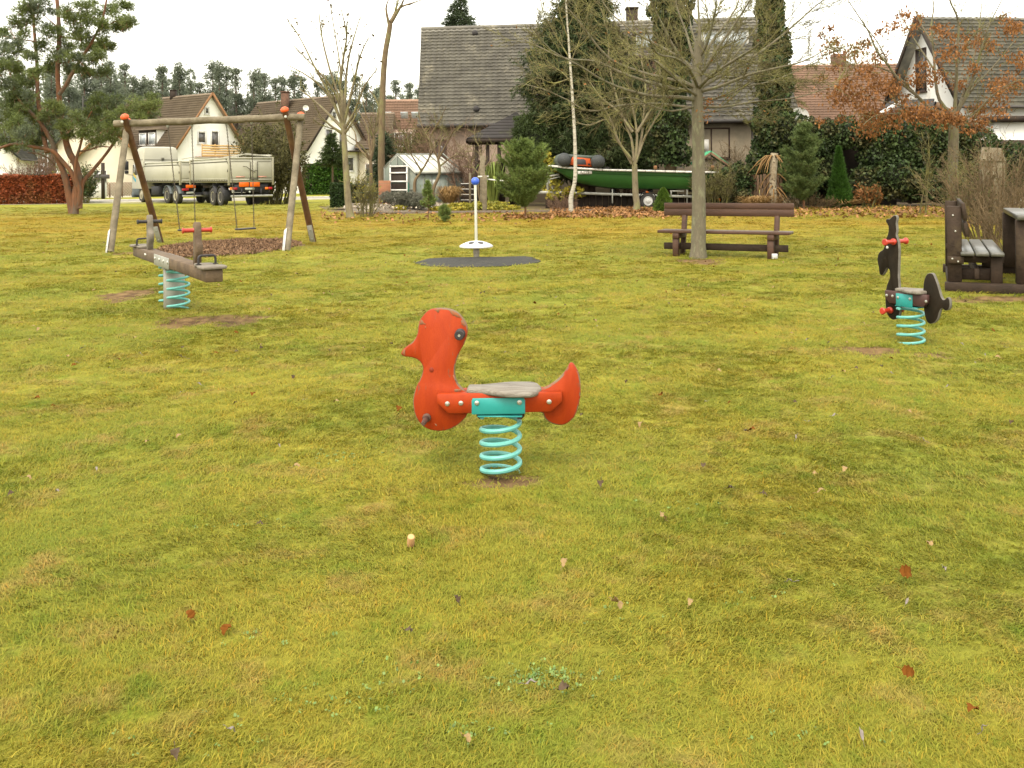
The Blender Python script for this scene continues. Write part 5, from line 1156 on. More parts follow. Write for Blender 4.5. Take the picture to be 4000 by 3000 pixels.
# house A behind the truck
a0=P(684,567,90); g=(.572,.82); r=(-.82,.572)
T,P0,g_,r_=gable_house('gable_house','white gable house with brown roof and slatted balcony behind the lorry',(a0.x,90),g,8.0,r,13,4.45,9.75,MWHITE,MROOFB,rows=24,cols=44,verge=MWOODB)
up=np.array([0,0,1.0]); nA=-r_
def wp(P0,g,r,px,py,off=0): # pixel on the gable plane
    a,z=PL(px,py,P0,g); return a,z
for zx,zy,w,h,b in((1452,990,.95,1.15,1),(1547,1005,.95,1.7,1),(1489,797,.5,.65,1)):
    a,z=wp(P0,g_,r_,zx/1.843,zy/1.843); window(T,P0+g_*a+up*z,g_,nA,w+.1,h+.1,bars=1,t=.15)
a0_,z_=wp(P0,g_,r_,1400/1.843,1040/1.843); a1_,z2=wp(P0,g_,r_,1675/1.843,1115/1.843)
mb=MB()
for k in range(5): mb.box(P0+g_*(a0_+a1_)/2+nA*1.2+up*(z_-.12-k*.24),(abs(a1_-a0_),.03,.17),np.array([g_,nA,up]).T)
for k in range(4): mb.box(P0+g_*(a0_+(a1_-a0_)*k/3)+nA*1.16+up*(z_-.55),(.08,.06,1.2),np.array([g_,nA,up]).T)
bal=mb.build('balcony_railing',MLATH,T)
mb=MB(); mb.box(P0+g_*(a0_+a1_)/2+nA*.62+up*(z_-1.25),(abs(a1_-a0_),1.22,.14),np.array([g_,nA,up]).T); mb.build('balcony_floor',MWOODB,T)
# chimney, dormer
mb=MB(); q=P0+g_*4.0+r_*5.8; mb.box(q+up*9.9,(.55,.6,1.0)); mb.box(q+up*10.42,(.65,.7,.08)); mb.build('chimney',MWOODD,T)
q=P0+g_*.25+r_*4.6+up*5.3; dm=MB(); R=np.array([r_,g_,up]).T
dm.box(q+g_*1.0,(2.9,2.2,1.7),R); d_=dm.build('dormer',MWOODD,T)
mb=MB(); mb.bar(q-r_*1.75+g_*1.0+up*.92,q+r_*1.75+g_*1.0+up*.92,2.6,.12); mb.build('dormer_roof',MROOFB,T)
for k in(-.75,.75): window(T,q+r_*k-g_*.11,r_,-g_,1.1,1.2,gm=MGLASSB)
mb=MB(); mb.ngon([q-r_*1.47+up*-.85-g_*.1,q-r_*1.47+g_*1.9+up*.85,q-r_*1.47+up*.85-g_*.1]); mb.build('dormer_cheek',MWHITE,T)
for k,w in((2.6,1.3),(5.6,1.3),(9.6,1.7)): window(T,P0+r_*k+up*2.6,r_,-g_,w,1.5,bars=2,hb=0)
# low annex at left with its own gable (cream)
b0=P(300,600,88)
T2,P2,g2,r2=gable_house('gable_annex','low cream gable annex with grey-brown roof seen through the pine branches',(b0.x,88),(.95,.31),5.6,(-.31,.95),4,3.4,6.3,MCREAM,MROOFB,rows=12,cols=18,verge=MWOODB)
window(T2,P2+g2*2.0+up*1.6,g2,-r2,1.2,1.3,bars=2)
# far left house
c0=P(-190,600,84)
T3,P3,g3,r3=gable_house('gable_house','white house with grey roof at the far left edge above the red hedge',(c0.x,84),(.96,.28),5.2,(-.28,.96),8,3.6,6.0,MWHITE,MROOFD,rows=12,cols=18)
m=MB(); m.box(P3+g3*4.5-r3*.08+up*.9,(.8,.08,2.2),np.array([g3,-r3,up]).T); m.build('door',MREDW,T3)
T3b,_,_,_=gable_house('gable_house','distant cream house with dark gable hidden behind the pine crown',(P(225,500,108).x,108),(.95,.3),5.5,(-.3,.95),9,5.5,8.7,MCREAM,MROOFB,rows=12,cols=18)
m=MB(); q=P(324,425,90); m.tube([q-Vector((0,0,2)),q+Vector((0,0,1.2))],.05,5); m.tube([q+Vector((0,0,.9)),q+Vector((1.6,0,.8))],.03,4); 
for k in range(6): m.tube([q+Vector((.2+k*.25,-.3,.85)),q+Vector((.2+k*.25,.3,.85))],.02,4)
tag(m.build('roof_aerial',MGUT,loc=tuple(q)),'thin television aerial on a mast rising above the pine branches','aerial')
# house B
b=P(1201,567,95)
T4,P4,g4,r4=gable_house('gable_house','white steep-gabled house with brown roof, dish and brick chimney behind the green hedge',(b.x,95),(.625,.78),8.0,(-.78,.625),13,4.6,9.85,MWHITE,MROOFB,rows=24,cols=44,verge=MWOODD)
n4=-r4
for zx,zy,w,h in((895,972,1.0,1.25),(990,1012,1.0,2.2),(1045,1182,1.0,1.5),(930,830,.6,.8)):
    a,z=PL(800+zx/1.843,zy/1.843,P4,g4); window(T4,P4+g4*a+up*z,g4,n4,w+.1,h+.1,t=.14)
a,z=PL(800+1035/1.843,1090/1.843,P4,g4); m=MB(); m.box(P4+g4*a+n4*.6+up*z,(2.8,1.2,.12),np.array([g4,n4,up]).T); m.build('canopy',MWOODD,T4)
m=MB(); q=P4+g4*2.9+r4*7.2; m.box(q+up*9.3,(.75,.75,2.6)); m.box(q+up*10.62,(.9,.9,.12)); m.build('chimney',MBRICK,T4)
def dish(parent,p,nrm_,R=.42):
    m=MB(); m.lathe([(.02,0),(R*.5,.03),(R*.85,.09),(R,.13)],tuple(p),18,nrm_,cap=False); m.lathe([(R,.132),(R*.85,.092),(R*.5,.032),(.02,.002)],tuple(p),18,nrm_,cap=False)
    p=np.array(tuple(p)); n=nrm(nrm_); m.tube([p+np.array([0,0,-R*.9]),p+n*.5],.012,5); m.tube([p-n*.02,p-n*.25+np.array([0,0,-.35])],.025,6); return m.build('satellite_dish',MDISHM,parent,smooth=True)
q=P(1194,423,95.0); dish(T4,q,(.35,-.9,.25),.30)
# roofs facing the viewer between and behind the gables
def slope_house(name,label,x0,x1,pe,pr,Y,dY,rm,wm,rows=14,cols=24,dp=4):
    eL=P(x0,pe,Y);eR=P(x1,pe,Y);rL=P(x0,pr,Y+dY);rR=P(x1,pr,Y+dY); eL.z=eR.z=(eL.z+eR.z)/2; rL.z=rR.z=(rL.z+rR.z)/2
    rR.x=eR.x;rL.x=eL.x; T=thing(name,label,'house',((eL.x+eR.x)/2,Y+dY,0)); tile_roof('roof',eL,eR,rR,rL,rm,T,rows,cols); tile_roof('rear_roof',(eL.x,Y+2*dY,eL.z),(eR.x,Y+2*dY,eR.z),rR,rL,rm,T,8,12)
    m=MB(); x0_,x1_=eL.x+.4,eR.x-.4; z=eL.z-.1; o=m.addv([(x0_,Y+.5,-.3),(x0_,Y+2*dY-.5,-.3),(x0_,Y+2*dY-.5,z),(x0_,Y+dY,rL.z-.25),(x0_,Y+.5,z),(x1_,Y+.5,-.3),(x1_,Y+2*dY-.5,-.3),(x1_,Y+2*dY-.5,z),(x1_,Y+dY,rL.z-.25),(x1_,Y+.5,z)])
    m.ng+=[[o,o+4,o+3,o+2,o+1],[o+5,o+6,o+7,o+8,o+9],[o,o+5,o+9,o+4],[o+1,o+2,o+7,o+6]]; m.build('wall',wm,T); m=MB(); m.tube([eL+Vector((0,-.05,0)),eR+Vector((0,-.05,0))],.08,6); m.build('gutter',MGUT,T); return T,eL,eR
T5,_,_=slope_house('row_house','brown-roofed house half hidden between the two white gables',868,1160,600,447,118,5,MROOFB,MWHITE); m=MB(); q=P(907,437,122); m.box(tuple(q),(.9,.9,1.6)); m.build('chimney',MGUT,T5)
T6,eL,eR=slope_house('row_house','reddish-brown roofed house with white skylights behind the tall bare trunk',1470,1790,600,388,104,6,MROOFR,MPINK,20,30)
for px in(1516,1580,1622):
    q=P(px,455,107.6); m=MB(); m.bbox(tuple(q),(.8,.10,1.3),np.array([(1,0,0),(0,.72,-.69),(0,.69,.72)]),.01); m.build('skylight',MGLASSB,T6)
q=P(1560,545,104.6); m=MB(); m.box((q.x,q.y+.8,q.z),(3.4,2.4,2.2)); dm_=m.build('dormer',MPINK,T6); window(T6,(q.x,q.y-.42,q.z),(1,0,0),(0,-1,0),2.8,1.5,bars=3)
T7,eL,eR=slope_house('row_house','dark brown roofed house right of the steep white gable behind the fruit tree',1385,1520,580,440,99.5,5,MROOFB,MCREAM,14,16); window(T7,(eL.x+1.6,99.9,2.2),(1,0,0),(0,-1,0),1.1,1.2)
# ---- the big grey-roofed house
def big_house():
    EL=P(1632,490,48.0); ER=P(3130,464,45.4); ze=(EL.z+ER.z)/2; EL.z=ER.z=ze; d=nrm((ER.x-EL.x,ER.y-EL.y,0)); n=np.array([d[1],-d[0],0]); bk=-n; L=(ER-EL).length
    EL=np.array(tuple(EL)); run=5.0; D0=EL+bk*run; _,z=PL(1646,116,D0,d); 
    aR=PL(2965,80,D0,d)[0]; zr=(z+PL(2960,80,D0,d)[1])/2
    T=thing('large_house','long grey-beige house with big grey tiled roof behind the boat and conifers','house',EL+d*L/2+bk*4)
    D0=np.array([D0[0],D0[1],zr])+d*PL(1646,116,D0,d)[0]; C0=D0+d*(aR-PL(1646,116,EL+bk*run,d)[0]); B0=EL+d*L
    tile_roof('roof',EL,EL+d*(aR),C0,D0,MROOFG,T,28,int(aR/.32),.045,.07)
    # right wing of the eaves lower hip running on to the right
    hip=EL+d*aR; m_=tile_roof('hip_roof',hip+up*.0,B0,hip+d*.9+bk*2.9+up*(zr-ze)*.58,hip+bk*2.9+up*(zr-ze)*.58,MROOFG,T,16,9)
    tile_roof('rear_roof',D0+bk*run*1.0+up*(ze-zr),C0+bk*run+up*(ze-zr),C0,D0,MROOFG,T,14,int(aR/.6))
    m=MB(); m.tube([D0+up*.06,C0+up*.06],.12,8); m.build('ridge',MROOFG,T)
    m=MB(); m.tube([EL-up*.04+n*.08,B0-up*.04+n*.08],.085,8); m.build('gutter',MGUT,T)
    # walls: left pinkish part, right beige part
    w0=EL+bk*.55+d*.45; 
    a1=PL(2080,600,w0,d)[0]; a2=PL(2955,600,w0,d)[0]; R=np.array([d,n,up]).T
    m=MB(); m.box(w0+d*a1/2+bk*4.6+up*(ze/2-.25-ze),(a1,9.2,ze+.3),R) if False else m.box((w0+d*a1/2+bk*4.4)*np.array([1,1,0])+up*(ze/2-.1),(a1,8.8,ze),R); m.build('wall',MPINK,T)
    m=MB(); m.box((w0+d*(a1+a2)/2+bk*4.35)*np.array([1,1,0])+up*(ze/2-.1),(a2-a1,8.9,ze),R); m.build('wall',MBEIGE,T)
    for s,e in((0.45,0),(aR-.2,1)):
        b=EL+d*s; m=MB(); m.ngon([b*np.array([1,1,0])+up*(ze-.15)+bk*.55,b*np.array([1,1,0])+up*(ze-.15)+bk*(2*run-.55),(D0+d*s)*np.array([1,1,0])+up*(zr-.35)]); m.build('gable_wall',MWOODD,T)
    m=MB(); b=EL+bk*.3; m.bar(b-up*.10,b+d*L-up*.10,.5,.04); m.build('soffit',MWOODD,T)
    base=w0*np.array([1,1,0])
    def win(x0,y0,x1,y1,fm,gm,bars=1,off=.05):
        q=base+n*off; aa,zz=PL(x0,y0,q,d); ab,zb=PL(x1,y1,q,d); window(T,q+d*(aa+ab)/2+up*(zz+zb)/2,d,n,abs(ab-aa),abs(zz-zb),fm,gm,bars)
    win(2706,500,2852,618,MFRB,MGLASS,2,.08); win(2500,520,2562,622,MFRW,MGLASS,1,.08); win(2160,520,2240,620,MFRB,MGLASS,1,.05); win(2380,520,2450,622,MFRW,MGLASS,1,.08)
    win(1700,545,1745,640,MFRB,MGLASS,1,-.0)
    # white sun blind in the window
    aa,zz=PL(2746,545,base+n*.13,d); ab,zb=PL(2769,592,base+n*.13,d); m=MB(); m.box(base+n*.15+d*(aa+ab)/2+up*(zz+zb)/2,(abs(ab-aa),.03,abs(zz-zb)),R); m.build('blind',MFRW,T)
    # shed dormers with pale fronts
    sl=np.array(D0-EL); sl=sl/np.linalg.norm(sl)
    for (x0,y0,x1,y1) in((2742,119,2925,193),(2484,132,2555,200)):
        f=.0; 
        t1=.80; q=base+bk*(run*.62); aa,zz=PL(x0,y0,q,d); ab,zb=PL(x1,y1,q,d)
        tz=zz; m=MB(); m.box(q+d*(aa+ab)/2+bk*.8+up*((zz+zb)/2),(abs(ab-aa),1.6,abs(zz-zb)),R); dd=m.build('dormer',MFRW,T)
        m=MB(); m.bar(q+d*(aa-.2)+bk*.8+up*(zz+.06),q+d*(ab+.2)+bk*.8+up*(zz+.06),2.0,.10); m.build('dormer_roof',MROOFG,T)
        m=MB(); m.box(q+d*(aa+ab)/2+n*.012+up*((zz+zb)/2),(abs(ab-aa)*.9,.04,abs(zz-zb)*.72),R); m.build('dormer_pane',MGLASSB,dd)
    # attic dormer with window
    q=base+bk*(run*.30); aa,zz=PL(2440,225,q,d); ab,zb=PL(2560,345,q,d)
    m=MB(); m.box(q+d*(aa+ab)/2+bk*1.1+up*(zz+zb)/2,(ab-aa,2.2,abs(zz-zb)),R); m.build('dormer',MWOODD,T)
    m=MB(); m.bar(q+d*(aa-.3)+bk*1.0+up*(zz+.08),q+d*(ab+.3)+bk*1.0+up*(zz+.08),2.7,.14); m.build('dormer_roof',MROOFG,T)
    for x0,x1 in((2410+35,2475),(2483,2515)):
        aa,zz=PL(x0,268,q,d); ab,zb=PL(x1,312,q,d); window(T,q+d*(aa+ab)/2+n*.02+up*(zz+zb)/2,d,n,ab-aa,abs(zz-zb),MFRW,MGLASSB)
    # chimney, roof vents, dish
    q=base+bk*(run+.6); a,z=PL(2468,60,q,d); m=MB(); m.box(q+d*a+up*(zr+.1),(.6,.6,1.8)); m.box(q+d*a+up*(zr+1.02),(.7,.7,.10)); m.build('chimney',MWOODD,T)
    for px,py,f in((1856,160,.92),(1861,437,.12),(2070,410,.2)):
        q=EL+bk*run*f; a,z=PL(px,py,q,d); p=q*np.array([1,1,0])+d*a+up*(ze+(zr-ze)*f+.08); m=MB(); m.lathe([(.16,0),(.16,.12),(.10,.22),(.02,.25)],p,12,n*.7+up*.7); m.build('roof_vent',MFELT,T)
    p=P(3122,458,42.3); dish(T,p,(-.2,-.95,.2),.42)
    m=MB(); q=base+n*.02; a,_=PL(2938,600,q,d); m.tube([q+d*a+n*.06+up*.1,q+d*a+n*.06+up*(ze-.1)],.05,7); m.build('downpipe',MGUT,T)
    return T,EL,d,n,bk
big_house()

# ---- right houses
fL=P(3075,498,58);fR=P(3640,500,58);gL=P(3085,254,63.5);gR=P(3640,246,63.5)
T8=thing('roofed_house','house with broad red-brown tiled roof behind the ivy hedge','house',((fL.x+fR.x)/2,60,0))
zz=(fL.z+fR.z)/2; fL.z=fR.z=zz; tile_roof('roof',fL,fR,gR,gL,MROOFR,T8,26,34); 
m=MB(); m.box(((fL.x+fR.x)/2,62.5,zz/2-.1),(fR.x-fL.x-1,8,zz)); m.build('wall',MPINK,T8); m=MB(); m.tube([fL,fR],.09,6); m.build('gutter',MGUT,T8)
gb=gR.copy(); m=MB(); q=P(3275,250,63.5); m.box(tuple(q),(.8,.8,1.3)); m.build('chimney',MBRICK,T8)
tile_roof('rear_roof',(gL.x,gL.y+5.5,zz),(gR.x,gR.y+5.5,zz),gR,gL,MROOFR,T8,12,20)
# white gable house with dark roof (upper right)
near=P(3768,392,44.0); far=P(3496,385,50.5); g=nrm((near.x-far.x,near.y-far.y,0)); w=math.hypot(near.x-far.x,near.y-far.y)
rr=np.array([-g[1],g[0],0]); 
if rr[0]<0: rr=-rr
apex=P(3602,68,47.0)
T9,P9,g9,r9=gable_house('gable_house','tall white gable house with dark tiled roof behind the rust-leaved oak',(far.x,far.y),g,w,rr,13,(near.z+far.z)/2,apex.z,MWHITE,MROOFD,rows=24,cols=40,verge=MWOODD,over=.55)
a,z=PL(3100+920/1.843,505/1.843,P9,g9); window(T9,P9+g9*a+up*z,g9,-r9,1.0,2.2,MFRB,MGLASS)
# lower lean-to and dark timber parts in front of it
T10=thing('carport','low grey felt carport roof with white bargeboard over the ivy hedge','carport',tuple(P(3500,800,41)*1.0))
cA=P(3330,500,41.5);cB=P(3560,500,40.5);cC=P(3650,385,44);cD=P(3480,392,45)
m=MB(); 
def slab(m,L,t=.10):
    L=[np.array(tuple(q)) for q in L]; n=nrm(np.cross(L[1]-L[0],L[3]-L[0])); n=n if n[2]>0 else -n
    m.quads(L+[q-n*t for q in L],[[0,1,2,3],[7,6,5,4],[0,4,5,1],[1,5,6,2],[2,6,7,3],[3,7,4,0]])
slab(m,[cA,cB,cC,cD]); m.build('roof',MFELT,T10)
m=MB(); m.bar(P(3412,462,40.8),P(3515,402,43.0),.06,.22); m.build('bargeboard',MFRW,T10)
for q in(cA,cB): m=MB(); m.tube([(q.x,q.y+.2,-.1),(q.x,q.y+.2,q.z-.1)],.07,6); m.build('post',MWOODD,T10)
T11=thing('timber_porch','dark timber gabled porch below the white gable house','porch',tuple(P(3740,800,41)))
pk=P(3655,396,41);pl=P(3560,500,41);pr=P(3880,520,41)
m=MB(); slab(m,[pk,pr,pr+Vector((0,3,0)),pk+Vector((0,3,0))],.16); m.build('roof',MROOFD,T11); m=MB(); slab(m,[pl,pk,pk+Vector((0,3,0)),pl+Vector((0,3,0))],.16); m.build('roof',MFELT,T11)
m=MB(); m.bar(pk-Vector((0,.05,.12)),pr-Vector((0,.05,.12)),.06,.22); m.build('bargeboard',MWOODF,T11)
m=MB(); m.ngon([pl+Vector((0,.4,-.1)),pr+Vector((0,.4,-.1)),pk+Vector((0,.4,-.2))]); m.box(((pl.x+pr.x)/2,42.8,pl.z/2-.1),(pr.x-pl.x-.6,2.6,pl.z)); m.build('wall',MWOODD,T11)
T12=thing('white_garage','white rendered garage with flat roof at the right edge behind the shrubs','garage',tuple(P(3950,800,43)))
q0=P(3890,470,43);q1=P(4200,470,43); m=MB(); m.box(((q0.x+q1.x)/2,45,q0.z/2-.1),(q1.x-q0.x,4,q0.z)); m.build('wall',MWHITE,T12)
m=MB(); m.box(((q0.x+q1.x)/2,44.9,q0.z+.05),(q1.x-q0.x+.5,4.6,.25)); m.build('roof',MWOODD,T12)
m=MB(); q=P(3950,590,42.9); m.box(tuple(q),(1.6,.06,1.0)); m.build('window',MWOODD,T12)
# weathered board standing in the shrubs
q=P(3877,770,24); q.z=0; m=MB(); m.prism([(-.31,0),(.31,0),(.31,1.7),(.22,1.95),(-.25,1.98),(-.31,1.7)],tuple(q),(1,0,0),(0,1,0),.08,.01); m.prism([(-.31,1.62),(.31,1.62),(.31,1.66),(-.31,1.66)],(q.x,q.y-.06,0),(1,0,0),(0,1,0),.03,.005)
tag(m.build('grey_board',MGREYW,loc=tuple(q)),'pale weathered upright board behind the brown shrubs at the right','board')

# ---- greenhouse
def greenhouse():
    Y=44; c=lambda x,y,Yy=Y:P(1200+x/3.13,550+y/3.13,Yy)
    A=c(932,300);Ap=c(1060,165);B=c(1318,385,Y-.9)
    fr=M('greenhouse_frame',(0.20,0.21,0.18),(0.14,0.15,0.13),scale=3,rough=.6)
    gl=M('greenhouse_pane',(0.20,0.23,0.20),(0.14,0.17,0.145),scale=1.5,rough=.25,spec=.6,c3=(0.30,0.30,0.25),s3=.8)
    gr=M('greenhouse_roof_sheet',(0.60,0.60,0.54),(0.52,0.52,0.46),scale=1.2,rough=.35,c3=(0.40,0.38,0.30),s3=2,t3=(.6,.75))
    x0=A.x; ze=B.z; w=B.x-A.x; za=Ap.z; yF=Y-.6; T=thing('greenhouse','pale green greenhouse with white roof panels behind the fruit trees','greenhouse',(x0+4,Y+1,0))
    # long body runs to the right, gable end at left front
    xr=c(1895,385,Y-.9).x; g=np.array([B.x-A.x,-.9,0]); g/=np.linalg.norm(g); W=math.hypot(B.x-A.x,.9)
    P0=np.array([A.x,yF+.9,0]); P1=P0+g*W; l=np.array([.985,.17,0]); L=(xr-P1[0])/l[0]
    ap=P0+g*W*.42+up*za
    m=MB(); m.ngon([P0,P1,P1+up*ze,ap,P0+up*(ze+.25)]); m.build('gable_glazing',gl,T)
    m=MB(); slab(m,[P1,P1+l*L,P1+l*L+up*ze,P1+up*ze],.03); m.build('side_glazing',gl,T)
    m=MB(); slab(m,[P1+up*ze-np.array([0,.15,.04]),P1+l*L+up*ze-np.array([0,.15,.04]),ap+l*(L-.3),ap-l*.05],.04); m.build('roof_panel',gr,T)
    m=MB(); slab(m,[P0+up*(ze+.25),P0+up*(ze+.25)+l*L,ap+l*(L-.3),ap],.04); m.build('roof_panel',gr,T)
    m=MB(); b=lambda p,q,w_=.06: m.bar(np.array(tuple(p)),np.array(tuple(q)),w_,w_)
    off=-np.array([-g[1],g[0],0])*.03
    b(P0+up*(ze+.25),ap);b(ap,P1+up*ze);b(P0,P0+up*(ze+.25));b(P1,P1+up*ze)
    for t in(.2,.42,.62,.8):
        zt=(ze+.25)+(za-ze-.25)*t/.42 if t<=.42 else za+(ze-za)*(t-.42)/.58
        b(P0+g*W*t+off,P0+g*W*t+up*zt+off,.04)
    b(P0+up*ze*.5+off,P1+up*ze*.5+off,.04)
    for k in range(7): 
        q=P1+l*L*k/6-np.array([0,.04,0]); b(q,q+up*ze,.05); 
        b(q+up*(ze+.03),ap+l*L*k/6*.97+up*.03,.05)
    b(P1+l*0+up*ze-np.array([0,.18,.03]),P1+l*L+up*ze-np.array([0,.18,.03]),.08); b(ap,ap+l*L)
    m.build('frame',fr,T)
    m=MB(); q=P0+g*W*.5+off*2; R=np.array([g,off/.03,up]).T; m.box(q+up*1.0,(.95,.04,1.7),R); dr=m.build('door',MWOODD,T)
    m=MB()
    for z in(.35,.75,1.15,1.55,1.85): m.box(q+off*1.5+up*z,(1.0,.05,.07),R)
    for s in(-1,1): m.box(q+off*1.2+g*s*.48+up*1.05,(.06,.05,1.7),R)
    m.build('door_frame',MFRW,dr)
greenhouse()
# ---- gazebo
def gazebo():
    Y=41.5; T=thing('gazebo','dark garden pavilion with felt-covered pyramid roof beside the big conifer','gazebo',tuple(G(1960,805)))
    e0=P(1810,543,Y);e1=P(2075,536,Y); ze=(e0.z+e1.z)/2; xc=(e0.x+e1.x)/2+.15; ap=P(2018,436,Y+1.6); w=(e1.x-e0.x)/2; yc=Y+1.6
    c=[Vector((xc-w,yc-1.6,ze)),Vector((xc+w,yc-1.6,ze)),Vector((xc+w,yc+1.6,ze)),Vector((xc-w,yc+1.6,ze))]
    for i in range(4):
        m=MB(); a,b=c[i],c[(i+1)%4]
        for k in range(9):
            t0,t1=k/9,(k+1)/9; A_,B_=a.lerp(ap,t0),b.lerp(ap,t0); C_,D_=b.lerp(ap,t1),a.lerp(ap,t1); n=Vector(nrm(np.cross(B_-A_,Vector(ap)-A_))); n=n if n.z>0 else -n
            m.quads([A_+n*.012,B_+n*.012,C_+n*.003,D_+n*.003,A_,B_],[[0,1,2,3],[0,4,5,1]])
        m.build('roof_slope',MFELT,T)
    m=MB()
    for i in range(4): m.bar(c[i]-Vector((0,0,.1)),c[(i+1)%4]-Vector((0,0,.1)),.10,.16,ext=-.05)
    m.build('eaves_beam',MWOODD,T)
    for p in(1862,1905,1950,2010):
        q=P(p,600,Y+.3); m=MB(); m.bar((q.x,q.y,-.05),(q.x,q.y,ze-.1),.16,.16,up=(1,0,0)); m.build('post',MWOODD,T)
    for p,w_ in((1882,.35),(1985,.8)):
        q=P(p,600,Y+2.6); m=MB(); m.box((q.x,q.y,1.05),(w_,.06,2.1)); m.build('wall_panel',MWOODD,T)
    m=MB(); q=P(1940,600,Y+2.9); m.box((q.x,q.y,.5),(2.6,.08,1.0)); m.build('wall_panel',MWOODD,T)
gazebo()
# ------------------------------------------------------------------ hedges, shrubs, garden posts
def hedge(name,label,a,b,wid,h,mat,seed,n,lsz=.09,z0=0,lump=.08,core=True,taper=0.0,cat='hedge',roundtop=0.0,flat=0.2):
    """rounded box hedge from ground point a to b"""
    rg=np.random.default_rng(seed); a=np.array((a[0],a[1],0.0)); b=np.array((b[0],b[1],0.0)); d=b-a; L=np.linalg.norm(d); d/=L; nn=np.array([-d[1],d[0],0]); up=np.array([0,0,1.0])
    c=(a+b)/2; c[2]=gz(c[0],c[1]); T=thing(name,label,cat,c)
    m=MB(); R=np.array([d,nn,up]).T; m.box((a+b)/2+up*(z0+(h-z0)*.5-.06),(L-.30,max(.05,wid-.3),h-z0-.22),R); m.build('trunk' if False else 'shade_core',M_CORE,T)  # solid dark box painted as the shade behind the hedge leaves
    # surface samples on 5 faces
    Af=L*h; As=wid*h; At=L*wid; tot=2*Af+2*As+At; k=rg.choice(5,n,p=[Af/tot,Af/tot,As/tot,As/tot,At/tot]); u=rg.uniform(-.5,.5,n);v=rg.uniform(0,1,n);w=rg.uniform(-.5,.5,n)
    dep=1-np.abs(rg.normal(size=n))*.10
    x=np.where(k==2,-.5,np.where(k==3,.5,u)); y=np.where(k==0,-.5,np.where(k==1,.5,w)); z=np.where(k==4,1.0,v)
    hx=x*L*dep; hy=y*wid*dep*(1+taper*(z-.5)); hz=z0+z*(h-z0)*np.where(k==4,dep,1)
    if roundtop: hz=hz-roundtop*(np.abs(x)*2)**3*z
    lp=lump*(np.sin(hx*2.3+seed)+np.sin(hx*5.1+hz*4)*.6+np.sin(hz*3+hx*1.1)*.5)
    hy=hy+np.sign(hy)*lp*(k<2); hz=hz+lp*(k==4)*1.0
    C=a+(b-a)/2+np.outer(hx,d)+np.outer(hy,nn)+np.outer(hz,up); C[:,2]+=[gz(q[0],q[1]) for q in C[:1]][0]
    m=MB(); m.cards(C,lsz,.6,flat=flat,rng=rg); m.build('foliage',mat,T); return T
g0=P(-60,785,61.6);g1=P(268,782,61.8)
hedge('beech_hedge','long rust-red beech hedge at the left behind the pine trunk',(g0.x-2,61.8),(g1.x,62.6),1.2,1.9,ML_BEECH,1,24000,lsz=.16,lump=.05)
g0=P(1185,735,88);g1=P(1345,735,88)
hedge('privet_hedge','bright green clipped hedge below the white gable house',(g0.x,88),(g1.x,88.5),1.8,2.85,ML_HEDG,2,8000,lsz=.24,lump=.08)
g0=G(1275,822);g1=G(1352,822)
hedge('box_hedge','short dark green clipped hedge with flat sides next to the green fence post',(g0.x+.1,g0.y+.7),(g1.x,g1.y+.9),1.0,1.12,ML_DHED,3,7000,lsz=.07,lump=.02,z0=.12)
g0=P(1360,760,43);g1=P(1420,760,43)
hedge('garden_hedge','low olive green hedge behind the young bare maple trunk',(g0.x,43.2),(g1.x,43.4),.9,1.05,ML_SHR,4,2500,lsz=.10)
# ivy wall at right: from post 3050 to 3900
def leafmass(name,label,cl,mat,seed,n,lsz,cat='shrub',core=True,droop=0.0,base=None,stem=None,nspike=None,corek=.62):
    """cl: list of (px,py,Y,rx_m,ry_m,rz_m)"""
    rg=np.random.default_rng(seed); o=base or Vector((P(cl[0][0],cl[0][1],cl[0][2]).x,cl[0][2],0)); T=thing(name,label,cat,o)
    V=sum(q[3]*q[5] for q in cl); Cs=[]; cm=MB()
    for px,py,Y,rx,ry,rz in cl:
        c=np.array(tuple(P(px,py,Y))); k=int(n*rx*rz/V); u=rg.normal(size=(k,3)); u/=np.linalg.norm(u,axis=1)[:,None]; a=np.arctan2(u[:,0],u[:,2]); q=(1-np.abs(rg.normal(size=k))*.16)*(1+.10*np.sin(a*5+px)+.08*np.sin(a*11+py))
        Cs.append(c+u*q[:,None]*np.array([rx,ry,rz])); 
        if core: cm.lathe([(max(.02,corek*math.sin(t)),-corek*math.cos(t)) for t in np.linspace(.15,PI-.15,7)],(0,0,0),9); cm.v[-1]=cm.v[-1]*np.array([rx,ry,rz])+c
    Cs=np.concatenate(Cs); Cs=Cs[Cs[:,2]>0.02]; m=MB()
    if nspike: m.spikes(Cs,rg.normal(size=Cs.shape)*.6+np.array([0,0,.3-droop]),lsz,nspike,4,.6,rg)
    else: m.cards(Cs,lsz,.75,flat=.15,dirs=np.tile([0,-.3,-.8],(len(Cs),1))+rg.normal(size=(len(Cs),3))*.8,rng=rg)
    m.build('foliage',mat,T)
    if core: cm.build('shade_core',M_CORE,T)  # dark lumps painted as the shade behind the leaves
    if stem:
        sm=MB(); sm.tube(stem[0],stem[1],8); sm.build('trunk',MB_ORG,T,smooth=True)
    return T
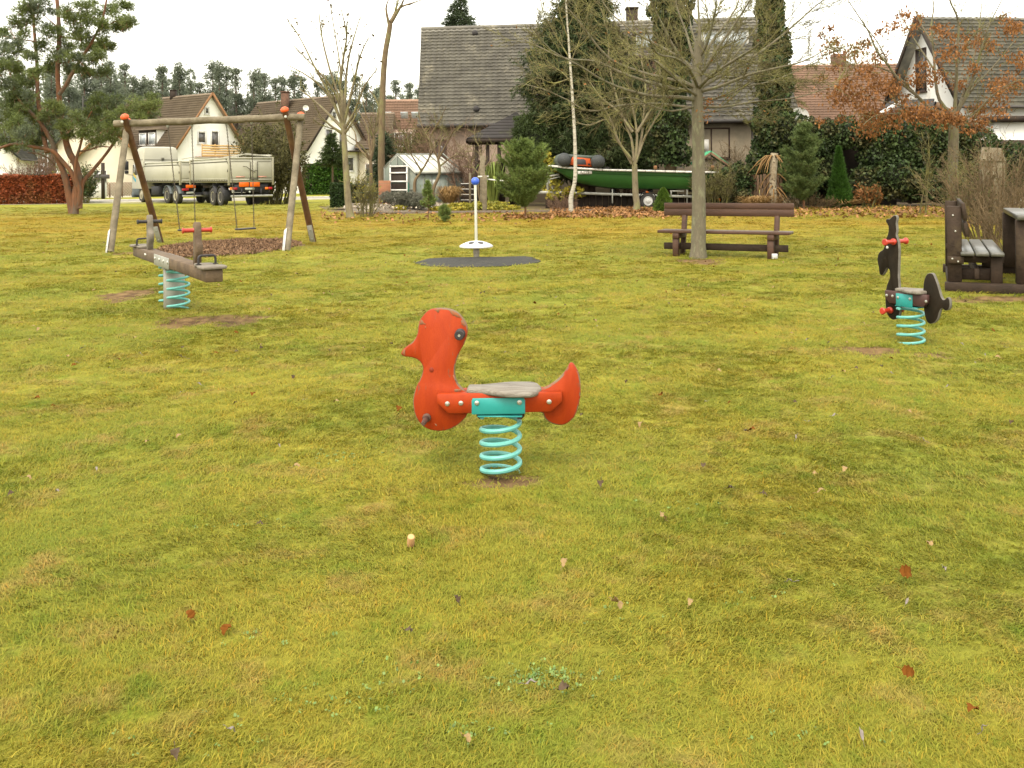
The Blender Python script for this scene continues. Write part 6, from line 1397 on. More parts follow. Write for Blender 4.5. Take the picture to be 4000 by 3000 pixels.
leafmass('ivy_hedge','tall dark ivy-covered hedge stretching behind the small pines at the right',
 [(3090,520,38.5,.8,.7,.9),(3170,560,38.8,1.0,.8,1.1),(3130,690,38.6,1.0,.7,1.1),(3230,530,38.6,.8,.7,.7),(3300,520,38.4,.9,.8,.7),(3230,640,38.8,.6,.7,1.1),(3270,740,38.8,.6,.7,.6),(3420,520,38.4,.9,.8,.8),(3440,610,38.2,.9,.8,1.0),(3390,720,38.0,1.0,.7,.75),(3520,560,38,1.1,.8,1.2),(3520,690,37.6,1.2,.8,1.0),(3610,600,37.6,1.0,.7,1.2),(3620,720,37.4,.9,.8,.7),(3700,580,37.6,1.2,.7,1.3),(3700,700,37.5,1.2,.7,.9),(3800,600,37.6,1.3,.7,1.0),(3800,710,37.5,1.3,.7,.8),(3920,640,37.6,1.3,.7,.9),(3920,730,37.5,1.3,.7,.6),(4060,650,37.6,1.3,.7,1.0)],ML_IVY,7,52000,.125,cat='hedge')
T=thing('hedge_gap_box','plain dark box behind the gap of the ivy hedge','shed',(P(3330,780,39.6).x,39.8,0)); q=P(3335,780,39.6); m=MB(); m.box((q.x,40.4,1.45),(3.6,1.6,2.9)); m.build('wall',MWOODD,T); m=MB(); m.box((q.x,40.3,2.95),(4.0,2.0,.12)); m.build('roof',MFELT,T)  # plain dark box with a flat lid, filling the gap in the hedge
# two ivy-clad trunks beside the big house
def ivy_tower(label,base,pts,seed,n):
    rg=np.random.default_rng(seed); Y=base; o=P(pts[0][0],780,Y); o.z=0; T=thing('ivy_tree',label,'tree',o)
    poly=[P(x,y,Y) for x,y,_ in pts]; m=MB(); m.tube([Vector((poly[0].x,Y,-.1))]+poly,[.28]+[max(.12,r*.35) for *_,r in pts],9); m.build('trunk',MB_ORG,T,smooth=True)
    C=[];p_=[np.array(tuple(q)) for q in poly]; seg=[np.linalg.norm(p_[i+1]-p_[i])*(pts[i][2]+pts[i+1][2]) for i in range(len(p_)-1)]; cdf=np.cumsum(seg)/sum(seg)
    for _ in range(n):
        t=rg.uniform(); i=int(np.searchsorted(cdf,t)); f=rg.uniform(); c=p_[i]*(1-f)+p_[i+1]*f; r=pts[i][2]*(1-f)+pts[i+1][2]*f; a=rg.uniform(0,2*PI); q=r*(1-abs(rg.normal())*.15)*(1+.18*math.sin(c[2]*4+a*2)+.12*math.sin(c[2]*9+a)); C.append(c+np.array([q*math.cos(a),q*math.sin(a),rg.normal()*.1]))
    m=MB(); m.cards(np.array(C),.14,.8,dirs=np.tile([0,-.2,-.9],(n,1))+rg.normal(size=(n,3))*.7,rng=rg); m.build('ivy',ML_IVY,T)
    m=MB(); m.tube(poly,[max(.1,r*.62) for *_,r in pts],8); m.build('shade_core',M_CORE,T)  # dark sleeve painted as the shade under the ivy
ivy_tower('left ivy-covered trunk in front of the big house, right of the conifer',40.0,[(2620,640,.75),(2620,560,.8),(2615,470,.75),(2630,360,.55),(2630,240,.75),(2620,120,.8),(2620,0,.85),(2620,-120,.7)],81,14000)
ivy_tower('right ivy-covered trunk tapering upwards past the roof end of the big house',39.6,[(3000,720,.55),(3000,620,.72),(3012,500,.72),(3025,380,.70),(3025,260,.66),(3020,160,.64),(3010,60,.54),(3000,-60,.48)],82,15000)
# big conifer: spruce/yew mass with drooping brown-green branches
def conifer():
    rg=np.random.default_rng(91); Y=42; T=thing('tall_spruce','huge dark brown-green spruce between the grey roof and the boat','tree',tuple(G(2300,800)))
    out=[(-40,2190,2360),(60,2170,2380),(120,2110,2400),(200,2080,2460),(300,2060,2520),(400,2050,2540),(470,2070,2550),(550,2040,2530),(640,2060,2520),(700,2090,2480)]
    m=MB();cm=MB();S=Segs();ys=[q[0] for q in out]
    def lim(py):
        for i in range(len(out)-1):
            if out[i][0]<=py<=out[i+1][0]:
                f=(py-out[i][0])/(out[i+1][0]-out[i][0]); return out[i][1]*(1-f)+out[i+1][1]*f,out[i][2]*(1-f)+out[i+1][2]*f
        return out[-1][1],out[-1][2]
    C=[];D=[]
    cx=2270
    for k in range(760):
        py=rg.uniform(-60,700); l,r=lim(max(py,-40)); w=(r-l)/2/3690*Y; c=P((l+r)/2,py,Y); a=rg.uniform(0,2*PI); R=w*rg.uniform(.75,1.08)*(1+.12*math.sin(py*.05+a*3)); c=np.array(tuple(c))+np.array([0,0,.35]); d=np.array([math.cos(a),math.sin(a)*.8,0]); n=max(4,int(R/.16)); p=c.copy()
        for i in range(n):
            st=np.array([d[0],d[1],.16-.5*(i/n)])*R/n; q=p+st; S.add(p,q,.03*(1-i/n)+.01,.03*(1-(i+1)/n)+.008); 
            if i>n*.15:
                for _ in range(7):
                    o_=np.array([rg.normal()*.22,rg.normal()*.22,-abs(rg.normal())*.22]); C.append(p+st*rg.uniform()+o_); D.append(d*.6+np.array([0,0,-.5]))
            p=q
    m.spikes(C,D,.27,.045,4,.6,rg); m.build('crown',MN_SPR,T)
    cm.tube([P(2290,790,Y),P(2280,300,Y),P(2270,-60,Y)],[.45,.35,.2],9); S.to(cm,3); cm.build('trunk',MB_FAR,T)
    leafmass('yew_bush','dark green yew bush spreading under the spruce beside the gazebo',[(2110,560,41.2,1.1,.9,1.3),(2060,520,41.5,.7,.7,.9),(2200,600,41,1.3,.9,1.2),(2340,590,41,1.4,.9,1.3),(2460,600,41,1.2,.9,1.2),(2420,480,41.5,1.2,.9,1.2)],MN_YEW,92,14000,.2,cat='shrub',nspike=.03)
conifer()
# spruce tip above the roof
def spruce_like(label,px,ptop,pbot,Y,R,seed,name='spruce_tree',mat=MN_FAR,n=16,group=None,sz=.5,w=.06,z0=None,per=9,droop=-.25):
    rg=np.random.default_rng(seed); t=P(px,ptop,Y); z0=P(px,pbot,Y).z if z0 is None else z0; T=thing(name,label,'tree',(t.x,Y,gz(t.x,Y)),group)
    m=MB(); m.tube([(t.x,Y,gz(t.x,Y)-.1),(t.x,Y,t.z*.6),(t.x,Y,t.z)],[t.z*.022,t.z*.014,.03],7); C=[];D=[];S=Segs()
    for k in range(n):
        h=(k+.5)/n; z=z0+(t.z-z0)*h; r=R*(1-h)**.9+.12
        for j in range(per):
            a=rg.uniform(0,2*PI); rr=r*rg.uniform(.7,1.15); e=np.array([math.cos(a),math.sin(a),0]); p0=np.array([t.x,Y,z]); nn=max(2,int(rr/(sz*.35)))
            for i in range(nn):
                f=(i+1)/nn; q=p0+e*rr*f+np.array([0,0,droop*rr*f*f+.1*rr*f]); S.add(p0+e*rr*(f-1/nn),q,.03*(1.2-f),.02*(1.2-f))
                for _ in range(3): C.append(q+rg.normal(size=3)*sz*.22); D.append(e*.8+np.array([0,0,droop]))
    m.spikes(C,D,sz,w,5,.6,rg) if False else None
    S.to(m,3); m.build('trunk',MB_FAR,T); c=MB(); c.spikes(C,D,sz,w,5,.5,rg); c.build('crown',mat,T); return T
spruce_like('spruce top rising behind the ridge of the big grey roof',1800,-15,260,60,2.3,101,sz=.42,w=.05,n=12,per=11)
spruce_like('small layered spruce in front of the white steep gable',1298,520,650,84,1.25,102,sz=.36,w=.06,n=9,per=12,mat=MN_YEW,droop=-.12)
spruce_like('dark green conifer beside the orange-brown trunk',1500,520,760,50,.9,103,sz=.35,w=.05,n=12,per=12)
# ------------------------------------------------------------------ forest of pines far behind (individual trees)
def forest():
    rg=np.random.default_rng(111)
    tops=[(-40,230),(60,250),(130,275),(200,245),(265,235),(330,280),(395,262),(430,245),(487,248),(520,300),(565,302),(595,318),(634,258),(690,300),(700,252),(745,320),(780,322),(832,242),(858,250),(884,265),(920,266),(990,282),(1010,275),(1034,292),(1075,305),(1100,300),(1150,285),(1180,305),(1240,318),(1275,300),(1305,290),(1340,320),(1388,295),(1430,325),(1480,340),(1545,318),(1600,322),(1640,340)]
    protos=[]
    for k in range(4):
        T=thing('forest_pine','dark pine of the wood behind the houses','tree',(0,0,0),'pines in the wood behind the houses'); T['_k']=k; r=np.random.default_rng(120+k); Hh=14.0
        m=MB(); m.tube([(0,0,-.2),(.1,0,Hh*.5),(0,0,Hh)],[.22,.16,.04],6); C=[];D=[];S=Segs()
        for i in range(62):
            h=r.uniform(0,1)**.9; z=Hh*(.28+.72*h); env=(2.0*(1-h)**.75+.12) if k%2 else (1.9*(1-h)**1.0+.08)
            a=r.uniform(0,2*PI); rr=env*r.uniform(.45,1.12); e=np.array([math.cos(a),math.sin(a),r.uniform(-.15,.35)]); S.add(np.array([0,0,z]),np.array([0,0,z])+e*rr,.04,.015)
            for f in (.45,.7,.9,1.0):
                for _ in range(6): C.append(np.array([0,0,z])+e*rr*f+r.normal(size=3)*np.array([.26,.26,.20])); D.append(e*.6+np.array([0,0,.35]))
        S.to(m,3); m.build('trunk',MB_FAR,T); c=MB(); c.spikes(C,D,.34,.075,5,.7,r); c.build('crown',MN_FARB,T); protos.append(T)
    kd={id(p):kids(p) for p in protos}; used=set()
    for i,(px,py) in enumerate(tops):
        Y=118+rg.uniform(-8,12); t=P(px,py,Y); k=[0,1,2,3][i%4]; s=t.z/14.0; sc=(s*rg.uniform(.85,1.2),s*rg.uniform(.9,1.2),s)
        side='left part' if px<700 else ('middle part' if px<1200 else 'right part')
        p=protos[k]
        if k not in used: used.add(k); p.location=(t.x,Y,0); p.scale=sc; p.rotation_euler=(0,0,rg.uniform(0,6))
        else: copy_thing(p,(t.x,Y,0),rg.uniform(0,6),scale=sc,children=kd[id(p)])
    # lower, denser back rows reading as one mass
    m=MB(); C=[]
    for k in range(170):
        x=rg.uniform(-78,-6); y=rg.uniform(128,150); h=rg.uniform(9.5,14.0)*(1.28 if x<-46 else 1.0)
        n=300; u=rg.uniform(0,1,n); a=rg.uniform(0,2*PI,n); r=2.1*(1-u)**.75*np.sqrt(rg.uniform(.2,1,n))+.2; C.append(np.stack([x+r*np.cos(a),y+r*np.sin(a),h*(.22+.78*u)],1))
        m.tube([(x,y,-.2),(x,y,h*.9)],[.2,.08],5)
    C=np.concatenate(C); m.spikes(C,np.tile([0,0,.5],(len(C),1)),.6,.14,4,.8,rg)
    tag(m.build('wood',MN_FARB),'dense far pine wood closing the view behind the white houses','wood',kind='stuff')
forest()
# pines have bare trunks at the left houses gap; broadleaf shrubs
MSH=ML_SHR
def shrub(name,label,px,py,ptop,wpx,Y,seed,n,Lr=.9,mat=MB_TWIG,leaf=None,nl=0,lsz=.06,rmin=.006,up=.06,kidsn=(2,2)):
    rg=np.random.default_rng(seed); o=P(px,py,Y); o.z=gz(o.x,o.y); hgt=P(px,ptop,Y).z; w=wpx/3690*Y/2; T=thing(name,label,'shrub',o); S=Segs(); Pm=dict(n=[6,4,3],wig=[.10,.16,.2],up=[up,.02,0],start=[1,1],kids=list(kidsn),ang=[.6,.8],ratio=[.5,.5],rmin=rmin,rr=.6,tip=.4)
    for k in range(n):
        tx=rg.uniform(-1,1); ty=rg.uniform(-1,1)*.8; b=np.array([o.x+tx*w*.45,o.y+ty*w*.4,o.z]); L=hgt*rg.uniform(.55,1.02)*(1-.25*tx*tx); d=np.array([tx*w*.75/hgt,ty*w*.6/hgt,1]); grow(S,b,d,L,.022*Lr,0,Pm,rg)
    c=MB(); S.to(c,3); c.build('branches',mat,T)
    if nl:
        al=(np.array(S.a)+np.array(S.b))/2; k=al[rg.choice(len(al),nl)]+rg.normal(size=(nl,3))*.06; m=MB(); m.cards(k,lsz,.6,rng=rg); m.build('leaves',leaf or MSH,T)
    return T
MTWB=M('twig_brown',(0.16,0.11,0.055),(0.10,0.07,0.038),scale=3,rough=.9)
MTWR=M('twig_reddish',(0.18,0.11,0.07),(0.12,0.075,0.05),scale=3,rough=.9)
shrub('bare_shrub','large bare brown shrub thicket behind the right picnic bench',3890,905,560,420,18.5,131,46,Lr=.8,leaf=ML_SHR,nl=900,lsz=.05,rmin=.004,mat=MTWB)
shrub('bare_shrub','arching bare shrub drooping over the lawn behind the picnic table',3990,960,700,360,15.8,132,26,Lr=.7,rmin=.0035,up=-.03,mat=MTWB)
shrub('bare_shrub','tangled olive shrub at the hedge foot right of the oak trunk',3800,850,600,260,27,133,30,rmin=.006,leaf=ML_SHR,nl=700,lsz=.07)
shrub('olive_thicket','tall olive-brown thicket behind the lorry trailer',1062,770,465,270,57,134,80,Lr=1.6,leaf=ML_SHR,nl=9000,lsz=.17,rmin=.012)
shrub('bare_shrub','grey-brown bare bush behind the red beech hedge',150,760,590,230,70,135,50,Lr=1.4,mat=MTWR,leaf=ML_SHR,nl=900,lsz=.10,rmin=.012)
shrub('yellowing_shrub','yellow-tinged bush between pine trunk and red hedge',260,760,640,130,65,136,30,leaf=ML_YEL,nl=900,lsz=.10,rmin=.01)
shrub('olive_shrub','round olive shrub seen right through the pine stems',330,760,640,90,63,137,30,leaf=ML_DHED,nl=2600,lsz=.12,rmin=.01)
shrub('bare_shrub','reddish haze of bare twigs in front of the row house roof',1560,780,430,260,62,138,34,Lr=1.4,mat=MTWR,rmin=.010)
shrub('bare_shrub','brown climbing twigs under the left eave of the big house',1700,785,480,240,46.6,139,18,Lr=1.1,mat=MTWR,rmin=.008)
shrub('bare_shrub','green-brown bush left of the fruit trees behind the greenhouse',1620,780,500,140,52,140,40,Lr=1.3,leaf=ML_SHR,nl=2200,lsz=.13,rmin=.011)
shrub('bare_shrub','low bare bush on the gravel between maple and greenhouse',1430,852,700,110,32.2,141,14,rmin=.006,leaf=ML_YEL,nl=130,lsz=.06)
shrub('bare_shrub','upright bare bush with a few yellow leaves near the white gable wall',1420,790,670,110,43,142,22,leaf=ML_YEL,nl=220,lsz=.10,rmin=.009)
shrub('thorny_shrub','low grey twiggy bush in front of the boat trailer drawbar',2200,835,760,200,36.2,143,30,Lr=.6,mat=MTWR,rmin=.005)
shrub('thorny_shrub','yellow-green twiggy shrub hanging over the boat stern',2800,800,640,190,37.5,144,34,leaf=ML_SHR,nl=900,lsz=.09,rmin=.007)
shrub('bare_shrub','light bare shrub against the beige wall of the big house',2870,790,560,150,41.5,145,24,rmin=.007,mat=MTWB)
shrub('bare_shrub','brown hanging twigs around the gazebo corner',1830,785,500,160,43.5,146,14,mat=MTWR,rmin=.008,Lr=1.1)
shrub('bare_shrub','wispy bare birch shrub under the upper grey roof',2460,790,120,260,44.4,147,40,Lr=2.0,mat=MTWR,rmin=.010)
shrub('bare_shrub','low thicket of dry brown weeds below the ivy hedge',3160,820,755,330,36.5,148,60,Lr=.5,mat=MTWB,rmin=.005)
shrub('bare_shrub','low thicket of dry straw stems by the wooden fence',2990,815,750,260,36.8,149,22,Lr=.5,mat=ML_DRY,rmin=.005)
shrub('beech_bush','small rust-brown beech bush in front of the ivy hedge',3402,805,722,100,36.5,150,16,leaf=ML_OAK,nl=900,lsz=.10,rmin=.006)
shrub('young_tree','thin young tree with pale stem between the oak and the beech bush',3592,845,480,90,31,151,3,Lr=1.6,mat=MB_TWIG,rmin=.007)
leafmass('ivy_bush','rounded ivy bush at the stern of the boat',[(2840,720,38.5,.8,.6,.7),(2900,700,38.8,.6,.6,.7),(2790,740,38.5,.6,.6,.5),(2870,770,38.2,.8,.6,.4)],ML_IVY,152,7000,.12)
leafmass('yellow_shrub','yellow-leaved shrub under the bow of the boat',[(2150,720,39,.45,.5,.35),(2180,640,40,.5,.5,.35),(2120,610,40.3,.35,.4,.3),(2180,760,38.5,.5,.4,.25),(2240,750,38.5,.5,.4,.25)],ML_YEL,153,1100,.14,core=False)
leafmass('grey_herbs','grey lavender clump in the gravel bed left of the green post',[(1560,778,37.6,.55,.4,.28),(1610,782,37.6,.6,.4,.30),(1650,790,37.2,.5,.4,.22),(1510,772,38,.3,.3,.22)],ML_GRY,154,2600,.14,core=False,nspike=.02)
leafmass('ground_cover','yellow-green ground cover plants behind the garden edging',[(1820,806,37.8,.9,.7,.14),(1900,800,38.2,.9,.7,.16),(1750,815,37.3,.8,.5,.10),(1970,812,37.5,.7,.5,.13),(1560,812,37.0,.3,.3,.1)],ML_YEL,155,2600,.11,core=False,cat='plants')
# tufts of ornamental grass
def tuftgrass(label,px,py,Y,h,R,mat,seed,n=500,w=.012,arch=.6,name='ornamental_grass'):
    rg=np.random.default_rng(seed); o=P(px,py,Y); o.z=gz(o.x,o.y); T=thing(name,label,'plant',o); S=MB()
    for k in range(n):
        a=rg.uniform(0,2*PI); q=rg.uniform(.1,1); d=np.array([math.cos(a)*q,math.sin(a)*q,0]); L=h*rg.uniform(.6,1.1); b=np.array(tuple(o))+d*R*.2; sd=np.array([-math.sin(a),math.cos(a),0])*w
        p1=b+np.array([0,0,L*.55])+d*R*.35; p2=p1+np.array([0,0,L*.38])+d*R*.45; p3=p2+d*R*.5*arch+np.array([0,0,-L*.25*arch])
        S.quads([b-sd,b+sd,p1+sd,p1-sd,p2+sd*.8,p2-sd*.8],[[0,1,2,3],[3,2,4,5]]); S.tris([p2-sd*.8,p2+sd*.8,p3],[[0,1,2]])
    S.build('blades',mat,T); return T
tuftgrass('tuft of straw-coloured ornamental grass before the greenhouse wall',1755,792,41,.95,.7,ML_DRY,161,n=420,w=.014)
tuftgrass('tall yellow-green maize-like plant in front of the gazebo',1925,795,40.5,2.0,.75,ML_CORN,162,n=46,w=.05,arch=1.2,name='maize_plant')
tuftgrass('low clump of dry grass under the narrow cypress',3290,815,36.8,.35,.9,ML_DRY,163,n=500,w=.014)
tuftgrass('pale dry grass clump beside the dead palm stump',2960,812,37,.5,.9,ML_DRY,164,n=500,w=.014)
# dead palm stump with hanging dry leaves
def stump():
    o=P(3022,790,37.6); o.z=0; T=thing('palm_stump','white-barked stump with hanging dry leaves by the wooden fence','stump',o); t=P(3022,598,37.6)
    m=MB(); m.tube([o,(o.x-.03,o.y,t.z*.5),(o.x+.05,o.y,t.z)],[.17,.14,.15],10); m.build('trunk',M('stump_bark',(0.42,0.37,0.27),(0.20,0.15,0.09),scale=4,rough=.9,c3=(0.08,0.05,0.03),s3=6,t3=(.55,.62)),T,smooth=True)
    m=MB(); rg=np.random.default_rng(171)
    for k in range(34):
        a=rg.uniform(0,2*PI); R=rg.uniform(.5,1.1); z=t.z-(.1 if k<22 else rg.uniform(.8,1.7)); p=[np.array([t.x,t.y,z])+np.array([math.cos(a)*R*s,math.sin(a)*R*s,(.35*s-1.3*s*s)*rg.uniform(.6,1.1)]) for s in(0,.3,.6,.85,1)]
        m.tube(p,[.022,.028,.024,.016,.004],4)
    m.build('dry_leaves',M('dead_frond',(0.24,0.14,0.05),(0.14,0.08,0.03),scale=3,island=.3),T)
stump()
# wooden plank fence
def plank_fence():
    a=P(2912,780,38.6);b=P(3062,780,38.4); T=thing('plank_fence','brown upright board fence between the ivy bush and the stump','fence',((a.x+b.x)/2,38.5,0)); n=11; h=P(2980,683,38.5).z
    for k in range(n):
        x=a.x+(b.x-a.x)*(k+.5)/n; m=MB(); m.bbox((x,38.5,h/2+.02*(k%3)),((b.x-a.x)/n-.03-(.02 if k%4==0 else 0),.03,h),None,.005); m.build('board',MWOODF,T)
    for z in(.35,h-.35): m=MB(); m.bbox(((a.x+b.x)/2,38.56,z),(b.x-a.x,.05,.09),None,.005); m.build('rail',MWOODF,T)
plank_fence()
# dark low retaining fence behind the boat
m=MB(); a=P(2130,800,38.9);b=P(2880,800,38.6); n=30; T=thing('low_board_fence','low weathered board fence behind the boat trailer','fence',((a.x+b.x)/2,38.9,0))
for k in range(n):
    x=a.x+(b.x-a.x)*(k+.5)/n; m=MB(); m.bbox((x,38.9,.27),((b.x-a.x)/n-.02,.03,.55+.05*math.sin(k*3.1)),None,.004); m.build('board',MWOODD,T)
# little mint-green gabled woodshed roof on the wall side
def kiln():
    Y=40.2; T=thing('log_store','small gabled log store with mint green felt roof before the beige wall','log store',(P(2770,780,Y).x,Y,0)); ap=P(2768,590,Y);l=P(2695,640,Y);r=P(2838,640,Y)
    for e in(l,r):
        m=MB(); slab(m,[e+Vector((0,-.5,0)),ap+Vector((0,-.5,0)),ap+Vector((0,.5,0)),e+Vector((0,.5,0))],.05); m.build('roof_felt',MGREENF,T)
        m=MB(); m.bar(e+Vector((0,-.52,-.1)),ap+Vector((0,-.52,-.1)),.05,.10); m.build('bargeboard',MWOODF,T)
        q=e.lerp(ap,.15); m=MB(); m.bar((q.x,Y-.4,0),(q.x,Y-.4,q.z-.1),.08,.08,up=(1,0,0)); m.build('post',MWOODF,T)
    q=P(2850,660,Y); m=MB(); m.bar(ap+Vector((0,-.55,-.14)),q+Vector((0,-.55,0)),.07,.07); m.build('brace',MWOODF,T)
kiln()
# green fence posts with wires and grey garden posts
def gpost(label,px,py,ptop,brace=None):
    o=G(px,py); t=P(px-2,ptop,o.y); T=thing('fence_post',label,'post',o); m=MB(); m.tube([o-Vector((0,0,.1)),t],.024,8); m.lathe([(.028,0),(.024,.03),(.002,.035)],tuple(t),8); m.build('post_tube',MGREENP,T,smooth=True)
    if brace: 
        q=G(*brace); m=MB(); m.tube([t.lerp(o,.2),q],.020,7); m.build('brace',MGREENP,T,smooth=True)
    return t
t1=gpost('green metal fence post with slanting brace beside the dark clipped hedge',1301,815,724,(1352,808)); t2=gpost('green metal fence post in the gravel bed before the greenhouse',1597,822,716)
m=MB()
for f in(0,.33,.66,.95):
    p=t1*(1-0); a=Vector((t1.x,t1.y,t1.z*(1-f)+.03)); b=Vector((t2.x,t2.y,t2.z*(1-f)+.03)); m.tube([a,(a+b)/2-Vector((0,0,.02)),b],.003,4)
tag(m.build('fence_wires',MGREENP,loc=tuple(t1)),'thin fence wires strung between the two green metal posts','wire')
def gp(label,px,py,ptop,Y,cross=False,r=.07,mat=None):
    o=P(px,py,Y); o.z=gz(o.x,o.y); t=P(px,ptop,Y); T=thing('garden_post',label,'post',o); m=MB(); m.bbar(o-Vector((0,0,.1)),t,r*2,r*2,up=(1,0,0),bev=.012); m.build('upright',mat or MGREYW,T)
    if cross: m=MB(); m.bar(t+Vector((-.25,0,-.05)),t+Vector((.15,0,-.05)),.05,.05); m.bar(t+Vector((.05,.1,-.15)),t+Vector((.95,.3,-.25)),.05,.05); m.build('crossbar',MFRW,T)
gp('grey wooden garden post with white crossbars right of the blue ball',1893,832,684,35,True,r=.085); gp('slim grey stake left of the crossbar post',1885,830,608,38,r=.10)
gp('thin grey stake beneath the gazebo eave',1836,790,675,41,r=.05); gp('grey post next to the young pine',1981,790,610,41,r=.09)
# rusty planter at the tall trunk foot
o=P(1503,770,41.5); o.z=.0; T=thing('rusty_screen','rust brown panel leaning at the foot of the tall trunk','panel',o); m=MB(); t=P(1503,712,41.5).z; m.bbox((o.x,o.y,t/2+.1),(.52,.10,t-.05),None,.01); m.build('panel',M('rust_panel',(0.28,0.13,0.07),(0.20,0.09,0.05),scale=3,rough=.9),T)
# crate shelves by greenhouse right
o=P(1835,770,42); T=thing('crate_rack','dark crate rack with white rims beside the greenhouse end','rack',(o.x,42,0)); 
for k in range(4):
    m=MB(); m.bbox((o.x,42,.22+k*.24),(.75,.4,.19),None,.01); c=m.build('crate',MWOODD,T); m=MB(); m.bbox((o.x,41.79,.315+k*.24),(.77,.02,.03),None,.004); m.build('rim',MFRW,c)
# lattice fence with plinth, cabinet and sign post at left
def left_street():
    a=P(325,770,80);b=P(575,770,84); T=thing('lattice_fence','brown diagonal lattice fence along the street left of the lorry','fence',((a.x+b.x)/2,82,0)); d=nrm((b.x-a.x,4,0)); L=math.hypot(b.x-a.x,4); A=np.array([a.x,80,-.2]); m=MB(); h=1.3
    n=int(L/.24)
    for k in range(-5,n):
        for s in(1,-1):
            t0=k*.24; t1=t0+h*.9
            x0,x1=(t0,t1) if s>0 else (t1,t0); z0,z1=.1,h
            if min(x0,x1)<0 or max(x0,x1)>L: continue
            m.bar(A+d*x0+np.array([0,0,z0])+np.array([0,.02*s,0]),A+d*x1+np.array([0,0,z1])+np.array([0,.02*s,0]),.03,.06)
    m.build('lattice',MWOODF,T); m=MB(); m.bar(A+np.array([0,.12,.0]),A+d*L+np.array([0,.12,.0]),.2,.28); m.build('plinth',MCREAM,T)
    for k in range(6): m=MB(); q=A+d*L*k/5; m.bar(q,q+np.array([0,0,1.15]),.09,.09,up=(1,0,0)); m.build('post',MWOODF,T)
    o=P(378,770,78); z=P(378,712,78).z; T=thing('utility_cabinet','pale grey electrical cabinet in front of the lattice fence','cabinet',(o.x,78,-.2)); m=MB(); m.bbox((o.x,78,z/2-.1),(1.5,.4,z+.1),None,.02); m.build('body',MDISHM,T); m=MB(); m.bbox((o.x,78,z+.0),(1.6,.48,.08),None,.01); m.build('lid',MGALV,T)
    o=P(403,770,77); z=P(403,636,77).z; T=thing('street_sign_post','brown post with small dark nameplate beside the electrical cabinet','sign',(o.x,77,-.2)); m=MB(); m.bar((o.x,77,-.3),(o.x,77,z),.26,.2,up=(1,0,0)); m.build('pole',MWOODD,T); q=P(402,690,76.8); m=MB(); m.bbox(tuple(q),(1.1,.04,.34),None,.01); m.build('nameplate',MGUT,T)
left_street()
# leaf litter band (stuff) and single leaves
def litter():
    rg=np.random.default_rng(181); C=[]
    zones=[((2150,2620),(812,858),3400),((1250,2150),(832,880),420),((2620,3720),(812,858),1500),((3720,3990),(820,900),300),((1980,2160),(840,866),250)]
    for (x0,x1),(y0,y1),n in zones:
        for _ in range(n):
            px=rg.uniform(x0,x1); py=y0+(y1-y0)*rg.beta(1.2,2.2); p=G(px,py) if False else Z(px,py,0); 
            p.z=gz(p.x,p.y)+rg.uniform(.02,.07); C.append(tuple(p))
    m=MB(); m.cards(C,.135,.65,flat=.5,rng=rg); tag(m.build('leaf_litter',M('leaf_litter',(0.27,0.135,0.048),(0.15,0.072,0.028),rough=.8,scale=1,island=.6)),'thick band of fallen brown leaves along the garden border','leaf litter',kind='stuff')
litter()
def leaf_mesh(name,kind,rg,mat):
    m=MB(); n=9; L=.036
    if kind=='oval': prof=[0,.35,.48,.5,.42,.3,.16,.05,0]
    elif kind=='lobed': prof=[0,.30,.22,.48,.30,.52,.28,.30,0]
    else: prof=[0,.6,.5,.75,.45,.6,.3,.25,0]
    V=[]
    for i in range(n):
        t=i/(n-1); x=(t-.5)*L; w=prof[i]*L*.62; z=.010*math.sin(t*PI)*rg.uniform(.2,1.6)
        V+=[(x,-w,z+w*.55*rg.uniform(.2,1)),(x,0,z),(x,w,z+w*.45*rg.uniform(.2,1))]
    Q=[[3*i+j,3*i+j+1,3*i+j+4,3*i+j+3] for i in range(n-1) for j in(0,1)]
    m.quads(V,Q); m.tube([(-L*.5,0,.001),(-L*.75,.003,.004),(-L*.95,.002,.002)],.0009,4); return m.build(name,mat)
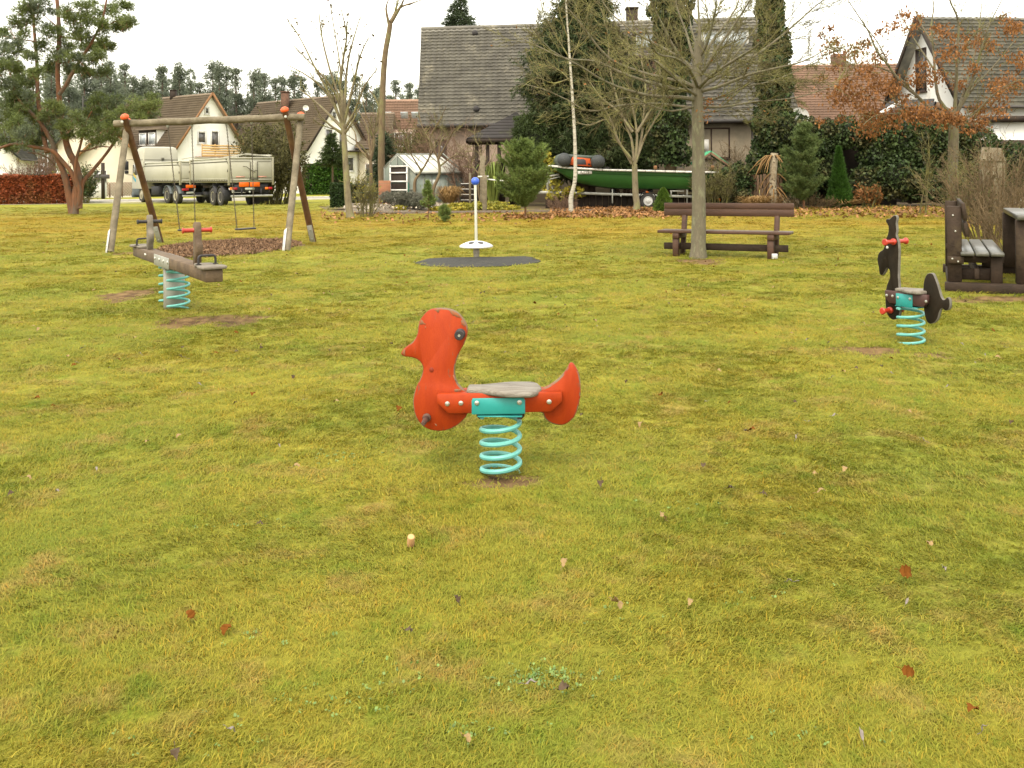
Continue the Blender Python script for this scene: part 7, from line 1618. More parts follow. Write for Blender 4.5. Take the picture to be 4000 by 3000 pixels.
def leaves():
    rg=np.random.default_rng(191)
    mats={'tan':M('leaf_tan',(0.25,0.165,0.065),(0.15,0.095,0.04),scale=30,rough=.7),'rust':M('leaf_rust',(0.14,0.050,0.008),(0.085,0.030,0.006),scale=30,rough=.9,spec=.05),'dark':M('leaf_dark',(0.070,0.042,0.018),(0.04,0.026,0.012),scale=30,rough=.6),'grey':M('leaf_grey',(0.20,0.17,0.15),(0.13,0.11,0.10),scale=30,rough=.7)}
    lab={'tan':'pale tan dry leaf lying on the open lawn','rust':'rust-orange fallen leaf lying on the open lawn','dark':'dark brown withered leaf lying on the open lawn','grey':'grey narrow withered leaf lying on the open lawn'}
    grp={'tan':'pale tan leaves on the lawn','rust':'rust-orange leaves on the lawn','dark':'dark withered leaves on the lawn','grey':'grey withered leaves on the lawn'}
    pr={}
    for k,kd in(('tan','lobed'),('rust','wide'),('dark','oval'),('grey','oval')):
        ob=leaf_mesh('fallen_leaf',kd,rg,mats[k]); tag(ob,lab[k],'leaf',grp[k]); pr[k]=[ob,False]
    def put(k,px,py,s=1.0):
        p=G(px,py); r=pr[k]
        if not r[1]: ob=r[0]; r[1]=True
        else: ob=r[0].copy(); COL.objects.link(ob)
        far=max(1,p.y/7); hgt=.024+.004*min(p.y,12)*.35
        ob['label']=lab[k]; ob['group']=grp[k]; ob.location=(p.x,p.y,gz(p.x,p.y)+hgt); ob.rotation_euler=(rg.normal()*.35,rg.normal()*.35,rg.uniform(0,6.3)); ob.scale=(s*rg.uniform(.8,1.2)*far**.35,)*3
        if k=='grey': ob.scale=(ob.scale[0]*1.1,ob.scale[0]*.4,ob.scale[0])
        return ob
    V=1.808
    named=[('rust',1955,1268,1.35,'bright rust-red leaf standing upright on the lawn at the right'),('rust',1962,1490,1.2,'orange curled leaf on a stalk near the bottom right'),('tan',1007,1622,1.0,'small pale square leaf near the bottom edge of the lawn'),('tan',1330,1327,1.3,'pale curled leaf pair lying right of centre in the near grass'),('rust',490,1385,1.3,'red-brown leaf in a dark hollow of the near left lawn'),('tan',1385,930,1.1,'pale leaf tilted in the grass right of the duck rocker'),('dark',1298,1062,1.3,'brown crumpled leaf right behind the bare spot of the duck spring')]
    nm=[]
    for k,x,y,s,l in named:
        ob=put(k,x*V,y*V,s); ob['label']=l; nm.append(ob)
        if k=='rust' and y in(1268,1490): ob.rotation_euler=(1.1,.3,rg.uniform(-.4,.4)); ob.location.z+=.02
    for k,x,y in [('grey',210,1027),('tan',60,1048),('dark',22,1083),('grey',123,1078),('tan',640,1023),('rust',410,1348),('dark',985,1313),('dark',885,1387),('tan',1490,1322),('dark',1580,1072),('dark',1650,1085),('tan',1432,1136),('tan',1760,1038),('tan',1775,1078),('tan',1825,1030),('rust',2100,1558),('dark',1520,1022),('dark',2185,927),('dark',235,807),('rust',160,800),('rust',115,890),('dark',510,883),('rust',1430,865),('rust',1625,943),('dark',1355,835),('tan',1220,770),('dark',1905,803),('grey',1705,1278),('grey',2040,1250),('grey',1960,1318),('grey',1150,1500),('dark',1220,1512),('tan',2010,1195),('tan',1220,1235),('grey',2130,1600),('grey',1860,1610),('dark',560,1150),('grey',500,1605),('dark',380,1657),('tan',1430,1130)]: put(k,x*V,y*V)
    ks=list(pr)
    for i in range(215):
        py=900+rg.beta(1.0,2.0)*900; px=rg.uniform(20,3980); 
        if in_chip(Z(px,py,0).x,Z(px,py,0).y,1.1): continue
        put(['tan','tan','rust','dark','dark','grey'][rg.integers(0,6)],px,py,rg.uniform(.7,1.1))
    for ob in nm: del ob['group']
    # pale wood plug in the near lawn
    o=G(1604,2140); T=thing('wood_plug','short pale wooden plug standing in the near lawn below the duck','wood piece',o); m=MB(); m.lathe([(.012,0),(.0135,.008),(.0135,.040),(.0125,.046),(.008,.048)],tuple(o+Vector((0,0,.008))),12,(.10,-.45,.9)); m.build('plug',M('pale_wood_plug',(0.50,0.29,0.13),(0.38,0.20,0.09),scale=20,rough=.8),T,smooth=True)
leaves()
# ------------------------------------------------------------------ lorry with drawbar trailer
MTRK=M('lorry_cream_panel',(0.37,0.36,0.29),(0.33,0.32,0.255),scale=.7,detail=6,rough=.5,c3=(0.27,0.255,0.19),s3=1.2,t3=(.58,.8))
MTRKD=M('lorry_frame_beige',(0.28,0.27,0.20),(0.26,0.24,0.17),scale=2,rough=.6)
MTYRE=M('tyre_rubber',(0.045,0.042,0.038),(0.028,0.026,0.024),scale=5,rough=.85,c3=(0.10,0.09,0.07),s3=3,t3=(.6,.75))
MRIM=M('cream_rim',(0.36,0.34,0.25),(0.24,0.22,0.16),scale=6,rough=.6,c3=(0.10,0.08,0.06),s3=8,t3=(.55,.7))
MCHAS=M('chassis_black',(0.020,0.020,0.022),(0.012,0.012,0.014),scale=3,rough=.6)
MSEAM=M('panel_seam',(0.08,0.072,0.05),(0.08,0.075,0.055),scale=3)
MORG=M('orange_reflector',(0.70,0.13,0.008),(0.60,0.10,0.006),scale=6,rough=.4)
MREDL=M('red_lamp',(0.36,0.02,0.03),(0.28,0.015,0.02),scale=6,rough=.25)
MAMB=M('amber_lamp',(0.75,0.18,0.02),(0.65,0.15,0.015),scale=6,rough=.25)
MPLATE=M('number_plate',(0.35,0.37,0.32),(0.36,0.38,0.33),scale=8,rough=.5)
MPINKT=M('faded_red_lettering',(0.55,0.20,0.16),(0.50,0.30,0.22),scale=60,rough=.6,lo=.45,hi=.55)
MCABD=M('cab_lower_grey_blue',(0.10,0.12,0.12),(0.06,0.07,0.075),scale=3,rough=.5)
MCYAN=M('cyan_stripe',(0.03,0.28,0.38),(0.03,0.24,0.34),scale=3,rough=.4)
MYELS=M('yellow_stripe',(0.45,0.34,0.05),(0.40,0.30,0.04),scale=3,rough=.4)
class Frame:
    def __init__(s,o,f,lean=0.0): 
        s.o=np.array(tuple(o),float); s.f=nrm((f[0],f[1],0)); s.l=np.array([-s.f[1],s.f[0],0]); s.u=nrm(np.array([0,0,1.0])); s.R=np.array([s.f,s.l,s.u]).T
    def w(s,x,y,z): return s.o+s.f*x+s.l*y+s.u*z
    def box(s,m,x,y,z,sx,sy,sz,bev=0): (m.bbox(s.w(x,y,z),(sx,sy,sz),s.R,bev) if bev else m.box(s.w(x,y,z),(sx,sy,sz),s.R))
def wheel(T,Fm,x,y,r,wd,side,double=False,rim=MRIM,name='wheel'):
    m=MB(); c=Fm.w(x,y,r); a=Fm.l*side; h=wd/2
    m.lathe([(r*.58,-h),(r*.90,-h),(r,-h*.75),(r*1.0,h*.75),(r*.90,h),(r*.62,h),(r*.58,h*.85)],c,26,a,cap=True); t=m.build(name,MTYRE,T,smooth=True)
    m=MB(); m.lathe([(r*.58,h*.80),(r*.56,h*.95),(r*.50,h*.9),(r*.46,h*.1),(r*.22,h*.05),(r*.20,h*.5),(r*.10,h*.55)] if double else [(r*.60,h*.9),(r*.56,h*1.05),(r*.48,h*.75),(r*.40,h*.95),(r*.22,h*1.1),(r*.18,h*1.35),(r*.08,h*1.4)],c,22,a,cap=True); m.build('rim',rim,t,smooth=True)
    return t
def mudguard(T,Fm,x,y,r,wd,a0=10,a1=170,mat=MCABD,k=1.14):
    m=MB(); V=[];n=12
    for i in range(n+1):
        a=rad(a0+(a1-a0)*i/n)
        for q,kk in((-wd/2,k),(wd/2,k),(wd/2,k+.04),(-wd/2,k+.04)): V.append(Fm.w(x+r*kk*math.cos(a),y+q,r+r*kk*math.sin(a)))
    o=m.addv(V); m.f[4].append(np.array([[i*4+j,i*4+(j+1)%4,i*4+4+(j+1)%4,i*4+4+j] for i in range(n) for j in range(4)])+o); m.ng+=[[o,o+1,o+2,o+3],[o+n*4+3,o+n*4+2,o+n*4+1,o+n*4]]
    return m.build('mudguard',mat,T)
def drop_body(T,Fm,L,W,zb,zt,posts,rear=True,front=True):
    m=MB(); Fm.box(m,L/2,0,zb-.06,L,W-.1,.12); m.build('load_floor',MTRKD,T)
    h=zt-zb; segs=posts
    for s in(1,-1):
        for a,b in zip(segs[:-1],segs[1:]):
            m=MB(); Fm.box(m,(a+b)/2,s*(W/2-.02),zb+h/2,b-a-.10,.045,h,.008); Fm.box(m,(a+b)/2,s*(W/2-.005),zt-.04,b-a-.10,.085,.08,.01)
            for z in(zb+.10,): Fm.box(m,(a+b)/2,s*(W/2+.004),z,b-a-.14,.02,.03)
            sd=m.build('side_panel',MTRK,T)
            m=MB(); Fm.box(m,(a+b)/2,s*(W/2+.006),zt-.24,b-a-.12,.014,.055); Fm.box(m,(a+b)/2,s*(W/2+.012),zb-.035,b-a-.1,.03,.05)
            for k in range(int((b-a)/.45)): Fm.box(m,a+.3+k*.45,s*(W/2+.012),zb+.0,.10,.03,.07)
            for q in(a+.35,b-.35): Fm.box(m,q,s*(W/2+.02),zt-.10,.10,.05,.09)
            m.build('seam_and_hinges',MSEAM,sd)
        for a in segs:
            m=MB(); Fm.box(m,a,s*(W/2+.0),zb+h/2-.13,.11,.11,h+.28,.01); m.build('corner_post',MTRKD,T)
            m=MB(); Fm.box(m,a,s*(W/2+.065),zb+h*.42,.07,.04,.14); Fm.box(m,a,s*(W/2+.062),zt-.3,.05,.03,.10); m.build('latch',MSEAM,T)
    if front: m=MB(); Fm.box(m,L-.03,0,zb+h/2+.02,.06,W-.12,h+.1,.008); m.build('headboard',MTRK,T)
def rear_panel(T,Fm,W,zb,zt,x=0.0):
    h=zt-zb; m=MB(); Fm.box(m,x+.03,0,zb+h/2,.05,W-.14,h,.008); Fm.box(m,x+.0,0,zt-.04,.09,W-.14,.08,.01); Fm.box(m,x-.015,0,zb+.03,.06,W-.16,.05); g=m.build('tailgate',MTRK,T)
    m=MB(); Fm.box(m,x-.002,0,zt-.24,.012,W-.2,.022); Fm.box(m,x-.002,0,zb+.14,.012,W-.2,.015); m.build('seams',MSEAM,g); return g
def lorry():
    # trailer
    bt=rad(34.5); s_,c_=math.sin(bt),math.cos(bt); W=2.5; Y0=52.0; x0=(895-2000)/3690*Y0; f=(-s_,c_)
    rl=np.array([x0,Y0,0]); fl=np.array([-s_,c_,0]); lt=np.array([-c_,-s_,0]); Fm=Frame(rl-lt*W/2,f); Fm.o[2]=gz(Fm.o[0],Fm.o[1])-.02
    T=thing('lorry_trailer','cream dropside drawbar trailer behind the lorry, tailgate towards the swings','trailer',Fm.o)
    zb,zt=1.47,2.76; L=7.5
    drop_body(T,Fm,L,W,zb,zt,[0.05,7.45]); g=rear_panel(T,Fm,W,zb,zt)
    m=MB(); Fm.box(m,-.02,-.13,zb+.62,.03,.40,.95,.004); g2=m.build('grain_hatch',MTRK,g); 
    m=MB()
    for y in(.06,-.33): Fm.box(m,-.04,y,zb+.55,.04,.035,1.0)
    Fm.box(m,-.04,-.13,zb+.07,.05,.50,.05); Fm.box(m,-.05,-.26,zb+.55,.03,.18,.02); m.tube([Fm.w(-.07,-.20,zb+.45),Fm.w(-.08,.02,zb+.56),Fm.w(-.08,.30,zb+.76),Fm.w(-.08,.50,zb+.78)],.018,6); m.build('lever',MSEAM,T)
    for y in(.62,-.62): m=MB(); Fm.box(m,-.006,y,zb+.20,.006,.50,.06); m.build('lettering',MPINKT,g)
    # tarp bars on top
    m=MB(); m.tube([Fm.w(.02,1.1,zt),Fm.w(.1,0.2,zt+.20),Fm.w(.05,-1.1,zt+.05)],.03,6); m.tube([Fm.w(.02,-1.15,zt+.1),Fm.w(3,-1.15,zt+.16),Fm.w(7.3,-1.15,zt+.1)],.06,6); m.tube([Fm.w(1.2,1.15,zt+.02),Fm.w(1.2,0,zt+.18),Fm.w(1.2,-1.15,zt+.1)],.03,6); m.build('tarpaulin_bows',MTRK,T,smooth=True)
    m=MB(); 
    for y in(.42,-.42): Fm.box(m,L/2,y,1.18,L,.12,.30,.01)
    for x in(.15,1.2,3.4,5.6,7.2): Fm.box(m,x,0,1.25,.10,2.2,.14)
    Fm.box(m,.06,0,1.02,.08,1.9,.42,.01); Fm.box(m,2.55,0,.62,1.7,1.0,.25); Fm.box(m,6.6,0,.62,.8,1.2,.35); m.bar(Fm.w(6.2,0,.75),Fm.w(9.0,0,.62),.28,.16); m.build('chassis',MCHAS,T)
    for y in(.42,-.20): m=MB(); Fm.box(m,.005,y,1.24,.03,.56,.25,.005); m.build('orange_marker',MORG,T)
    for y in(1.02,-.98):
        m=MB(); Fm.box(m,-.01,y*1.0-.10,1.02,.07,.22,.13,.01); m.build('tail_lamp',MREDL,T); m=MB(); Fm.box(m,-.01,y*1.0+.11,1.02,.07,.18,.13,.01); m.build('indicator_lamp',MAMB,T)
    m=MB(); Fm.box(m,-.0,.10,1.0,.03,.52,.12,.004); m.build('number_plate',MPLATE,T); m=MB(); m.lathe([(.06,0),(.055,.02),(.01,.025)],Fm.w(.01,.10,.83),14,-Fm.f); m.build('round_marker',MPLATE,T)
    m=MB(); m.tube([Fm.w(-.08,1.18,.60),Fm.w(-.08,-1.18,.60)],.065,12); m.build('underrun_bar',MGALV,T,smooth=True)
    m=MB(); [Fm.box(m,.0,y,.80,.08,.08,.42) for y in(.55,-.55)]; m.build('bar_bracket',MCHAS,T)
    for x in(1.75,3.15):
        for s in(1,-1):
            wheel(T,Fm,x,s*1.05,.54,.34,s,True)
            mudguard(T,Fm,x,s*1.05,.54,.38,20,160,MCHAS)
    for s in(1,-1): m=MB(); Fm.box(m,.85,s*1.05,.62,.03,.44,.62,.006); m.build('mud_flap',MCHAS,T)
    # lorry
    b2=rad(40.5); s2,c2=math.sin(b2),math.cos(b2); Y1=59.2; x1=(705-2000)/3690*Y1; lt2=np.array([-c2,-s2,0]); F2=Frame(np.array([x1,Y1,0])-lt2*W/2,(-s2,c2)); F2.o[2]=gz(F2.o[0],F2.o[1])-.02
    T=thing('lorry','cream tipper lorry with tall rounded cab parked on the grass behind the swings','lorry',F2.o); zb,zt=1.48,2.72; L=6.5
    drop_body(T,F2,L,W,zb,zt,[.05,6.45]); rear_panel(T,F2,W,zb,zt)
    m=MB(); 
    for y in(.42,-.42): F2.box(m,L/2+1.0,y,1.12,L+2.0,.12,.32,.01)
    for x in(.2,1.7,3.4,5.2): F2.box(m,x,0,1.28,.10,2.2,.12)
    F2.box(m,4.7,.9,.82,1.3,.55,.62,.03); F2.box(m,4.5,-.9,.82,1.5,.55,.62,.03); F2.box(m,.15,0,.62,.1,2.2,.22,.01); F2.box(m,1.8,0,.56,2.2,.9,.2); m.build('chassis',MCHAS,T)
    m=MB(); F2.box(m,-.0,.60,1.12,.04,.62,.20,.005); m.build('orange_marker',MORG,T)
    for y in(.95,-.95): m=MB(); F2.box(m,-.01,y,.92,.07,.42,.14,.01); m.build('tail_lamp',MREDL,T)
    m=MB(); F2.box(m,.0,.62,.72,.03,.52,.12,.004); m.build('number_plate',MPLATE,T)
    m=MB(); F2.box(m,-.04,0,.52,.10,2.3,.10,.01); m.build('underrun_bar',MGALV,T)
    m=MB(); F2.box(m,-.05,.35,zb+.18,.10,.55,.30,.02); m.build('tool_box',MSEAM,T)
    m=MB(); m.tube([F2.w(-.02,1.2,zt+.12),F2.w(-.02,.6,zt+.22),F2.w(-.02,-1.2,zt+.22)],.03,6); m.build('load_bar',MTRK,T)
    for x in(.95,2.45):
        for s in(1,-1):
            wheel(T,F2,x,s*1.06,.54,.32,s,x>1,MRIM); mudguard(T,F2,x,s*1.06,.54,.36,12,168,MCABD)
    for s in(1,-1): wheel(T,F2,7.05,s*1.08,.54,.32,s,False,MRIM)
    # cab: lofted rounded shell
    m=MB(); rings=[]; x0,x1_=L+.18,L+2.45; N=9
    def ring(z,ins,fr,bk):
        pts=[]; w=W/2-ins
        for (cx,cy,sx,sy) in((x1_-fr,w,1,1),(x0+bk,w,-1,1),(x0+bk,-w,-1,-1),(x1_-fr,-w,1,-1)):
            r=.09; a0={(1,1):0,(-1,1):90,(-1,-1):180,(1,-1):270}[(sx,sy)]
            for k in range(5):
                a=rad(a0+k*22.5); pts.append(F2.w(cx-sx*r+r*math.cos(a),cy-sy*r+r*math.sin(a),z))
        return pts
    prof=[(.95,0,.02,0),(1.9,0,.04,0),(2.3,.0,.14,0),(2.75,.03,.30,0),(3.0,.05,.42,0),(3.3,.07,.60,.03),(3.6,.10,.80,.07),(3.76,.15,1.0,.13),(3.83,.32,1.2,.30)]
    V=[p for q in prof for p in ring(*q)]; n=20; o=m.addv(V)
    for i in range(len(prof)-1): m.f[4].append(np.array([[i*n+j,i*n+(j+1)%n,(i+1)*n+(j+1)%n,(i+1)*n+j] for j in range(n)])+o)
    m.ng.append([o+j for j in range(n)][::-1]); m.ng.append([o+(len(prof)-1)*n+j for j in range(n)]); cab=m.build('cab',MTRK,T,smooth=True)
    m=MB()
    for s in(1,-1): F2.box(m,x1_-.75,s*(W/2-.005),2.25,.85,.03,.72,.01)
    F2.box(m,x1_-.16,0,2.35,.03,2.0,.75); m.build('cab_window',MGLASS,cab)
    m=MB()
    F2.box(m,(x0+x1_)/2,W/2-.04,2.93,2.0,.05,.02); F2.box(m,x0-.01,0,2.93,.02,2.3,.025); F2.box(m,x0-.02,.2,2.78,.03,1.5,.012); F2.box(m,x0-.06,-.1,2.98,.12,.14,.18); m.build('seam',MSEAM,cab)
    m=MB(); F2.box(m,x0-.1,1.05,2.62,.12,.35,.32,.02); m.build('air_intake',MCHAS,cab)
    m=MB(); F2.box(m,(x0+x1_)/2+.5,0,.75,1.35,W-.06,.55,.05); F2.box(m,x1_-.15,0,.52,.4,W,.35,.04); m.build('bumper',MCABD,T); 
    for k,(mt,zz) in enumerate(((MYELS,1.78),(MCYAN,1.55))):
        m=MB(); m.prism([(x1_-1.0+k*.1,zz-.16),(x1_-.35,zz+.1),(x1_-.3,zz+.28),(x1_-.9,zz+.05)],F2.o+F2.l*(W/2+.006),F2.f,F2.l,.01,.001); m.build('door_stripe',mt,cab)
    for s in(1,-1):
        m=MB(); m.tube([F2.w(x1_-.3,s*1.2,3.0),F2.w(x1_-.15,s*1.62,2.95),F2.w(x1_-.12,s*1.66,1.95),F2.w(x1_-.3,s*1.25,1.88)],.022,6); F2.box(m,x1_-.14,s*1.62,2.55,.10,.26,.62,.03); F2.box(m,x1_-.14,s*1.62,2.1,.10,.26,.24,.03); m.build('mirror',MCHAS,cab)
lorry()

# ------------------------------------------------------------------ boat, dinghy and boat trailer
def boat():
    org=G(2556,812); Y=org.y; org=np.array([org.x,Y,0.0]); d=nrm((1,0.02,0)); nn=np.array([d[1],-d[0],0]); up=np.array([0,0,1.0])
    c=lambda zx,zy,off=0: PL(2100+zx/2.458,550+zy/2.458,org+nn*off,d)
    Hb=.85
    T=thing('rowing_boat','long dark green boat with white gunwale standing on a road trailer','boat',org)
    top=[(130,243),(190,247),(300,262),(450,270),(650,283),(900,287),(1200,295),(1500,302),(1735,306)]
    bot=[(140,256),(215,300),(300,360),(400,405),(550,440),(720,463),(1000,470),(1400,472),(1700,470)]
    tp=[c(*q,Hb) for q in top]; bp=[c(*q,Hb*.8) for q in bot]
    n=26; ts=np.linspace(0,1,n)
    ta=np.interp(ts,np.linspace(0,1,len(tp)),[q[0] for q in tp]); tz=np.interp(ts,np.linspace(0,1,len(tp)),[q[1] for q in tp]); ba=np.interp(ts,np.linspace(0,1,len(bp)),[q[0] for q in bp]); bz=np.interp(ts,np.linspace(0,1,len(bp)),[q[1] for q in bp])
    V=[];m=MB(); K=9
    for i,t in enumerate(ts):
        w=Hb*min(1,(t/.42+.0))**.62*(1-.12*max(0,t-.6)/.4); w=max(w,.05)
        kz=bz[i]
        sec=[(1.0,1.0),(.97,.62),(.90,.28),(.72,.06),(0,0),(-.72,.06),(-.90,.28),(-.97,.62),(-1.0,1.0)]
        for u,h in sec:
            a=ba[i]+(ta[i]-ba[i])*h; V.append(org+d*a+nn*u*w+up*(kz+(tz[i]-kz)*h))
    o=m.addv(V); m.f[4].append(np.array([[i*K+j,i*K+j+1,(i+1)*K+j+1,(i+1)*K+j] for i in range(n-1) for j in range(K-1)])+o); m.ng.append([o+j for j in range(K)]); m.ng.append([o+(n-1)*K+j for j in range(K)][::-1])
    m.build('hull',MGREEN,T,smooth=True)
    for s in(1,-1):
        pts=[np.array(V[i*K+(0 if s>0 else K-1)])+nn*s*.03+up*.01 for i in range(n)]
        m=MB()
        for a,b in zip(pts[:-1],pts[1:]): m.bar(a,b,.13,.075,ext=.012)
        m.build('gunwale',MFRW,T)
    m=MB(); pts=[np.array(V[i*K+1])*.55+np.array(V[i*K])*.45+nn*.022 for i in range(4,n)]; m.tube(pts,.010,4); m.build('rubbing_strake',MDHULL,T)
    # deck insert
    m=MB(); m.quads([org+d*ta[i]+nn*u*Hb*min(1,(ts[i]/.42))**.62*.97+up*(tz[i]-.16) for i in range(2,n) for u in(1,-1)],[[2*i,2*i+1,2*i+3,2*i+2] for i in range(n-3)]); m.build('inner_deck',MGREYW,T)
    # registration board
    q0=c(385,290,Hb+.03); q1=c(523,320,Hb+.03); z=(q0[1]+q1[1])/2; R=np.array([d,nn,up]).T; hh=abs(q0[1]-q1[1])*.95
    cc=org+d*(q0[0]+q1[0])/2+up*z+nn*(Hb*1.01)
    m=MB(); m.box(cc,(q1[0]-q0[0],.02,hh),R); pl=m.build('registration_board',MDISHM,T)
    cu=bpy.data.curves.new('registration_text','FONT'); cu.body='RI775'; cu.size=hh*1.12; cu.align_x='CENTER'; cu.align_y='CENTER'; cu.extrude=.003
    to=bpy.data.objects.new('tmp',cu); COL.objects.link(to); dg=bpy.context.evaluated_depsgraph_get(); me=bpy.data.meshes.new_from_object(to.evaluated_get(dg)); bpy.data.objects.remove(to)
    me.materials.clear(); me.materials.append(MSEAM); ob=bpy.data.objects.new('registration_text',me); COL.objects.link(ob); ob.parent=pl; ob['_o']=pl['_o']
    # text plane: x along d, y up, normal nn
    Mx=Matrix(((d[0],up[0],nn[0],0),(d[1],up[1],nn[1],0),(d[2],up[2],nn[2],0),(0,0,0,1))); p=cc+nn*.014-np.array(pl['_o']); me.transform(Matrix.Translation(Vector(p))@Mx@Matrix.Diagonal((1.15,1,1,1)))
    for zx in(1130,1678): a,z=c(zx,262,Hb); m=MB(); m.bbox(org+d*a+nn*(Hb+.0)+up*(z+.02),(.12,.14,.16),R,.02); m.build('rowlock_block',MWOODB,T)
    for zx in(660,1370): a,z=c(zx,268,Hb); m=MB(); m.tube([org+d*(a-.16)+nn*Hb+up*(z+.0),org+d*(a-.08)+nn*Hb+up*(z+.06),org+d*(a+.08)+nn*Hb+up*(z+.06),org+d*(a+.16)+nn*Hb+up*(z+.0)],.015,6); m.build('cleat',MGUT,T)
    # dinghy lying on the bow, tubes pointing to the camera
    D=thing('inflatable_dinghy','grey-green inflatable dinghy with orange transom resting on the bow of the boat','dinghy',org+d*c(400,230)[0]+up*1.6)
    MDIN=M('dinghy_grey_green',(0.095,0.115,0.095),(0.07,0.085,0.072),scale=4,rough=.6); MDINE=M('dinghy_dark_end',(0.055,0.06,0.06),(0.035,0.038,0.038),scale=30,rough=.6)
    TR=.275; cs=[]
    for (zx,zy) in((255,182),(580,200)):
        a,z=c(zx,zy,.9); cs.append((a,z)); q=org+d*a+up*z
        m=MB(); prof=[(.02,.95+.23)]+[(TR*math.cos(t),.95+.23*math.sin(t)) for t in np.linspace(1.4,0,7)]+[(TR,.1),(TR,-1.5),(TR*.9,-1.62),(TR*.5,-1.75),(.02,-1.8)]
        m.lathe([(r,h) for r,h in prof[::-1]],q,22,nn); tb=m.build('tube',MDIN,D,smooth=True)
        m=MB(); m.lathe([(TR*1.006,.86),(TR*1.006,.96)]+[(TR*1.006*math.cos(t),.955+.235*math.sin(t)) for t in np.linspace(0.05,1.5,8)],q,22,nn,cap=False); m.build('tube_end',MDINE,tb,smooth=True)
    (a0,z0),(a1,z1)=cs; m=MB(); m.prism([(a0+.24,z0-.20),(a1-.24,z1-.20),(a1-.30,z1+.13),(a0+.34,z0+.12)],org+nn*.70,d,nn,.05,.006); tr=m.build('transom',MORG2,D)
    m=MB(); am=(a0+a1)/2; m.prism([(am-.25,z0-.20),(am+.22,z0-.20),(am+.20,z0-.02),(am+.12,z0+.03),(am-.15,z0+.03),(am-.24,z0-.02)],org+nn*.73,d,nn,.02,.004); m.build('motor_plate',MSEAMD,tr)
    m=MB(); m.box(org+d*(a1-.34)+nn*.735+up*(z1-.10),(.10,.02,.06),R); m.build('drain_plug',MCHAS,tr)
    m=MB(); m.quads([org+nn*.72+d*(a0+.05)+up*(z0+.235),org+nn*.72+d*(a1-.05)+up*(z1+.235),org-nn*1.4+d*(a1-.05)+up*(z1+.235),org-nn*1.4+d*(a0+.05)+up*(z0+.235),org+nn*.72+d*(a0+.05)+up*(z0+.09),org+nn*.72+d*(a1-.05)+up*(z1+.09),org-nn*1.4+d*(a1-.05)+up*(z1+.09),org-nn*1.4+d*(a0+.05)+up*(z0+.09)],[[0,1,2,3],[7,6,5,4],[0,4,5,1],[1,5,6,2],[2,6,7,3],[3,7,4,0]]); m.build('floor_mat',MDIN,D)
    # trailer
    B=thing('boat_trailer','galvanised boat trailer under the green boat behind the birch','trailer',org)
    z=lambda zx,zy: c(zx,zy,0)
    m=MB(); p=lambda zx,zy,off=0: org+nn*off+d*c(zx,zy,off)[0]+up*c(zx,zy,off)[1]
    m.bbar(p(-130,490),p(1000,520),.09,.11,bev=.008); m.bbar(p(600,512),p(1740,545),.09,.10,bev=.008)
    for off in(.55,-.55): m.bbar(p(150,492,0),p(800,515,off),.07,.09,bev=.006); m.bbar(p(800,515,off),p(1745,545,off),.07,.09,bev=.006)
    for zx in(800,1060,1400,1720): m.bbar(p(zx,528,.75),p(zx,528,-.75),.06,.07,bev=.006)
    m.build('frame',MGALV,B)
    m=MB(); m.bbar(p(95,500),p(95,300),.08,.08,up=(1,0,0)); m.bbar(p(95,360),p(160,495),.06,.06); m.bbar(p(90,345),p(210,322),.06,.08); m.bbar(p(95,375),p(215,345),.05,.05); m.build('winch_post',MGALV,B)
    m=MB(); m.bbar(p(95,365,.1),p(95,318,.1),.10,.05,up=(1,0,0)); m.build('winch_handle',MFRW,B)
    m=MB(); m.tube([p(-130,490),p(-165,487)],.05,8); m.build('coupling',MGALV,B)
    for zx,h in((718,600),(1435,600)):
        m=MB(); m.bbar(p(zx,h,.5),p(zx,462,.5),.05,.05,up=(1,0,0)); m.bbar(p(zx,490,.5),p(zx,490,-.5),.05,.05); m.build('prop_stand',MGALV,B)
    for zx in(720,1080,1480):
        m=MB(); m.lathe([(.07,-.35),(.05,-.1),(.05,.1),(.07,.35)],p(zx,478,0),10,nn); m.build('keel_roller',MCHAS,B)
    m=MB(); m.bbar(p(1270,482,.6),p(1405,484,.6),.04,.05); m.bbar(p(1283,482,.6),p(1283,530,.6),.04,.05,up=(1,0,0)); m.build('bunk_bracket',MGALV,B)
    MR=M('alloy_rim',(0.50,0.50,0.48),(0.40,0.40,0.38),scale=9,rough=.4)
    F3=Frame(org,d); ax=c(1058,590,.95)[0]
    for s in(-1,1):
        t=wheel(B,Frame(org+d*ax,d),0,s*.95,.315,.18,s,False,MR)
        mudguard(B,Frame(org+d*ax,d),0,s*.95,.315,.24,0,180,MCHAS,k=1.16)
    m=MB(); m.bbar(org+d*ax+nn*.9+up*.315,org+d*ax-nn*.9+up*.315,.07,.07); m.build('axle',MCHAS,B)
    for zx,zy in((1052,492),(292,490)): m=MB(); m.bbox(p(zx,zy,1.03 if zx>500 else .08),(.10,.03,.06),R,.005); m.build('side_marker',MAMB,B)
    m=MB(); m.bbox(p(1738,568,.8),(.14,.05,.12),R,.01); m.build('tail_lamp',MAMB,B); m=MB(); m.bbox(p(1748,555,0),(.04,1.7,.16),R,.006); m.build('light_board',MGALV,B)
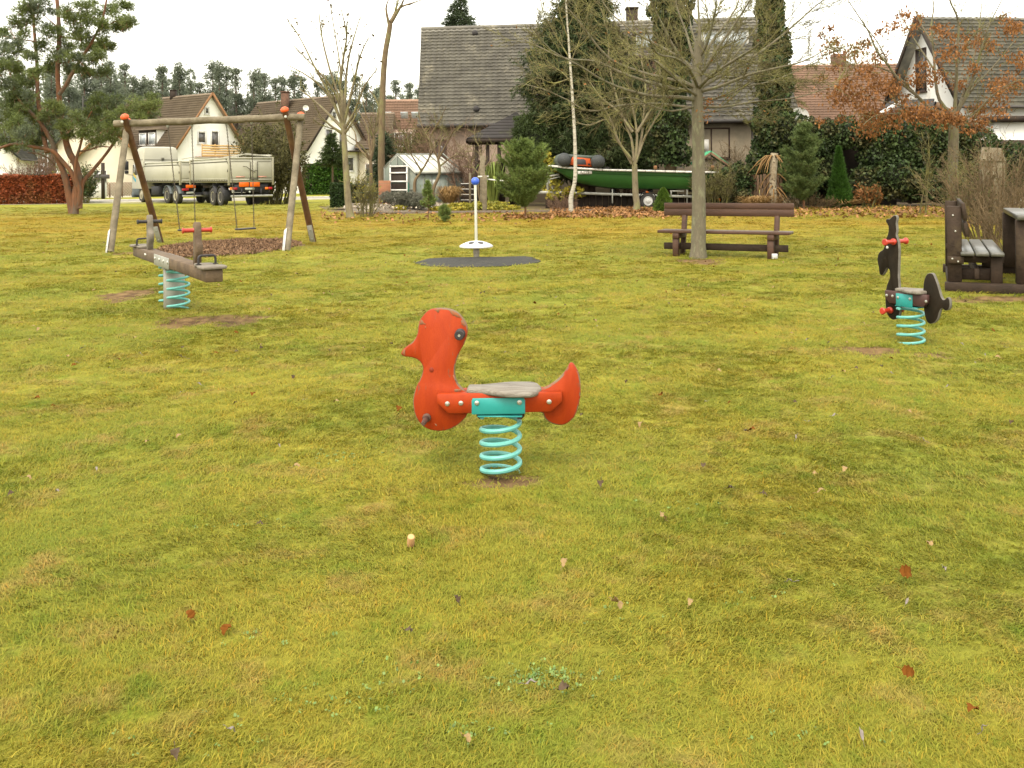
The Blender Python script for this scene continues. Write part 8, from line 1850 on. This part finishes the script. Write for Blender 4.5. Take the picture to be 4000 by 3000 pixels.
MDHULL=M('dark_green_strake',(0.008,0.06,0.012),(0.006,0.05,0.01),scale=4)
MORG2=M('orange_transom',(0.50,0.09,0.02),(0.42,0.075,0.018),scale=4,rough=.6)
MSEAMD=M('dark_grey_plate',(0.045,0.045,0.05),(0.035,0.035,0.04),scale=4,rough=.6)
boat()
# ------------------------------------------------------------------ camera, light, view
cam=bpy.data.cameras.new('camera'); cam.lens=F/4000*36; cam.sensor_width=36; cam.shift_y=-(1500-HY)/4000.0; cam.clip_end=2000; cam.clip_start=0.05
co=bpy.data.objects.new('camera',cam); COL.objects.link(co); co.location=(0,0,H); co.rotation_euler=(PI/2,RO,0); scene.camera=co
w=bpy.data.worlds.new('World'); scene.world=w; w.use_nodes=True; nt=w.node_tree; N=nt.nodes; L=nt.links
bg=N['Background']; sky=N.new('ShaderNodeTexSky'); sky.sky_type='NISHITA'; sky.sun_disc=False; sky.sun_elevation=rad(38); sky.sun_rotation=rad(200); sky.air_density=1.5; sky.dust_density=6; sky.ozone_density=1
L.new(sky.outputs[0],bg.inputs[0]); bg.inputs[1].default_value=0.05
b2=N.new('ShaderNodeBackground'); b2.inputs[0].default_value=(1.0,0.955,0.83,1); b2.inputs[1].default_value=0.85   # cloud cover
ad=N.new('ShaderNodeAddShader'); L.new(bg.outputs[0],ad.inputs[0]); L.new(b2.outputs[0],ad.inputs[1]); L.new(ad.outputs[0],N['World Output'].inputs[0])
sl=bpy.data.lights.new('sun','SUN'); sl.energy=0.9; sl.angle=rad(25); sl.color=(1.0,0.92,0.78)
so=bpy.data.objects.new('sun',sl); COL.objects.link(so)
el=rad(55); az=rad(-160)   # behind and left of the camera
dv=Vector((math.sin(az)*math.cos(el),math.cos(az)*math.cos(el),math.sin(el)))
so.rotation_euler=dv.to_track_quat('Z','Y').to_euler(); sky.sun_elevation=el; sky.sun_rotation=az
vs=scene.view_settings; vs.view_transform='Standard'; vs.look='None'; vs.gamma=1; vs.exposure=1.38; vs.use_curve_mapping=False
for o in bpy.data.objects:
    if '_o' in o: del o['_o']
